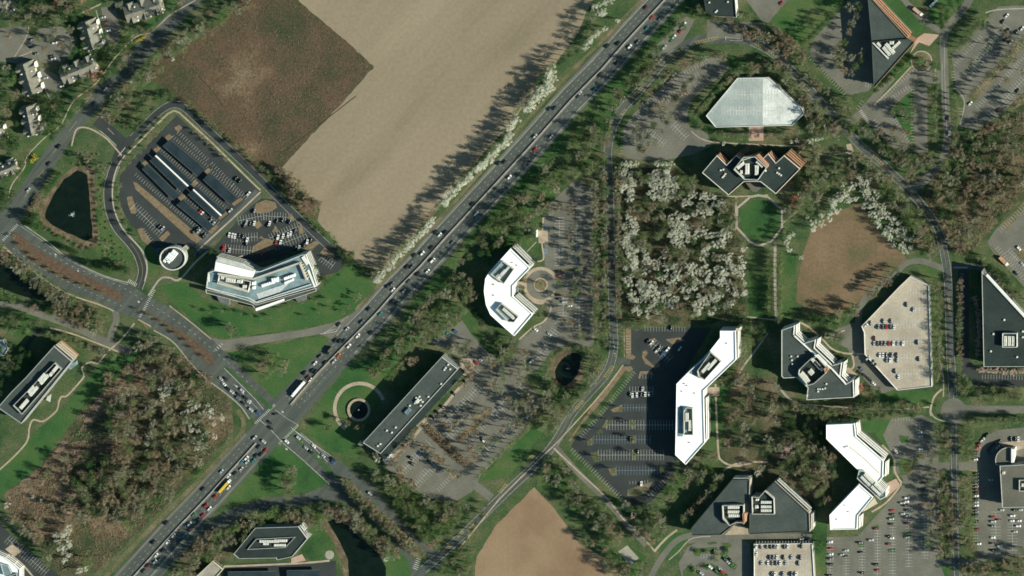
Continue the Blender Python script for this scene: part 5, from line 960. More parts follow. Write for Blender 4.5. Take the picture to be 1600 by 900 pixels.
cars('around the brown-roofed office', 0, 'n', [(1559, 699, s, 45), (1561, 690, k, 45), (1556, 692, k, 45), (1552, 695, k, 45), (1548, 698, k, 45), (1545, 703, k, 30), (1579, 686, k, 90), (1586, 686, k, 90), (1591, 686, w_, 90), (1548, 750, s), (1546, 709, 'blue'), (1565, 797, s), (1594, 797, s), (1585, 797, k)])
cars('in the rows below the brown-roofed office', 0, 'n', [(1552, 808, r_), (1560, 812, 'maroon'), (1552, 815, s), (1551, 822, g), (1582, 806, w_), (1581, 814, w_), (1592, 814, w_), (1591, 822, w_), (1586, 831, s), (1551, 840, w_), (1550, 849, 'maroon'), (1562, 853, s), (1552, 860, k)])
cars('in the slanting car park at the top right', 49, 'n', [(1573, 25, w_), (1567, 34, k), (1575, 48, k), (1580, 66, s), (1588, 50, k), (1597, 45, w_), (1516, 162, w_), (1560, 172, 'maroon'), (1590, 142, k), (1543, 198, r_), (1550, 200, r_), (1571, 62, k)])
cars('on the straight street below the round planted court', 90, 'n', [(1481, 185, k), (1483, 208, s)])
cars('in the little car park between highway and boulevard', 50, 'n', [(1069, 38, w_), (1066, 42, s), (1063, 49, r_), (1053, 58, w_), (1050, 63, t_), (1038, 74, s), (1034, 93, s)])
cars('in the car park at the top edge by the lawn', 45, 'n', [(1221, 5, r_)])
cars('in the small landscaped car park at the bottom', -45, 'w', [(1115, 862, k, 80), (1132, 874, k), (1137, 878, s), (1142, 876, k), (1083, 890, k), (1090, 893, k), (1096, 896, s), (1110, 886, w_), (1118, 892, k), (1125, 889, s), (1129, 894, r_)])
cars('in the corner car park on the right edge', -50, 'n', [(1597, 412, s), (1587, 427, k), (1592, 388, w_)])
cars('in the bottom left car park', -40, 'w', [(28, 853, k)])
cars('on the ramp under the roadside trees', 5, 'w', [(421, 787, k)])
# lorries
def lorry(label, x, y, ang, L, box_m, cab_m, hgt=3.9, cabfirst=True):
    wx, wy = W(x, y, 2); root = empty('lorry', (wx, wy, ground_z(wx, wy)+.01), R(ang)); tag(root, label, 'lorry')
    b = MB(); b.box((-1.4, 0, .95+(hgt-.95)/2), (L-3.2, 2.5, hgt-.95)); b.build('trailer', M[box_m], root)
    b = MB(); b.box((-1.4, 0, .75), (L-3.4, 1.1, .3)); b.build('chassis', M['unit_dark'], root)
    b = MB(); b.box((L/2-1.25, 0, 1.75), (2.3, 2.4, 2.5), 0, .9); b.box((L/2-.1, 0, 1.1), (.9, 2.2, 1.2)); c_ = b.build('cab', M[cab_m], root)
    b = MB(); b.box((L/2-.08, 0, 2.25), (.35, 2.1, .8)); b.build('windscreen', M['glass'], root)
    for xx in (-L/2+1.0, -L/2+2.2, L/2-1.2):
        for s_ in (-1, 1):
            b = MB(); kx = len(b.v); rr = .5
            for yy in (s_*.85, s_*1.26): b.v += [(xx+rr*math.cos(2*math.pi*i/10), yy, rr+rr*math.sin(2*math.pi*i/10)) for i in range(10)]
            for i in range(10): j = (i+1) % 10; b.f.append((kx+i, kx+j, kx+10+j, kx+10+i)); b.m.append(0)
            b.f.append(tuple(kx+10+i for i in range(10))); b.m.append(0); b.build('wheel', M['tyre'], root)
lorry('long white lorry waiting on the highway just above the big crossing', 466, 608, 229, 18, 'roof_white', 'roof_white', 4.1)
lorry('yellow lorry with a white cab queuing on the highway below the crossing', 351, 760, 49, 15, 'car_yellow', 'roof_white', 3.4)
lorry('short brown lorry on the highway above the long white lorry', 515, 548, 229, 8, 'roof_brown', 'car_black', 3.6)
lorry('white lorry with a pink side parked on the lane above the triangular office', 1434, 18, -40, 11, 'pink_paving', 'roof_white', 3.4)
lorry('small white lorry at the top edge above the triangular office', 1458, 6, 45, 8, 'unit', 'roof_white', 3.2)
lorry('rust-coloured lorry parked among evergreens near the right edge', 1568, 408, -45, 11, 'brick', 'roof_white', 3.4)

print('CARS', NCAR, len(CARREST)//3)
# ================================================================ trees
def rv(rng):
    while 1:
        v = Vector((rng.uniform(-1, 1), rng.uniform(-1, 1), rng.uniform(-1, 1)))
        if .05 < v.length < 1: return v
def leafquad(b, p, s, rng, flat=.0):
    n = rv(rng).normalized(); n.z = abs(n.z)+flat; n.normalize(); u = n.orthogonal().normalized(); w = n.cross(u); a = rng.uniform(0, 6.28)
    u, w = u*math.cos(a)+w*math.sin(a), w*math.cos(a)-u*math.sin(a); u *= s; w *= s*rng.uniform(.5, .9)
    b.quad(tuple(p-u*.5), tuple(p-w*.5), tuple(p+u*.5), tuple(p+w*.5))
def make_tree(kind, rng):
    "unit tree with a crown radius of one; returns trunk and crown meshes"
    t = MB(); c = MB()
    hh = dict(blossom=2.0, bare=2.7, bud=2.5, ever=2.6, green=2.1, shrub=1.0)[kind]; base = hh-(1.5 if kind != 'shrub' else .9)
    t.limb((0, 0, -.05), (0, 0, base*.6), .075, .055, 6); t.limb((0, 0, base*.6), (rng.uniform(-.1, .1), rng.uniform(-.1, .1), hh*.8), .055, .02, 5)
    cl = []
    nb = dict(blossom=9, bare=9, bud=10, ever=9, green=10, shrub=5)[kind]
    for i in range(nb):
        a = 6.283*i/nb*1.9+rng.uniform(-.4, .4); rr = rng.uniform(.3, .82) if i > 1 else .15
        if kind == 'ever': f = i/nb; rr = (1-f)*.62*rng.uniform(.7, 1.1); z = base+f*(hh-base)*.9+.1
        else: z = base+.2+(hh-base-.45)*rng.uniform(.15, 1)*(1-rr*.45)
        e = (rr*math.cos(a), rr*math.sin(a), z); t.limb((0, 0, base*rng.uniform(.5, 1)), e, .04, .012, 4); cl.append(e)
    for i, e in enumerate(cl):
        E = Vector(e)
        if kind == 'bare':
            for q in range(34):
                d = rv(rng).normalized(); d.z = abs(d.z)*.8-.1; st = E+rv(rng)*.22; L = rng.uniform(.15, .42); en = st+d.normalized()*L; sd = d.cross(rv(rng)).normalized()*rng.uniform(.016, .034)
                c.quad(tuple(st-sd), tuple(st+sd), tuple(en))
            for q in range(26): leafquad(c, E+rv(rng)*.40, .075, rng)
        elif kind == 'bud':
            for q in range(12):
                d = rv(rng).normalized(); d.z = abs(d.z)*.8; st = E+rv(rng)*.2; en = st+d*rng.uniform(.15, .35); sd = d.cross(rv(rng)).normalized()*.025
                c.quad(tuple(st-sd), tuple(st+sd), tuple(en))
            for q in range(66): leafquad(c, E+rv(rng)*.42, .085, rng)
        elif kind == 'blossom':
            k = rng.uniform(.6, 1.15)
            for q in range(62): v = rv(rng); leafquad(c, E+v*(v.length**.1)*.34*k, .085, rng, .35)
            for q in range(12):
                d = rv(rng).normalized(); d.z = abs(d.z); st = E+rv(rng)*.3; en = st+d*.3; sd = d.cross(rv(rng)).normalized()*.02; c.quad(tuple(st-sd), tuple(st+sd), tuple(en))
        elif kind == 'ever':
            for q in range(60): v = rv(rng); leafquad(c, E+Vector((v.x*.42, v.y*.42, v.z*.28)), .12, rng)
        elif kind == 'green':
            for q in range(55): v = rv(rng); leafquad(c, E+v*.37, .12, rng, .2)
        else:
            for q in range(40): v = rv(rng); leafquad(c, Vector((E.x*.8, E.y*.8, .45))+Vector((v.x*.45, v.y*.45, v.z*.42)), .16, rng, .2)
    return t, c
TREE = {}
rng = random.Random(11)
SPEC = dict(blossom=('blossom', ['blossom'], 6, 'white_blossom_tree', 'white-flowering'), bare=('bare', ['twig_grey', 'twig_brown'], 5, 'bare_tree', 'bare'), rust=('bare', ['twig_brown'], 3, 'bare_tree', 'rusty bare'),
            bud=('bud', ['bud'], 6, 'budding_tree', 'olive budding'), spring=('bud', ['bud_bright'], 4, 'budding_tree', 'fresh green budding'), ever=('ever', ['evergreen'], 5, 'evergreen_tree', 'dark evergreen'),
            green=('green', ['leaf_green'], 4, 'leafy_tree', 'bright green'), pink=('blossom', ['blossom_pink'], 4, 'cherry_tree', 'pink-flowering'), salmon=('blossom', ['salmon'], 2, 'cherry_tree', 'salmon-coloured'),
            shrub=('shrub', ['leaf_green', 'bud'], 4, 'shrub', 'green'), brush=('shrub', ['twig_brown'], 3, 'shrub', 'brown'), gold=('shrub', ['yellow_bloom'], 2, 'shrub', 'yellow-flowering'))
for k_, (sh, mts, nv, nm, wd_) in SPEC.items():
    TREE[k_] = []
    for i in range(nv):
        t, c = make_tree(sh, rng); tm = t.mesh('trunk', M['bark']); cm = c.mesh('crown', M[mts[i % len(mts)]]); TREE[k_].append((tm, cm))
HGT = dict(blossom=1.3, bare=1.9, bud=1.7, ever=1.7, green=1.4, shrub=.5)
COUNT = {}; RECS = []; GROW = 1.35
class Rec: pass
def tree(x, y, r, kind):
    "notes one tree; the meshes are made at the end"
    o = Rec(); o.x, o.y, o.kind = x, y, kind; o.r = r*(GROW if SPEC[kind][0] != 'shrub' else 1.15)*(.82 if kind == 'blossom' else 1)
    sh = SPEC[kind][0]; s_ = o.r*S; wx, wy = W(x, y, HGT[sh]*s_*(1.7 if kind == 'blossom' else 1.3)); o.loc = (wx, wy, 0); o.rz = random.uniform(0, 6.28); q = random.uniform(.85, 1.12)*(.85 if r > 6.5 else 1)
    o.sc = (s_*random.uniform(.88, 1.12), s_*random.uniform(.88, 1.12), s_*q*(1.9 if kind == 'blossom' else 1.0 if sh == 'shrub' else 1.35)); o.v = random.choice(TREE[kind]); o.group = o.label = o.cat = ''; RECS.append(o)
    return o
def label_trees(items, place):
    by = {}
    for o, kd, x, y in items: by.setdefault(kd, []).append((o, x, y))
    for kd, L in by.items():
        w = SPEC[kd][4]; noun = 'shrub' if SPEC[kd][0] == 'shrub' else 'tree'; xs = [q[1] for q in L]; ys = [q[2] for q in L]
        ax = 1 if max(xs)-min(xs) >= max(ys)-min(ys) else 2; L.sort(key=lambda q: q[ax]); frm = 'from the west' if ax == 1 else 'from the north'
        for i, (o, x, y) in enumerate(L):
            o.cat = noun; o.group = f'{w} {noun}s {place}'
            o.label = fit(f'{w} {noun}', place) if len(L) == 1 else fit(f'{ordinal(i)} {w} {noun} {frm}', place)
def pick(mix):
    t = sum(mix.values()); q = random.uniform(0, t)
    for k_, v in mix.items():
        q -= v
        if q <= 0: return k_
    return k_
ALLT = []
def clear(x, y, r, f=.62):
    for X, Y, RR in ALLT:
        if (X-x)**2+(Y-y)**2 < ((r+RR)*f)**2: return False
    return True
def scatter(place, poly, n, mix, r=(5, 8), f=.62):
    x0, y0, x1, y1 = bbox(poly); items = []; tries = 0
    while len(items) < n and tries < n*25:
        tries += 1; x, y = random.uniform(x0, x1), random.uniform(y0, y1); rr = random.uniform(*r)
        if not inside(x, y, poly) or not clear(x, y, rr, f): continue
        kd = pick(mix); rr *= {'shrub': .5, 'brush': .5, 'gold': .6}.get(kd, 1); ALLT.append((x, y, rr)); items.append((tree(x, y, rr, kd), kd, x, y))
    label_trees(items, place)
def row(place, pts, gap, mix, r=(5, 6.5), jit=1.2, extra=()):
    items = []; acc = 0.0
    for i in range(len(pts)-1):
        a, c = pts[i], pts[i+1]; L = math.hypot(c[0]-a[0], c[1]-a[1])
        while acc < L:
            t = acc/L; x, y = a[0]+(c[0]-a[0])*t+random.uniform(-jit, jit), a[1]+(c[1]-a[1])*t+random.uniform(-jit, jit); kd = pick(mix); rr = random.uniform(*r)
            ALLT.append((x, y, rr)); items.append((tree(x, y, rr, kd), kd, x, y)); acc += gap*random.uniform(.8, 1.2)
        acc -= L
    for x, y, rr, kd in extra: items.append((tree(x, y, rr, kd), kd, x, y)); ALLT.append((x, y, rr))
    label_trees(items, place)
def spot(place, lst):
    items = [(tree(x, y, r, kd), kd, x, y) for x, y, r, kd in lst]; ALLT.extend((x, y, r) for x, y, r, kd in lst); label_trees(items, place)
def brush(name, label, cat, poly, n, m, s=(.5, 1.4), up=.8):
    "countless low twigs or tufts as one object"
    x0, y0, x1, y1 = bbox(poly); b = MB(); rg = random.Random(len(poly)*7+n); k = 0
    while k < n:
        x, y = rg.uniform(x0, x1), rg.uniform(y0, y1)
        if not inside(x, y, poly) or noise.noise(Vector((x*.05, y*.05, 5))) < rg.uniform(-.5, .15): continue
        k += 1; wx, wy = W(x, y); q = rg.uniform(*s)
        for j in range(5): leafquad(b, Vector((wx+rg.uniform(-q, q), wy+rg.uniform(-q, q), rg.uniform(.1, up))), q*.8, rg, .1)
    tag(b.build(name, M[m]), label, cat, kind='stuff')

BL = {'blossom': 1}
spot('overhanging the pond beside the hexagonal office', [(603, 873, 5, 'blossom')])
# flowering trees
row('along the highway beside the field, far northern stretch', [(952, 2), (935, 8), (926, 12), (940, 22), (950, 14)], 8, BL, (5, 7), 2, [(966, 32, 4, 'blossom'), (945, 45, 5, 'blossom'), (936, 50, 5, 'blossom')])
row('between highway and field north of the roadside lay-by', [(932, 54), (925, 62), (915, 70), (908, 78)], 5.5, BL, (4.5, 6), 2)
row('in the thick clump beside the highway lay-by', [(862, 108), (856, 118), (866, 124), (850, 130), (862, 138), (842, 138), (850, 148), (834, 146), (842, 156), (826, 156), (834, 166), (820, 166), (826, 174)], 7, BL, (6, 8), 1.5)
row('lining the highway edge of the field, upper stretch', [(806, 184), (800, 192), (792, 222), (780, 232), (768, 242), (758, 252), (748, 262), (738, 272), (728, 282), (718, 290), (708, 300), (700, 308), (694, 318)], 5.5, BL, (5.5, 8), 2.5)
row('lining the highway edge of the field, lower stretch', [(674, 346), (664, 358), (655, 366), (645, 378), (635, 388), (626, 398), (618, 406), (608, 416), (598, 426), (588, 436), (582, 442)], 5, BL, (5, 7), 2.5)
spot('on the grass wedge beside the highway above the ramp', [(562, 462, 3.5, 'bare'), (555, 470, 3.5, 'rust'), (545, 480, 3.5, 'rust'), (535, 488, 3, 'rust')])
W2 = [(973, 268), (1002, 272), (1030, 268), (1080, 275), (1105, 300), (1145, 328), (1163, 400), (1164, 490), (1100, 500), (1000, 502), (974, 478)]
for (pl, cx_, cy_, rx_, ry_, n_) in (('in the north-west part of the square wood', 982, 290, 12, 28, 15), ('in the upper middle of the square wood', 1035, 290, 24, 24, 36), ('in the upper right part of the square wood', 1095, 320, 32, 18, 16), ('in the left middle of the square wood', 983, 365, 13, 28, 20), ('in the centre of the square wood', 1060, 360, 20, 26, 26)):
    scatter(pl, disc(cx_, cy_, rx_, ry=ry_), int(n_*1.2), BL, (4.6, 6.6), .36)
scatter('in the lower left part of the square wood', [(975, 390), (1020, 385), (1062, 420), (1066, 480), (1000, 500), (975, 470)], 84, BL, (4.6, 6.6), .36)
scatter('in the lower right part of the square wood', [(1066, 380), (1100, 350), (1140, 355), (1164, 390), (1164, 480), (1100, 495), (1068, 490)], 88, BL, (4.6, 6.6), .36)
scatter('filling the rest of the square wood', W2, 80, {'bare': 3, 'bud': 4, 'spring': 1.5, 'ever': 2, 'rust': .5}, (5, 7.5), .5)
row('in the row along the north side of the square wood', [(974, 258), (1002, 254)], 7, BL, (4, 5.5), 1.5); row('in the short row left of the hexagonal plant screen office', [(1024, 256), (1052, 256)], 6.5, BL, (4, 5), 1.2)
spot('by the north lawn of the twin-wing office', [(1131, 225, 4, 'blossom'), (1237, 222, 3.5, 'blossom'), (1246, 220, 3.5, 'blossom'), (1258, 224, 2.5, 'blossom'), (1267, 221, 5, 'blossom'), (1276, 219, 4, 'blossom'), (1284, 216, 4.5, 'blossom')])
scatter('along the north-west edge of the playing field', [(1262, 358), (1290, 328), (1302, 300), (1322, 284), (1345, 272), (1350, 295), (1335, 315), (1300, 338), (1270, 362)], 26, BL, (4.5, 6), .5)
scatter('in the flowering belt along the north-east edge of the playing field', [(1345, 272), (1362, 286), (1380, 310), (1386, 332), (1412, 348), (1428, 375), (1422, 393), (1405, 396), (1386, 376), (1372, 352), (1356, 342), (1350, 322)], 46, BL, (4.5, 6), .5)
spot('by the mall left of the playing field', [(1233, 370, 5, 'blossom'), (1240, 366, 4, 'blossom'), (1230, 380, 5, 'blossom'), (1233, 390, 5, 'blossom'), (1252, 402, 4, 'blossom'), (1261, 340, 3, 'blossom')])
scatter('in the flowering clump of the big western wood', [(246, 600), (262, 588), (276, 600), (272, 626), (256, 628)], 9, BL, (4.5, 6), .5)
scatter('in the eastern part of the big western wood', [(278, 632), (320, 622), (350, 640), (345, 672), (325, 700), (285, 705), (290, 665)], 22, BL, (4, 5.5), .8)
spot('scattered through the big western wood', [(185, 648, 6, 'blossom'), (196, 642, 4, 'blossom'), (220, 645, 5, 'blossom'), (228, 640, 4, 'blossom'), (229, 682, 5, 'blossom'), (231, 692, 5, 'blossom'), (11, 790, 5, 'blossom'), (64, 782, 3, 'blossom'), (52, 776, 3, 'blossom')])
scatter('at the southern corner of the big western wood', [(82, 825), (105, 820), (112, 850), (105, 880), (90, 868)], 14, BL, (4.5, 6), .5); spot('at the very bottom of the big western wood', [(124, 893, 6, 'blossom'), (134, 888, 5, 'blossom')])
row('in the pink row between the lane and the large dark office', [(1524, 466), (1527, 480), (1529, 500), (1531, 520), (1529, 535), (1527, 555)], 5, {'pink': 1}, (3, 4.5), .8)
row('in the pink row south of the large dark office', [(1531, 578), (1566, 580), (1580, 582), (1605, 578)], 7, {'pink': 1}, (3.5, 5), .8)
spot('beside a path or house wall', [(148, 118, 9, 'salmon')]); spot('at the top left edge above the lawn', [(86, 4, 5, 'salmon'), (91, 8, 4, 'salmon'), (128, 0, 4, 'salmon')])
spot('below the right wing of the twin-wing office', [(1241, 310, 5.5, 'salmon'), (1240, 319, 5, 'salmon')]); spot('at the east corner of the saw-tooth office', [(1346, 607, 6, 'salmon')])
spot('among the garden trees above the dark pair of offices', [(1231, 702, 9, 'pink'), (1226, 712, 6, 'pink'), (1183, 740, 5, 'blossom'), (1187, 741, 4, 'pink')])
spot('on the verge near the townhouses', [(52, 248, 8.5, 'gold'), (219, 61, 4, 'gold'), (224, 58, 4, 'gold'), (213, 64, 3.5, 'gold')])
row('behind the roadside blossom, upper stretch', [(928, 20), (918, 50), (900, 78), (858, 105), (830, 140), (812, 165), (796, 190), (785, 218), (760, 242), (735, 264), (705, 294)], 11, {'bare': 2, 'bud': 2, 'ever': 1}, (5, 6.5), 2)
row('behind the roadside blossom, lower stretch', [(690, 315), (668, 342), (648, 366), (628, 386), (605, 408), (585, 430)], 11, {'bare': 2, 'bud': 2, 'ever': 1}, (4.5, 6), 2)
scatter('thinly dotted over the russet scrub of the big western wood', [(30, 770), (110, 700), (120, 850), (60, 850)], 16, {'bare': 2, 'rust': 2, 'brush': 2, 'bud': 1}, (5, 7.5), .9)
# big western wood
W1 = [(170, 585), (232, 550), (292, 562), (330, 592), (360, 630), (366, 668), (300, 748), (210, 836), (150, 893), (100, 895), (60, 850), (90, 800), (70, 745), (120, 650)]
MIXW = {'bare': 5, 'rust': 3, 'bud': 4, 'spring': 1, 'ever': 1.5}
scatter('in the north of the big western wood', [(170, 585), (232, 550), (292, 562), (340, 605), (300, 640), (230, 640), (150, 645)], 44, {'bare': 4, 'rust': 4, 'bud': 2, 'ever': 1}, (6, 9), .48)
scatter('in the middle of the big western wood', [(140, 650), (300, 640), (320, 640), (325, 690), (310, 725), (200, 740), (120, 735), (120, 712), (190, 700)], 66, {'bare': 5, 'rust': 2, 'bud': 4, 'spring': 1, 'ever': 2}, (6, 9), .46)
scatter('in the south of the big western wood', [(125, 740), (320, 725), (230, 810), (200, 820), (130, 810), (120, 860), (70, 860), (120, 800)], 62, MIXW, (6, 9), .48)
spot('standing out in the big western wood', [(300, 597, 8, 'green'), (302, 588, 6, 'green'), (303, 736, 9, 'spring'), (297, 742, 7, 'spring'), (246, 778, 8, 'green'), (135, 878, 8, 'spring'), (143, 750, 8, 'spring'), (116, 755, 7, 'green')])
for pl_, m_, cnt in (([(65, 740), (110, 690), (190, 690), (190, 705), (120, 715), (110, 760), (120, 800), (90, 800), (60, 850), (10, 790), (15, 765)], 'twig_brown', 2600), (W1, 'twig_brown', 3400), (W1, 'bud', 1800)):
    brush('undergrowth', 'tangled low undergrowth covering the floor of the big western wood', 'undergrowth', pl_, cnt, m_)
brush('undergrowth', 'tangled low undergrowth on the floor of the square wood', 'undergrowth', W2, 3000, 'evergreen')
brush('dry_grass', 'tall dry brown grass in the square meadow by the ploughed field', 'grass', [(388, 0), (466, 4), (580, 104), (440, 258), (350, 215), (300, 168), (250, 125), (310, 64)], 4200, 'twig_brown', (.4, .9), .5)
EAST = [(1478, 250), (1500, 235), (1540, 215), (1600, 170), (1606, 300), (1548, 352), (1520, 392), (1490, 392), (1470, 350), (1446, 310), (1458, 290)]
brush('undergrowth', 'tangled low undergrowth on the floor of the eastern wood', 'undergrowth', EAST, 2200, 'twig_brown')
scatter('in the eastern wood between boulevard and right edge', EAST, 95, {'bare': 6, 'rust': 3, 'bud': 3, 'ever': 1.2}, (5.5, 8.5), .56)
spot('at the bend of the boulevard by the eastern wood', [(1462, 300, 8, 'ever'), (1470, 308, 8, 'green'), (1462, 316, 7, 'ever'), (1420, 276, 7, 'rust'), (1426, 352, 8, 'spring'), (1379, 300, 7, 'spring')])
# highway right-hand belt
B_ = {'bud': 4, 'spring': 2, 'ever': 3, 'bare': 3, 'green': 2}
scatter('in the belt right of the highway, northern end', [(1070, 10), (1095, 8), (1080, 28), (1020, 90), (970, 150), (945, 200), (935, 195), (950, 150), (1005, 85)], 26, B_, (4.5, 7), .6)
scatter('in the belt right of the highway above the chevron office', [(930, 180), (948, 200), (946, 260), (885, 285), (850, 330), (835, 350), (800, 345), (790, 330), (830, 290), (870, 240)], 56, B_, (5, 8), .6)
scatter('in the belt right of the highway beside the chevron office', [(780, 330), (835, 350), (838, 372), (810, 390), (790, 385), (762, 395), (748, 420), (720, 425), (715, 410), (745, 370)], 30, B_, (5, 8), .6)
scatter('in the belt between the highway and the long dark office', [(712, 420), (742, 435), (735, 460), (720, 500), (690, 520), (668, 535), (650, 550), (620, 580), (600, 600), (575, 590), (610, 540), (660, 480)], 60, {'bud': 5, 'bare': 3, 'spring': 2, 'ever': 1.5}, (5, 8), .6)
spot('in the shade of the long dark office', [(640, 565, 8, 'rust'), (648, 562, 5, 'bare'), (541, 661, 6, 'bare'), (558, 668, 4, 'rust'), (567, 667, 3, 'rust'), (565, 692, 5, 'blossom'), (588, 708, 5, 'bare'), (590, 717, 5, 'blossom')])
row('around the entrance of the long dark office', [(700, 548), (712, 540), (720, 552), (730, 545), (733, 535)], 8, {'bare': 1, 'bud': 1}, (5, 6.5), 2)
row('beside the paved strip of the long dark office', [(742, 575), (728, 568), (738, 590), (722, 605)], 12, {'rust': 1}, (5, 6), 1); row('at the south end of the long dark office', [(645, 676), (640, 690), (612, 722), (622, 735), (628, 748), (648, 762)], 11, {'rust': 1, 'bare': 1}, (5, 7), 2)
row('dotted through the car park behind the long dark office', [(665, 700), (676, 708), (688, 722), (704, 738), (718, 745)], 11, {'bare': 1}, (4.5, 6), 1.5)
row('in the islands of the car park behind the long dark office', [(700, 668), (716, 658), (735, 652), (750, 648), (764, 640), (745, 668), (725, 680), (712, 692)], 13, {'bare': 2, 'rust': 2}, (5, 7), 2)
row('in the outer islands of the car park behind the long dark office', [(742, 715), (736, 700), (772, 690), (790, 668), (812, 662), (800, 628), (780, 612), (765, 600), (800, 590)], 15, {'bare': 2, 'rust': 1, 'bud': 1}, (5, 7), 2)
row('on the brown hedge strip through the car park', [(668, 668), (728, 724)], 5, {'brush': 1}, (7, 9), 1.2)
scatter('just south of the chevron office', [(770, 530), (800, 530), (830, 570), (820, 600), (790, 590), (755, 560)], 20, {'bud': 3, 'bare': 3, 'spring': 1}, (5, 7.5), .6)
row('in the screen of shrubs behind the chevron office', [(722, 458), (736, 480), (745, 492), (752, 500), (762, 512)], 6, {'shrub': 1}, (5, 7), 1)
scatter('at the west foot of the chevron office', [(716, 430), (740, 440), (742, 465), (722, 470), (708, 480)], 7, {'rust': 2, 'bud': 2, 'bare': 1}, (6, 8), .6)
row('around the round drop-off court', [(826, 408), (818, 430), (818, 452), (826, 480), (838, 490), (846, 495)], 9, {'shrub': 2, 'brush': 1}, (4, 6), 1, [(845, 445, 4, 'spring'), (873, 441, 4, 'spring'), (896, 441, 4, 'spring'), (907, 440, 4, 'bud'), (922, 440, 4.5, 'spring'), (838, 408, 4, 'ever')])
row('in the strip car park right of the chevron office', [(862, 330), (885, 315), (900, 345), (886, 375), (912, 400), (905, 425), (890, 480), (875, 500), (912, 520), (895, 535), (880, 560)], 16, {'bare': 3, 'bud': 1}, (5, 7), 3)
row('in the double row between strip car park and boulevard, inner side', [(929, 290), (931, 540)], 9.5, {'bare': 3, 'bud': 3, 'spring': 1}, (5.5, 7.5), 2.5)
row('in the double row between strip car park and boulevard, outer side', [(944, 270), (946, 545)], 9.5, {'bare': 3, 'bud': 3, 'spring': 1, 'ever': .5}, (5, 7), 2)
row('between boulevard and the square wood', [(965, 268), (966, 500)], 9.5, {'bare': 4, 'bud': 2, 'rust': 1}, (5, 6.5), 1.5)
row('between boulevard and the dark asphalt car park', [(973, 510), (974, 560)], 9, {'bud': 2, 'bare': 1}, (5, 6.5), 1); row('at the top edge of the dark asphalt car park', [(978, 508), (1000, 510), (1010, 506)], 9, {'bud': 1}, (6, 8), 1)
scatter('around the small oval pond', [(860, 545), (895, 538), (925, 545), (935, 590), (905, 625), (870, 625), (848, 600)], 22, {'ever': 2, 'bud': 2, 'green': 1, 'bare': 1}, (4, 6.5), .6) if 0 else row('around the small oval pond', [(868, 550), (885, 540), (902, 542), (920, 548), (928, 565), (925, 585), (915, 602), (895, 618), (872, 612), (856, 596), (853, 580), (860, 562)], 9, {'ever': 1.5, 'bud': 3, 'green': 1.5, 'bare': 1}, (4.5, 6.5), 1)
scatter('between the oval pond and the curving boulevard', [(925, 560), (945, 560), (935, 590), (900, 630), (860, 680), (840, 670), (870, 640), (905, 610)], 34, {'bud': 4, 'bare': 3}, (5, 7.5), .6)
scatter('left of the boulevard below the oval pond', [(820, 610), (860, 615), (870, 635), (845, 662), (800, 630)], 16, {'bare': 3, 'bud': 3}, (5, 7.5), .6)
row('on the grass strip edging the car park behind the long dark office', [(842, 650), (745, 745)], 9, {'bud': 1, 'spring': 1}, (3.5, 5), 1.5)
scatter('between the ramp road and the lower boulevard', [(575, 735), (605, 745), (650, 780), (720, 790), (740, 790), (705, 830), (672, 858), (630, 800)], 62, {'bud': 4, 'bare': 2, 'spring': 2, 'ever': 2}, (5, 7.5), .6)
row('on the planted strip between the two carriageways', [(538, 752), (560, 775), (590, 805), (620, 832), (650, 858), (662, 868)], 6.2, {'bare': 2, 'rust': 2, 'bud': 3}, (5, 7), 1.5)
row('on the left edge of the carriageway strip', [(545, 768), (580, 800), (610, 830), (640, 858)], 8, {'bare': 1, 'bud': 1}, (4.5, 6), 1)
scatter('on the east bank of the long bottom pond', [(505, 790), (545, 795), (575, 820), (608, 850), (628, 875), (600, 870), (560, 830), (520, 808)], 30, {'bare': 3, 'rust': 3, 'bud': 2}, (5, 7.5), .58)
spot('on the triangular lawn below the big crossing', [(448, 738, 9, 'bud'), (455, 750, 9, 'bud'), (446, 760, 9, 'bare'), (452, 772, 8, 'bud'), (440, 748, 8, 'spring'), (458, 736, 7, 'bare')])
spot('on the triangular lawn above the big crossing', [(418, 560, 9, 'bud'), (408, 575, 9, 'rust'), (425, 575, 8, 'bud'), (440, 580, 7, 'bare'), (412, 590, 8, 'bud'), (430, 560, 7, 'spring'), (445, 568, 6, 'rust')])
spot('on the lawn by the round fountain pool', [(515, 670, 5, 'spring'), (522, 655, 3, 'bare'), (508, 668, 5, 'bud')])
scatter('in the screen north of the elongated hexagonal office', [(330, 830), (362, 812), (400, 800), (455, 795), (500, 795), (500, 815), (478, 818), (460, 815), (400, 818), (375, 850), (345, 872), (315, 875), (290, 905), (262, 905), (290, 860)], 48, {'bare': 3, 'rust': 2, 'bud': 3, 'spring': 1.5}, (5, 8), .6)
row('on the lawn right of the elongated hexagonal office', [(500, 815), (496, 826)], 8, {'bud': 1}, (5, 7), 1)
# top-left neighbourhood
N_ = {'bud': 2, 'ever': 5, 'green': 3, 'bare': 2, 'spring': 1}
scatter('in the gardens at the top left corner', [(0, 0), (110, 0), (150, 15), (120, 30), (60, 42), (45, 45), (0, 30)], 30, N_, (5, 8), .65)
scatter('in the car court among the townhouses', [(60, 50), (110, 50), (112, 85), (60, 90)], 6, {'bare': 3, 'bud': 1}, (5, 7), .7)
scatter('between the townhouses and the wide street', [(250, 10), (300, -5), (270, 25), (215, 70), (195, 95), (150, 140), (110, 190), (85, 215), (65, 215), (100, 160), (150, 110), (170, 60), (235, 40)], 42, {'ever': 3, 'green': 3, 'bud': 2, 'bare': 1}, (5, 7.5), .62)
scatter('behind the townhouses by the left edge', [(0, 100), (22, 105), (25, 180), (30, 230), (20, 250), (0, 245)], 18, N_, (5, 8), .6); scatter('among the western townhouses', [(62, 130), (95, 150), (88, 200), (62, 215), (60, 170)], 10, {'ever': 3, 'bare': 1, 'green': 1}, (5, 7.5), .62)
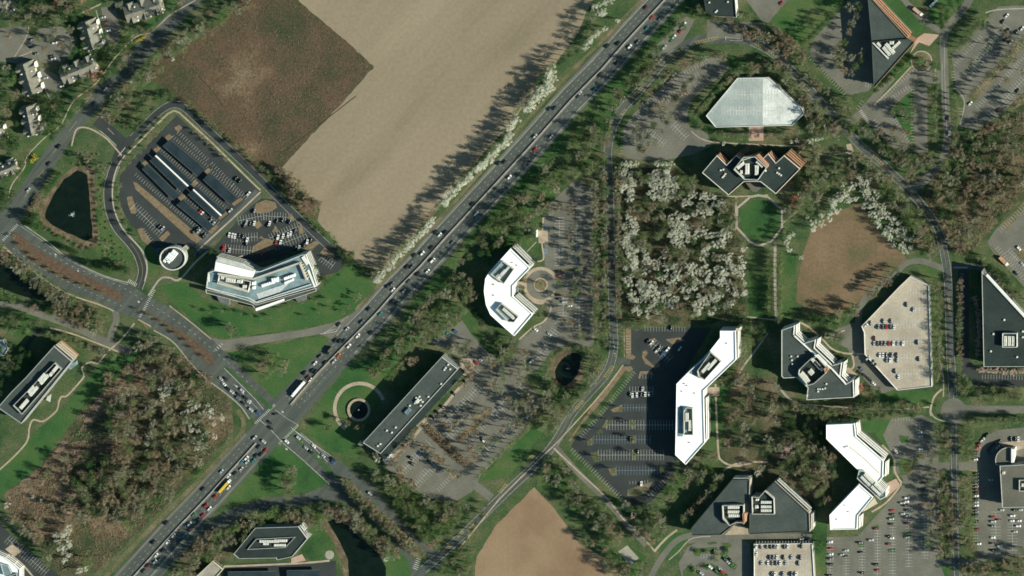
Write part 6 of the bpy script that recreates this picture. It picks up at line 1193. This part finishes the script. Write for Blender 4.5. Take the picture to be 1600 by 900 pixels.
scatter('on the lawn south of the townhouses', [(0, 275), (30, 250), (45, 270), (20, 310), (0, 330)], 9, {'ever': 2, 'green': 2}, (5, 7), .62); spot('by the lane inside the townhouse court', [(12, 57, 7, 'rust'), (108, 48, 6, 'bare'), (194, 50, 7, 'bud'), (137, 152, 7, 'rust'), (186, 8, 6, 'bare'), (104, 114, 6, 'green')])
scatter('in the belt between the wide street and the meadow, north', [(350, 0), (400, 0), (350, 35), (290, 75), (250, 100), (235, 90), (290, 45)], 34, {'bud': 3, 'bare': 4, 'spring': 1}, (4.5, 7), .58)
scatter('in the belt between the wide street and the meadow, south', [(240, 85), (255, 105), (225, 130), (200, 160), (180, 195), (158, 178), (175, 150), (205, 120)], 28, {'bare': 4, 'bud': 3}, (4.5, 7), .58)
spot('in the belt at the meadow corner', [(282, 65, 4, 'blossom'), (290, 60, 3, 'blossom'), (270, 93, 3.5, 'blossom'), (212, 122, 4, 'blossom'), (206, 127, 4, 'blossom')])
scatter('above the access road bend', [(215, 160), (262, 140), (275, 152), (255, 160), (225, 190), (205, 212), (190, 205)], 16, {'ever': 3, 'green': 2, 'bud': 1}, (4, 6), .6)
row('along the access road at the meadow edge', [(292, 160), (330, 195), (365, 222), (400, 255), (430, 280), (450, 305)], 9, {'bud': 1, 'shrub': 1, 'spring': .5}, (3, 5), 2)
scatter('in the brushy corner between meadow and field', [(432, 262), (455, 272), (480, 300), (500, 320), (492, 335), (465, 322), (440, 295)], 26, {'rust': 4, 'bare': 2, 'ever': .7}, (4, 6), .55)
row('along the access road beside the field', [(462, 322), (490, 350), (520, 372), (538, 395)], 10, {'shrub': 1, 'spring': 1}, (3, 4.5), 1.5); scatter('at the field corner by the glass office', [(530, 385), (565, 412), (588, 432), (560, 420), (535, 405)], 12, {'ever': 2, 'green': 1}, (3, 5), .6)
spot('around the glass office', [(494, 417, 5, 'green'), (500, 437, 6, 'green'), (506, 433, 4, 'ever'), (508, 441, 5, 'green'), (338, 396, 5, 'green'), (330, 393, 5, 'ever'), (344, 400, 4, 'green'), (548, 398, 6, 'green'), (540, 412, 5, 'ever'), (530, 430, 3, 'shrub')])
row('along the top of the parking aisle next to the access road', [(304, 205), (315, 213), (326, 223), (337, 233), (348, 243), (360, 255)], 14, {'bare': 1}, (2.5, 3.2), .5)
row('along the kerb of the winding drive', [(232, 212), (248, 196), (262, 190), (228, 228), (186, 270)], 13, {'bare': 1, 'bud': 1}, (2.5, 3.5), 1); row('between the winding drive and the parking kerb', [(184, 290), (186, 325), (196, 350), (212, 372)], 10, {'shrub': 2, 'bud': 1}, (3, 4.5), 2)
# western pond
row('on the edge of the large pond', [(66, 350), (82, 362), (105, 376), (138, 390), (153, 380), (152, 350), (150, 300), (144, 262), (120, 258)], 9, {'brush': 2, 'shrub': 2}, (3.5, 5.5), 1.5)
scatter('beside the townhouse court', [(95, 88), (118, 82), (112, 40), (150, 32), (165, 30), (168, 90), (150, 110), (95, 125)], 14, {'ever': 3, 'green': 2}, (4.5, 6), .7)
row('in the clipped row on the north-west bank of the large pond', [(92, 272), (72, 298)], 5.5, {'green': 1}, (4, 5), .6)
row('at the south-west corner of the large pond', [(44, 338), (56, 338), (50, 348), (60, 356)], 6, {'green': 2, 'ever': 1}, (5, 6.5), 1); row('along the boulevard south of the large pond', [(90, 385), (102, 388), (114, 392), (126, 397)], 5.5, {'green': 2, 'ever': 1}, (3.5, 5), 1)
row('in the clump above the boulevard near the drive mouth', [(132, 408), (140, 414), (150, 418), (198, 420), (198, 428)], 7, {'green': 2, 'ever': 1}, (4.5, 6), 1)
scatter('on the rough bank east of the large pond', [(150, 262), (165, 262), (160, 300), (168, 360), (196, 395), (200, 420), (165, 410), (150, 380), (154, 320)], 34, {'brush': 3, 'shrub': 3, 'bare': 1}, (4, 6), .75)
scatter('on the rough ground north of the large pond', [(120, 235), (155, 240), (160, 262), (120, 258), (110, 258)], 12, {'brush': 4, 'rust': 1}, (4, 6), .7); row('on the rusty bank west of the large pond', [(60, 305), (55, 318), (48, 326), (62, 312)], 5, {'brush': 1}, (6, 8), 2)
row('on the first planted median of the boulevard', [(22, 370), (36, 388), (53, 401), (70, 414), (88, 426), (108, 437), (130, 446), (150, 452), (168, 461)], 18, {'bud': 1}, (2.5, 3.2), .5)
row('on the second planted median of the boulevard', [(216, 484), (226, 489), (241, 497), (259, 508), (277, 521), (294, 534), (310, 550), (323, 562)], 20, {'bud': 1}, (2.5, 3.2), .5)
scatter('in the grey belt south-west of the boulevard', [(0, 382), (25, 402), (60, 430), (100, 462), (140, 478), (100, 485), (60, 452), (25, 425), (0, 405)], 34, {'bare': 5, 'bud': 2}, (5, 7.5), .55)
scatter('between the boulevard and the lower lane', [(70, 480), (110, 480), (160, 485), (172, 510), (160, 525), (100, 500), (60, 486)], 24, {'bare': 2, 'rust': 3, 'bud': 1, 'ever': 1}, (4.5, 7), .6)
spot('beside the lower lane near the left edge', [(3, 458, 6, 'spring'), (18, 468, 7, 'spring'), (81, 486, 6, 'spring'), (52, 482, 7, 'rust'), (11, 508, 5, 'green'), (10, 475, 4, 'bud')])
scatter('in the planted wedge left of the long-path office', [(5, 490), (30, 485), (62, 505), (45, 528), (10, 515), (0, 505)], 14, {'bud': 3, 'green': 1, 'ever': 1}, (4.5, 6), .6)
row('between the lower lane and the winding path', [(75, 520), (95, 530), (120, 528), (142, 545), (160, 552), (178, 558)], 10, {'bud': 2, 'bare': 1}, (4.5, 6), 2); scatter('in the dark garden left of the long-path office', [(0, 545), (40, 530), (60, 545), (30, 590), (0, 620)], 16, {'ever': 4, 'bud': 1}, (5, 7), .62)
scatter('above the corner lawn where the boulevard bends', [(212, 520), (255, 530), (300, 570), (330, 600), (300, 580), (250, 560), (215, 545)], 16, {'bare': 3, 'ever': 1, 'bud': 1}, (5, 7), .6); spot('at the lawn edge by the boulevard bend', [(362, 518, 8, 'bud'), (356, 510, 6, 'bare'), (326, 600, 5, 'rust'), (178, 556, 5, 'bud')])
row('young trees on the wide lawn below the glass office', [(310, 482), (318, 490), (350, 486), (378, 490), (416, 500), (440, 480), (505, 468), (520, 470), (515, 482), (488, 488), (470, 500)], 18, {'bud': 1}, (2.2, 3), 1)
# loop interior, north
scatter('inside the northern loop, left of the curved car park', [(1000, 165), (1020, 130), (1060, 100), (1100, 85), (1140, 82), (1120, 92), (1060, 112), (1010, 152), (985, 178)], 24, {'rust': 3, 'bare': 2, 'bud': 2}, (4.5, 6.5), .62)
scatter('inside the northern loop, right of the blue-grey deck', [(1190, 95), (1225, 100), (1265, 150), (1300, 190), (1330, 215), (1290, 215), (1262, 200), (1262, 172), (1215, 118)], 44, {'bare': 4, 'bud': 3, 'rust': 2}, (5, 7.5), .58)
scatter('in the strip above the blue-grey deck', [(1125, 110), (1190, 100), (1195, 115), (1150, 118), (1135, 125)], 10, {'ever': 2, 'bud': 1, 'rust': 1}, (4.5, 6), .62)
row('along the slanting west side of the blue-grey deck', [(1140, 125), (1122, 138), (1108, 155), (1098, 170), (1086, 180), (1082, 190), (1106, 205)], 7.5, {'bud': 1, 'green': 1}, (4.5, 6), 1.5)
row('below the blue-grey parking deck', [(1120, 210), (1140, 212), (1160, 214), (1200, 212), (1225, 214), (1260, 208)], 12, {'bud': 2, 'bare': 1}, (4, 5.5), 2)
row('dotted through the curved loop car park', [(1045, 190), (1050, 190), (1025, 165), (1068, 145), (1052, 158), (1085, 118), (1010, 215), (992, 195), (1000, 240), (1040, 205)], 15, {'bare': 2, 'ever': 1, 'rust': 1}, (5, 6.5), 3)
scatter('between the highway belt and the northern loop', [(1030, 85), (1035, 100), (1010, 125), (985, 140), (965, 165), (945, 230), (938, 225), (950, 180), (985, 125)], 28, {'bare': 3, 'bud': 3, 'rust': 1, 'ever': 1}, (5, 7), .6)
scatter('outside the top of the northern loop', [(1145, 42), (1195, 50), (1230, 75), (1265, 110), (1295, 145), (1315, 165), (1290, 150), (1240, 95), (1205, 70), (1150, 52)], 30, {'rust': 3, 'bare': 3, 'bud': 2}, (4.5, 6.5), .6)
row('beside the office at the top edge', [(1082, 22), (1095, 20), (1092, 8), (1110, 30), (1130, 32), (1150, 30), (1160, 22), (1172, 26)], 9, {'ever': 1, 'bud': 2, 'bare': 1}, (4, 5.5), 1.5)
row('along the lawn edge left of the triangular office', [(1314, 2), (1300, 20), (1285, 38), (1270, 55), (1256, 68), (1246, 64)], 9, {'ever': 2, 'bud': 1, 'green': 1}, (4.5, 6), 1.5); row('in the rusty hedge below the top lawn', [(1208, 42), (1220, 52), (1232, 62), (1244, 72), (1256, 84), (1258, 98)], 7, {'rust': 1}, (4.5, 6), 1)
row('in the shaded car park west of the triangular office', [(1330, 12), (1342, 10), (1320, 65), (1315, 85), (1300, 78), (1325, 96), (1350, 82), (1348, 92), (1328, 118), (1308, 98)], 15, {'bare': 2, 'bud': 1, 'spring': 1}, (5, 6.5), 1.5)
row('on the bank south-east of the triangular office', [(1425, 90), (1412, 102), (1398, 116), (1384, 130), (1370, 145)], 8, {'shrub': 1}, (5, 7), 1, [(1439, 96, 6, 'bud')])
scatter('around the street junction below the triangular office', [(1310, 155), (1330, 155), (1345, 200), (1325, 220), (1300, 190)], 12, {'bud': 2, 'spring': 2, 'bare': 1}, (5, 7), .62)
scatter('between the two slanting car parks', [(1395, 175), (1425, 150), (1425, 225), (1420, 260), (1385, 240), (1360, 215), (1372, 200)], 20, {'bud': 2, 'bare': 3, 'ever': 1}, (4.5, 6.5), .62)
row('along the left side of the straight street', [(1456, 100), (1462, 130), (1460, 160), (1462, 190), (1462, 225)], 9, {'bud': 2, 'ever': 1}, (4.5, 6), 1.2); row('along the right side of the straight street', [(1490, 150), (1492, 175), (1492, 215), (1488, 240)], 9, {'bud': 2, 'bare': 1}, (5, 6.5), 1.5)
scatter('on the wedge between the top lane and the slanting car park', [(1490, 78), (1510, 62), (1530, 22), (1545, 25), (1525, 50), (1498, 82)], 16, {'bud': 4, 'spring': 1}, (4.5, 6), .58)
row('on the diagonal strip through the slanting car park', [(1514, 152), (1530, 135), (1550, 115), (1570, 92), (1590, 70), (1602, 58)], 9.5, {'bud': 2, 'rust': 1}, (4.5, 6), 1); row('in the slanting car park at the top right', [(1520, 95), (1545, 70), (1560, 50), (1575, 40), (1590, 90), (1570, 130), (1600, 120), (1560, 30)], 36, {'bare': 1}, (5, 6.5), 3)
scatter('on the two lawns north-east of the triangular office', [(1465, 8), (1500, 0), (1480, 45), (1465, 40), (1470, 20)], 10, {'bud': 1, 'ever': 2}, (4.5, 6), .7); row('at the right edge below the slanting car park', [(1520, 210), (1545, 205), (1565, 190), (1590, 160), (1600, 145)], 11, {'rust': 2, 'bud': 1}, (5, 7), 2)
scatter('between the boulevard and the slanting street, lower part', [(1340, 205), (1385, 245), (1425, 270), (1450, 262), (1462, 235), (1440, 245), (1400, 240), (1370, 215)], 20, {'bare': 3, 'bud': 3}, (5, 7), .6)
# gardens round the playing field
scatter('in the olive trees right of the twin-wing office', [(1258, 232), (1275, 228), (1300, 250), (1335, 245), (1330, 275), (1300, 290), (1270, 330), (1240, 350), (1225, 340), (1250, 300), (1262, 270)], 44, {'bud': 5, 'bare': 2}, (5, 7.5), .55)
scatter('between the playing field and the boulevard', [(1345, 240), (1365, 262), (1400, 290), (1435, 330), (1462, 380), (1468, 405), (1440, 400), (1430, 360), (1390, 310), (1350, 265)], 46, {'bud': 3, 'bare': 3, 'spring': 1, 'ever': .7}, (5, 7.5), .58)
scatter('around the green octagon lawn', [(1140, 310), (1150, 310), (1148, 370), (1165, 385), (1165, 398), (1145, 360)], 8, {'bud': 1, 'ever': 1, 'bare': 1}, (4.5, 6), .62); row('in the left hedge of the mall', [(1203, 385), (1204, 495)], 7.5, {'bud': 2, 'spring': 1}, (4.5, 6), .6); row('in the right hedge of the mall', [(1217, 400), (1217, 500)], 7.5, {'bud': 2, 'spring': 1}, (4.5, 6), .6)
row('on the shaded east edge of the green octagon lawn', [(1226, 325), (1229, 345), (1226, 362), (1212, 382)], 10, {'ever': 1, 'bud': 1}, (4, 5.5), 1); scatter('south of the playing field', [(1250, 495), (1290, 490), (1330, 480), (1345, 465), (1345, 490), (1320, 502), (1290, 512), (1262, 508)], 18, {'green': 2, 'bud': 1, 'ever': 1, 'bare': 1}, (4.5, 6.5), .62)
row('at the edge between playing field and warm parking deck', [(1400, 425), (1385, 440), (1370, 452), (1358, 465)], 9, {'bare': 2, 'bud': 1}, (5, 7), 2); row('in the round bed in front of the saw-tooth office', [(1305, 524), (1318, 526), (1312, 534), (1300, 532)], 8, {'bud': 1}, (5, 6.5), 1); row('in front of the saw-tooth terraces', [(1315, 556), (1322, 565), (1318, 572)], 7, {'ever': 1, 'green': 1}, (3.5, 4.5), 1)
scatter('south of the saw-tooth office', [(1352, 605), (1375, 612), (1370, 625), (1345, 628)], 5, {'ever': 1, 'green': 2}, (4, 6), .7)
row('in the long row north of the white bent office', [(1232, 632), (1260, 640), (1300, 645), (1340, 640), (1380, 634), (1420, 636), (1446, 640)], 9.5, {'bud': 4, 'bare': 1}, (5.5, 7.5), 2); row('in the second row north of the white bent office', [(1275, 650), (1300, 655), (1360, 652), (1390, 645), (1430, 648)], 12, {'bud': 2, 'ever': 1}, (5, 6.5), 1.5)
scatter('in the dark garden west of the white bent office', [(1225, 650), (1285, 650), (1288, 690), (1260, 700), (1225, 680)], 14, {'ever': 4, 'bud': 1, 'green': 1}, (4.5, 6.5), .66)
scatter('in the garden wood between the four southern offices', [(1215, 690), (1260, 690), (1300, 712), (1312, 740), (1300, 772), (1278, 795), (1250, 785), (1225, 755), (1215, 725)], 36, {'bare': 4, 'rust': 1, 'bud': 3, 'ever': .7}, (5.5, 8), .56)
scatter('in the garden west of the southern offices', [(1120, 600), (1180, 575), (1215, 600), (1215, 690), (1195, 735), (1150, 722), (1128, 710), (1135, 650)], 36, {'bare': 4, 'rust': 2, 'bud': 2, 'ever': 1.5}, (5.5, 8), .62)
row('along the east side of the zigzag office', [(1160, 530), (1162, 550), (1158, 570), (1140, 590), (1125, 600)], 9, {'bud': 2, 'bare': 1}, (5, 7), 1.5); scatter('between the zigzag office and the mall', [(1160, 500), (1205, 505), (1190, 545), (1165, 560)], 8, {'ever': 3, 'bud': 1}, (5, 7), .65)
scatter('at the south foot of the zigzag office', [(1048, 740), (1070, 735), (1095, 715), (1118, 705), (1120, 750), (1085, 750), (1055, 775), (1040, 790), (1030, 795)], 24, {'bud': 3, 'rust': 1, 'bare': 2, 'green': 1}, (4.5, 6.5), .62)
row('along the shaded path above the pointed dark office', [(1125, 745), (1110, 765), (1095, 785), (1078, 800), (1065, 815)], 10, {'bare': 3, 'bud': 1}, (5, 7), 2); row('below the dark asphalt car park', [(978, 790), (995, 800), (1010, 790), (1025, 800), (1035, 815), (1020, 820), (1000, 808)], 9, {'bud': 1, 'bare': 1, 'ever': 1}, (5, 7), 1.5, [(976, 790, 6, 'blossom'), (991, 806, 5, 'pink')])
row('in the islands of the dark asphalt car park', [(970, 640), (946, 664), (920, 690), (930, 712), (958, 737)], 25, {'bud': 1}, (4, 5), .5, [(988, 686, 4, 'ever'), (991, 711, 4.5, 'bud'), (1034, 734, 4, 'bud'), (988, 662, 4, 'bud')])
scatter('between the small bare field and the dark asphalt car park', [(850, 712), (868, 718), (900, 750), (940, 790), (975, 830), (965, 850), (940, 840), (905, 800), (880, 790), (855, 745)], 46, {'bare': 3, 'bud': 3, 'ever': 1.5, 'green': .7}, (5, 7.5), .6)
scatter('at the south end of the diagonal drive', [(905, 830), (940, 845), (960, 860), (985, 890), (1005, 880), (1015, 895), (970, 905), (930, 870)], 20, {'bare': 3, 'bud': 2, 'green': 1}, (5, 7), .6); scatter('on the wedge above the curved drive', [(1005, 820), (1030, 810), (1048, 830), (1015, 850), (985, 835)], 9, {'bare': 2, 'bud': 1}, (5, 7), .6)
row('left of the lower boulevard by the bare field', [(760, 790), (745, 815), (730, 840), (715, 865), (700, 890)], 10, {'bud': 1, 'ever': 1}, (4, 5.5), 2); scatter('below the junction at the bottom of the boulevard', [(690, 880), (720, 860), (740, 860), (735, 905), (690, 905)], 12, {'bud': 1, 'spring': 1, 'rust': 1}, (4.5, 6), .62)
# eastern boulevard
row('on the west side of the eastern boulevard beside the warm deck', [(1464, 440), (1466, 470), (1466, 500), (1466, 530), (1467, 560), (1464, 600)], 9, {'bud': 3, 'bare': 1}, (5, 6.5), 1.2); row('on the east side of the eastern boulevard above the crossroads', [(1500, 440), (1500, 470), (1499, 500), (1499, 530), (1500, 560), (1500, 580)], 9.5, {'bud': 2, 'bare': 1}, (4.5, 6), 1)
row('in the clump beside the crossroads north-east corner', [(1500, 592), (1512, 598), (1508, 608), (1518, 612), (1500, 606)], 8, {'bud': 2, 'green': 1}, (6, 8), 1.5); row('in the row north of the road to the right edge', [(1530, 624), (1545, 626), (1560, 622), (1580, 622), (1600, 622)], 9, {'bud': 3, 'spring': 1}, (5.5, 7.5), 2); row('above the road to the right edge beside the car lane', [(1530, 612), (1550, 608), (1575, 612), (1600, 608)], 13, {'ever': 2, 'bud': 1}, (4.5, 6), 1.5)
row('in the row south of the road to the right edge', [(1510, 662), (1530, 662), (1550, 658), (1575, 660), (1602, 658)], 9.5, {'bud': 4}, (5, 7), 2, [(1460, 634, 4, 'green')])
scatter('west of the southern boulevard, upper part', [(1460, 665), (1482, 670), (1484, 720), (1462, 722)], 13, {'bud': 3, 'bare': 2, 'rust': 1}, (5, 7), .58); scatter('west of the southern boulevard, lower part', [(1462, 740), (1486, 738), (1488, 870), (1464, 872)], 26, {'bud': 3, 'bare': 3, 'rust': 1}, (5, 7), .58)
scatter('east of the southern boulevard, upper part', [(1496, 665), (1525, 668), (1520, 718), (1500, 720)], 13, {'bud': 4, 'bare': 1}, (4.5, 6.5), .62); scatter('east of the southern boulevard, lower part', [(1500, 740), (1518, 740), (1522, 868), (1500, 870)], 24, {'bud': 4, 'bare': 1, 'rust': 1}, (5, 7), .6)
row('in the islands of the large south-east car park', [(1438, 714), (1415, 728), (1420, 736), (1410, 738), (1455, 700), (1456, 760), (1452, 790), (1455, 830), (1450, 860)], 17, {'bud': 2, 'ever': 1, 'bare': 2}, (5, 7), 2); scatter('in the brown wood at the lower right corner', [(1545, 880), (1565, 868), (1605, 850), (1605, 905), (1540, 905), (1500, 895)], 20, {'rust': 5, 'bud': 2}, (5, 7.5), .58)
row('on the planting below the pale car rows', [(1500, 890), (1515, 885), (1530, 888)], 10, {'bud': 1, 'rust': 1}, (5, 6.5), 2); row('beside the corner car park on the right edge', [(1508, 395), (1520, 400), (1535, 402), (1540, 415), (1552, 418), (1565, 430), (1575, 440), (1590, 455)], 8, {'ever': 2, 'green': 2, 'bud': 1}, (4.5, 6), 1.5)
row('outside the slanting side of the large dark office', [(1560, 436), (1575, 448), (1590, 462), (1604, 476)], 10, {'bud': 1, 'bare': 1}, (5, 6.5), 2); row('at the bottom left car park edge', [(22, 812), (36, 824), (45, 835), (62, 852), (78, 858), (72, 885)], 9, {'bare': 3, 'bud': 2}, (5, 7), 2)
row('between the parking deck and the white office', [(1275, 838), (1282, 845), (1278, 870)], 12, {'green': 1, 'bud': 1}, (4, 6), 1); row('around the small landscaped car park', [(1086, 860), (1128, 868), (1140, 852), (1108, 886), (1080, 890)], 20, {'shrub': 1}, (5, 7), 1)
# the trees themselves: the biggest of each kind one by one, the rest of a kind in one mesh
import numpy as np
def arrays(me):
    nv, nl, npg = len(me.vertices), len(me.loops), len(me.polygons); v = np.empty(nv*3, 'f'); me.vertices.foreach_get('co', v); li = np.empty(nl, 'i'); me.loops.foreach_get('vertex_index', li); lt = np.empty(npg, 'i'); me.polygons.foreach_get('loop_total', lt)
    return v.reshape(-1, 3), li, lt
ARR = {}
def arr(me):
    if me.name not in ARR: ARR[me.name] = arrays(me)
    return ARR[me.name]
def bake(name, label, cat, items):
    "items: (mesh, location, rz, scale)"
    V, LI, LT, MI, mats, off = [], [], [], [], [], 0
    for me, loc, rz, sc in items:
        v, li, lt = arr(me); m_ = me.materials[0]
        if m_ not in mats: mats.append(m_)
        q = v*np.array(sc, 'f'); c_, s_ = math.cos(rz), math.sin(rz); q = np.stack([q[:, 0]*c_-q[:, 1]*s_, q[:, 0]*s_+q[:, 1]*c_, q[:, 2]], 1)+np.array(loc, 'f')
        V.append(q); LI.append(li+off); LT.append(lt); MI.append(np.full(len(lt), mats.index(m_), 'i')); off += len(v)
    V = np.concatenate(V).astype('f'); LI = np.concatenate(LI).astype('i'); LT = np.concatenate(LT).astype('i'); MI = np.concatenate(MI)
    me = bpy.data.meshes.new(name); me.vertices.add(len(V)); me.vertices.foreach_set('co', V.ravel()); me.loops.add(len(LI)); me.loops.foreach_set('vertex_index', LI)
    me.polygons.add(len(LT)); st = np.concatenate([[0], np.cumsum(LT)[:-1]]).astype('i'); me.polygons.foreach_set('loop_start', st); me.polygons.foreach_set('loop_total', LT)
    for m_ in mats: me.materials.append(m_)
    me.polygons.foreach_set('material_index', MI); me.update(calc_edges=True)
    tag(link(name, me), label, cat, kind='stuff')
LONG = set()
byname = {}
for o in RECS: byname.setdefault(SPEC[o.kind][3], []).append(o)
for nm, L in byname.items():
    L.sort(key=lambda o: -o.r); keep, rest = L[:295], L[295:]
    for o in keep:
        root = empty(nm, o.loc, o.rz); root.scale = o.sc; tag(root, o.label, o.cat, o.group)
        if len(o.label.split()) > 16: print('LONG', o.label)
        shb = SPEC[o.kind][0] == 'shrub'; link('stem' if shb else 'trunk', o.v[0], root); link('foliage' if shb else 'crown', o.v[1], root)
    if rest: bake(nm+'_mass', dict(bare_tree='smaller bare trees of the woods and belts seen as one grey-brown mass', budding_tree='smaller budding trees of the woods and belts seen as one olive mass').get(nm, 'smaller '+nm.replace('_', ' ')+'s seen as one mass'), 'trees', [(m_, o.loc, o.rz, o.sc) for o in rest for m_ in o.v])
if CARREST: bake('parked_cars', 'dark and grey cars standing in the rows of the crowded car parks', 'cars', CARREST)
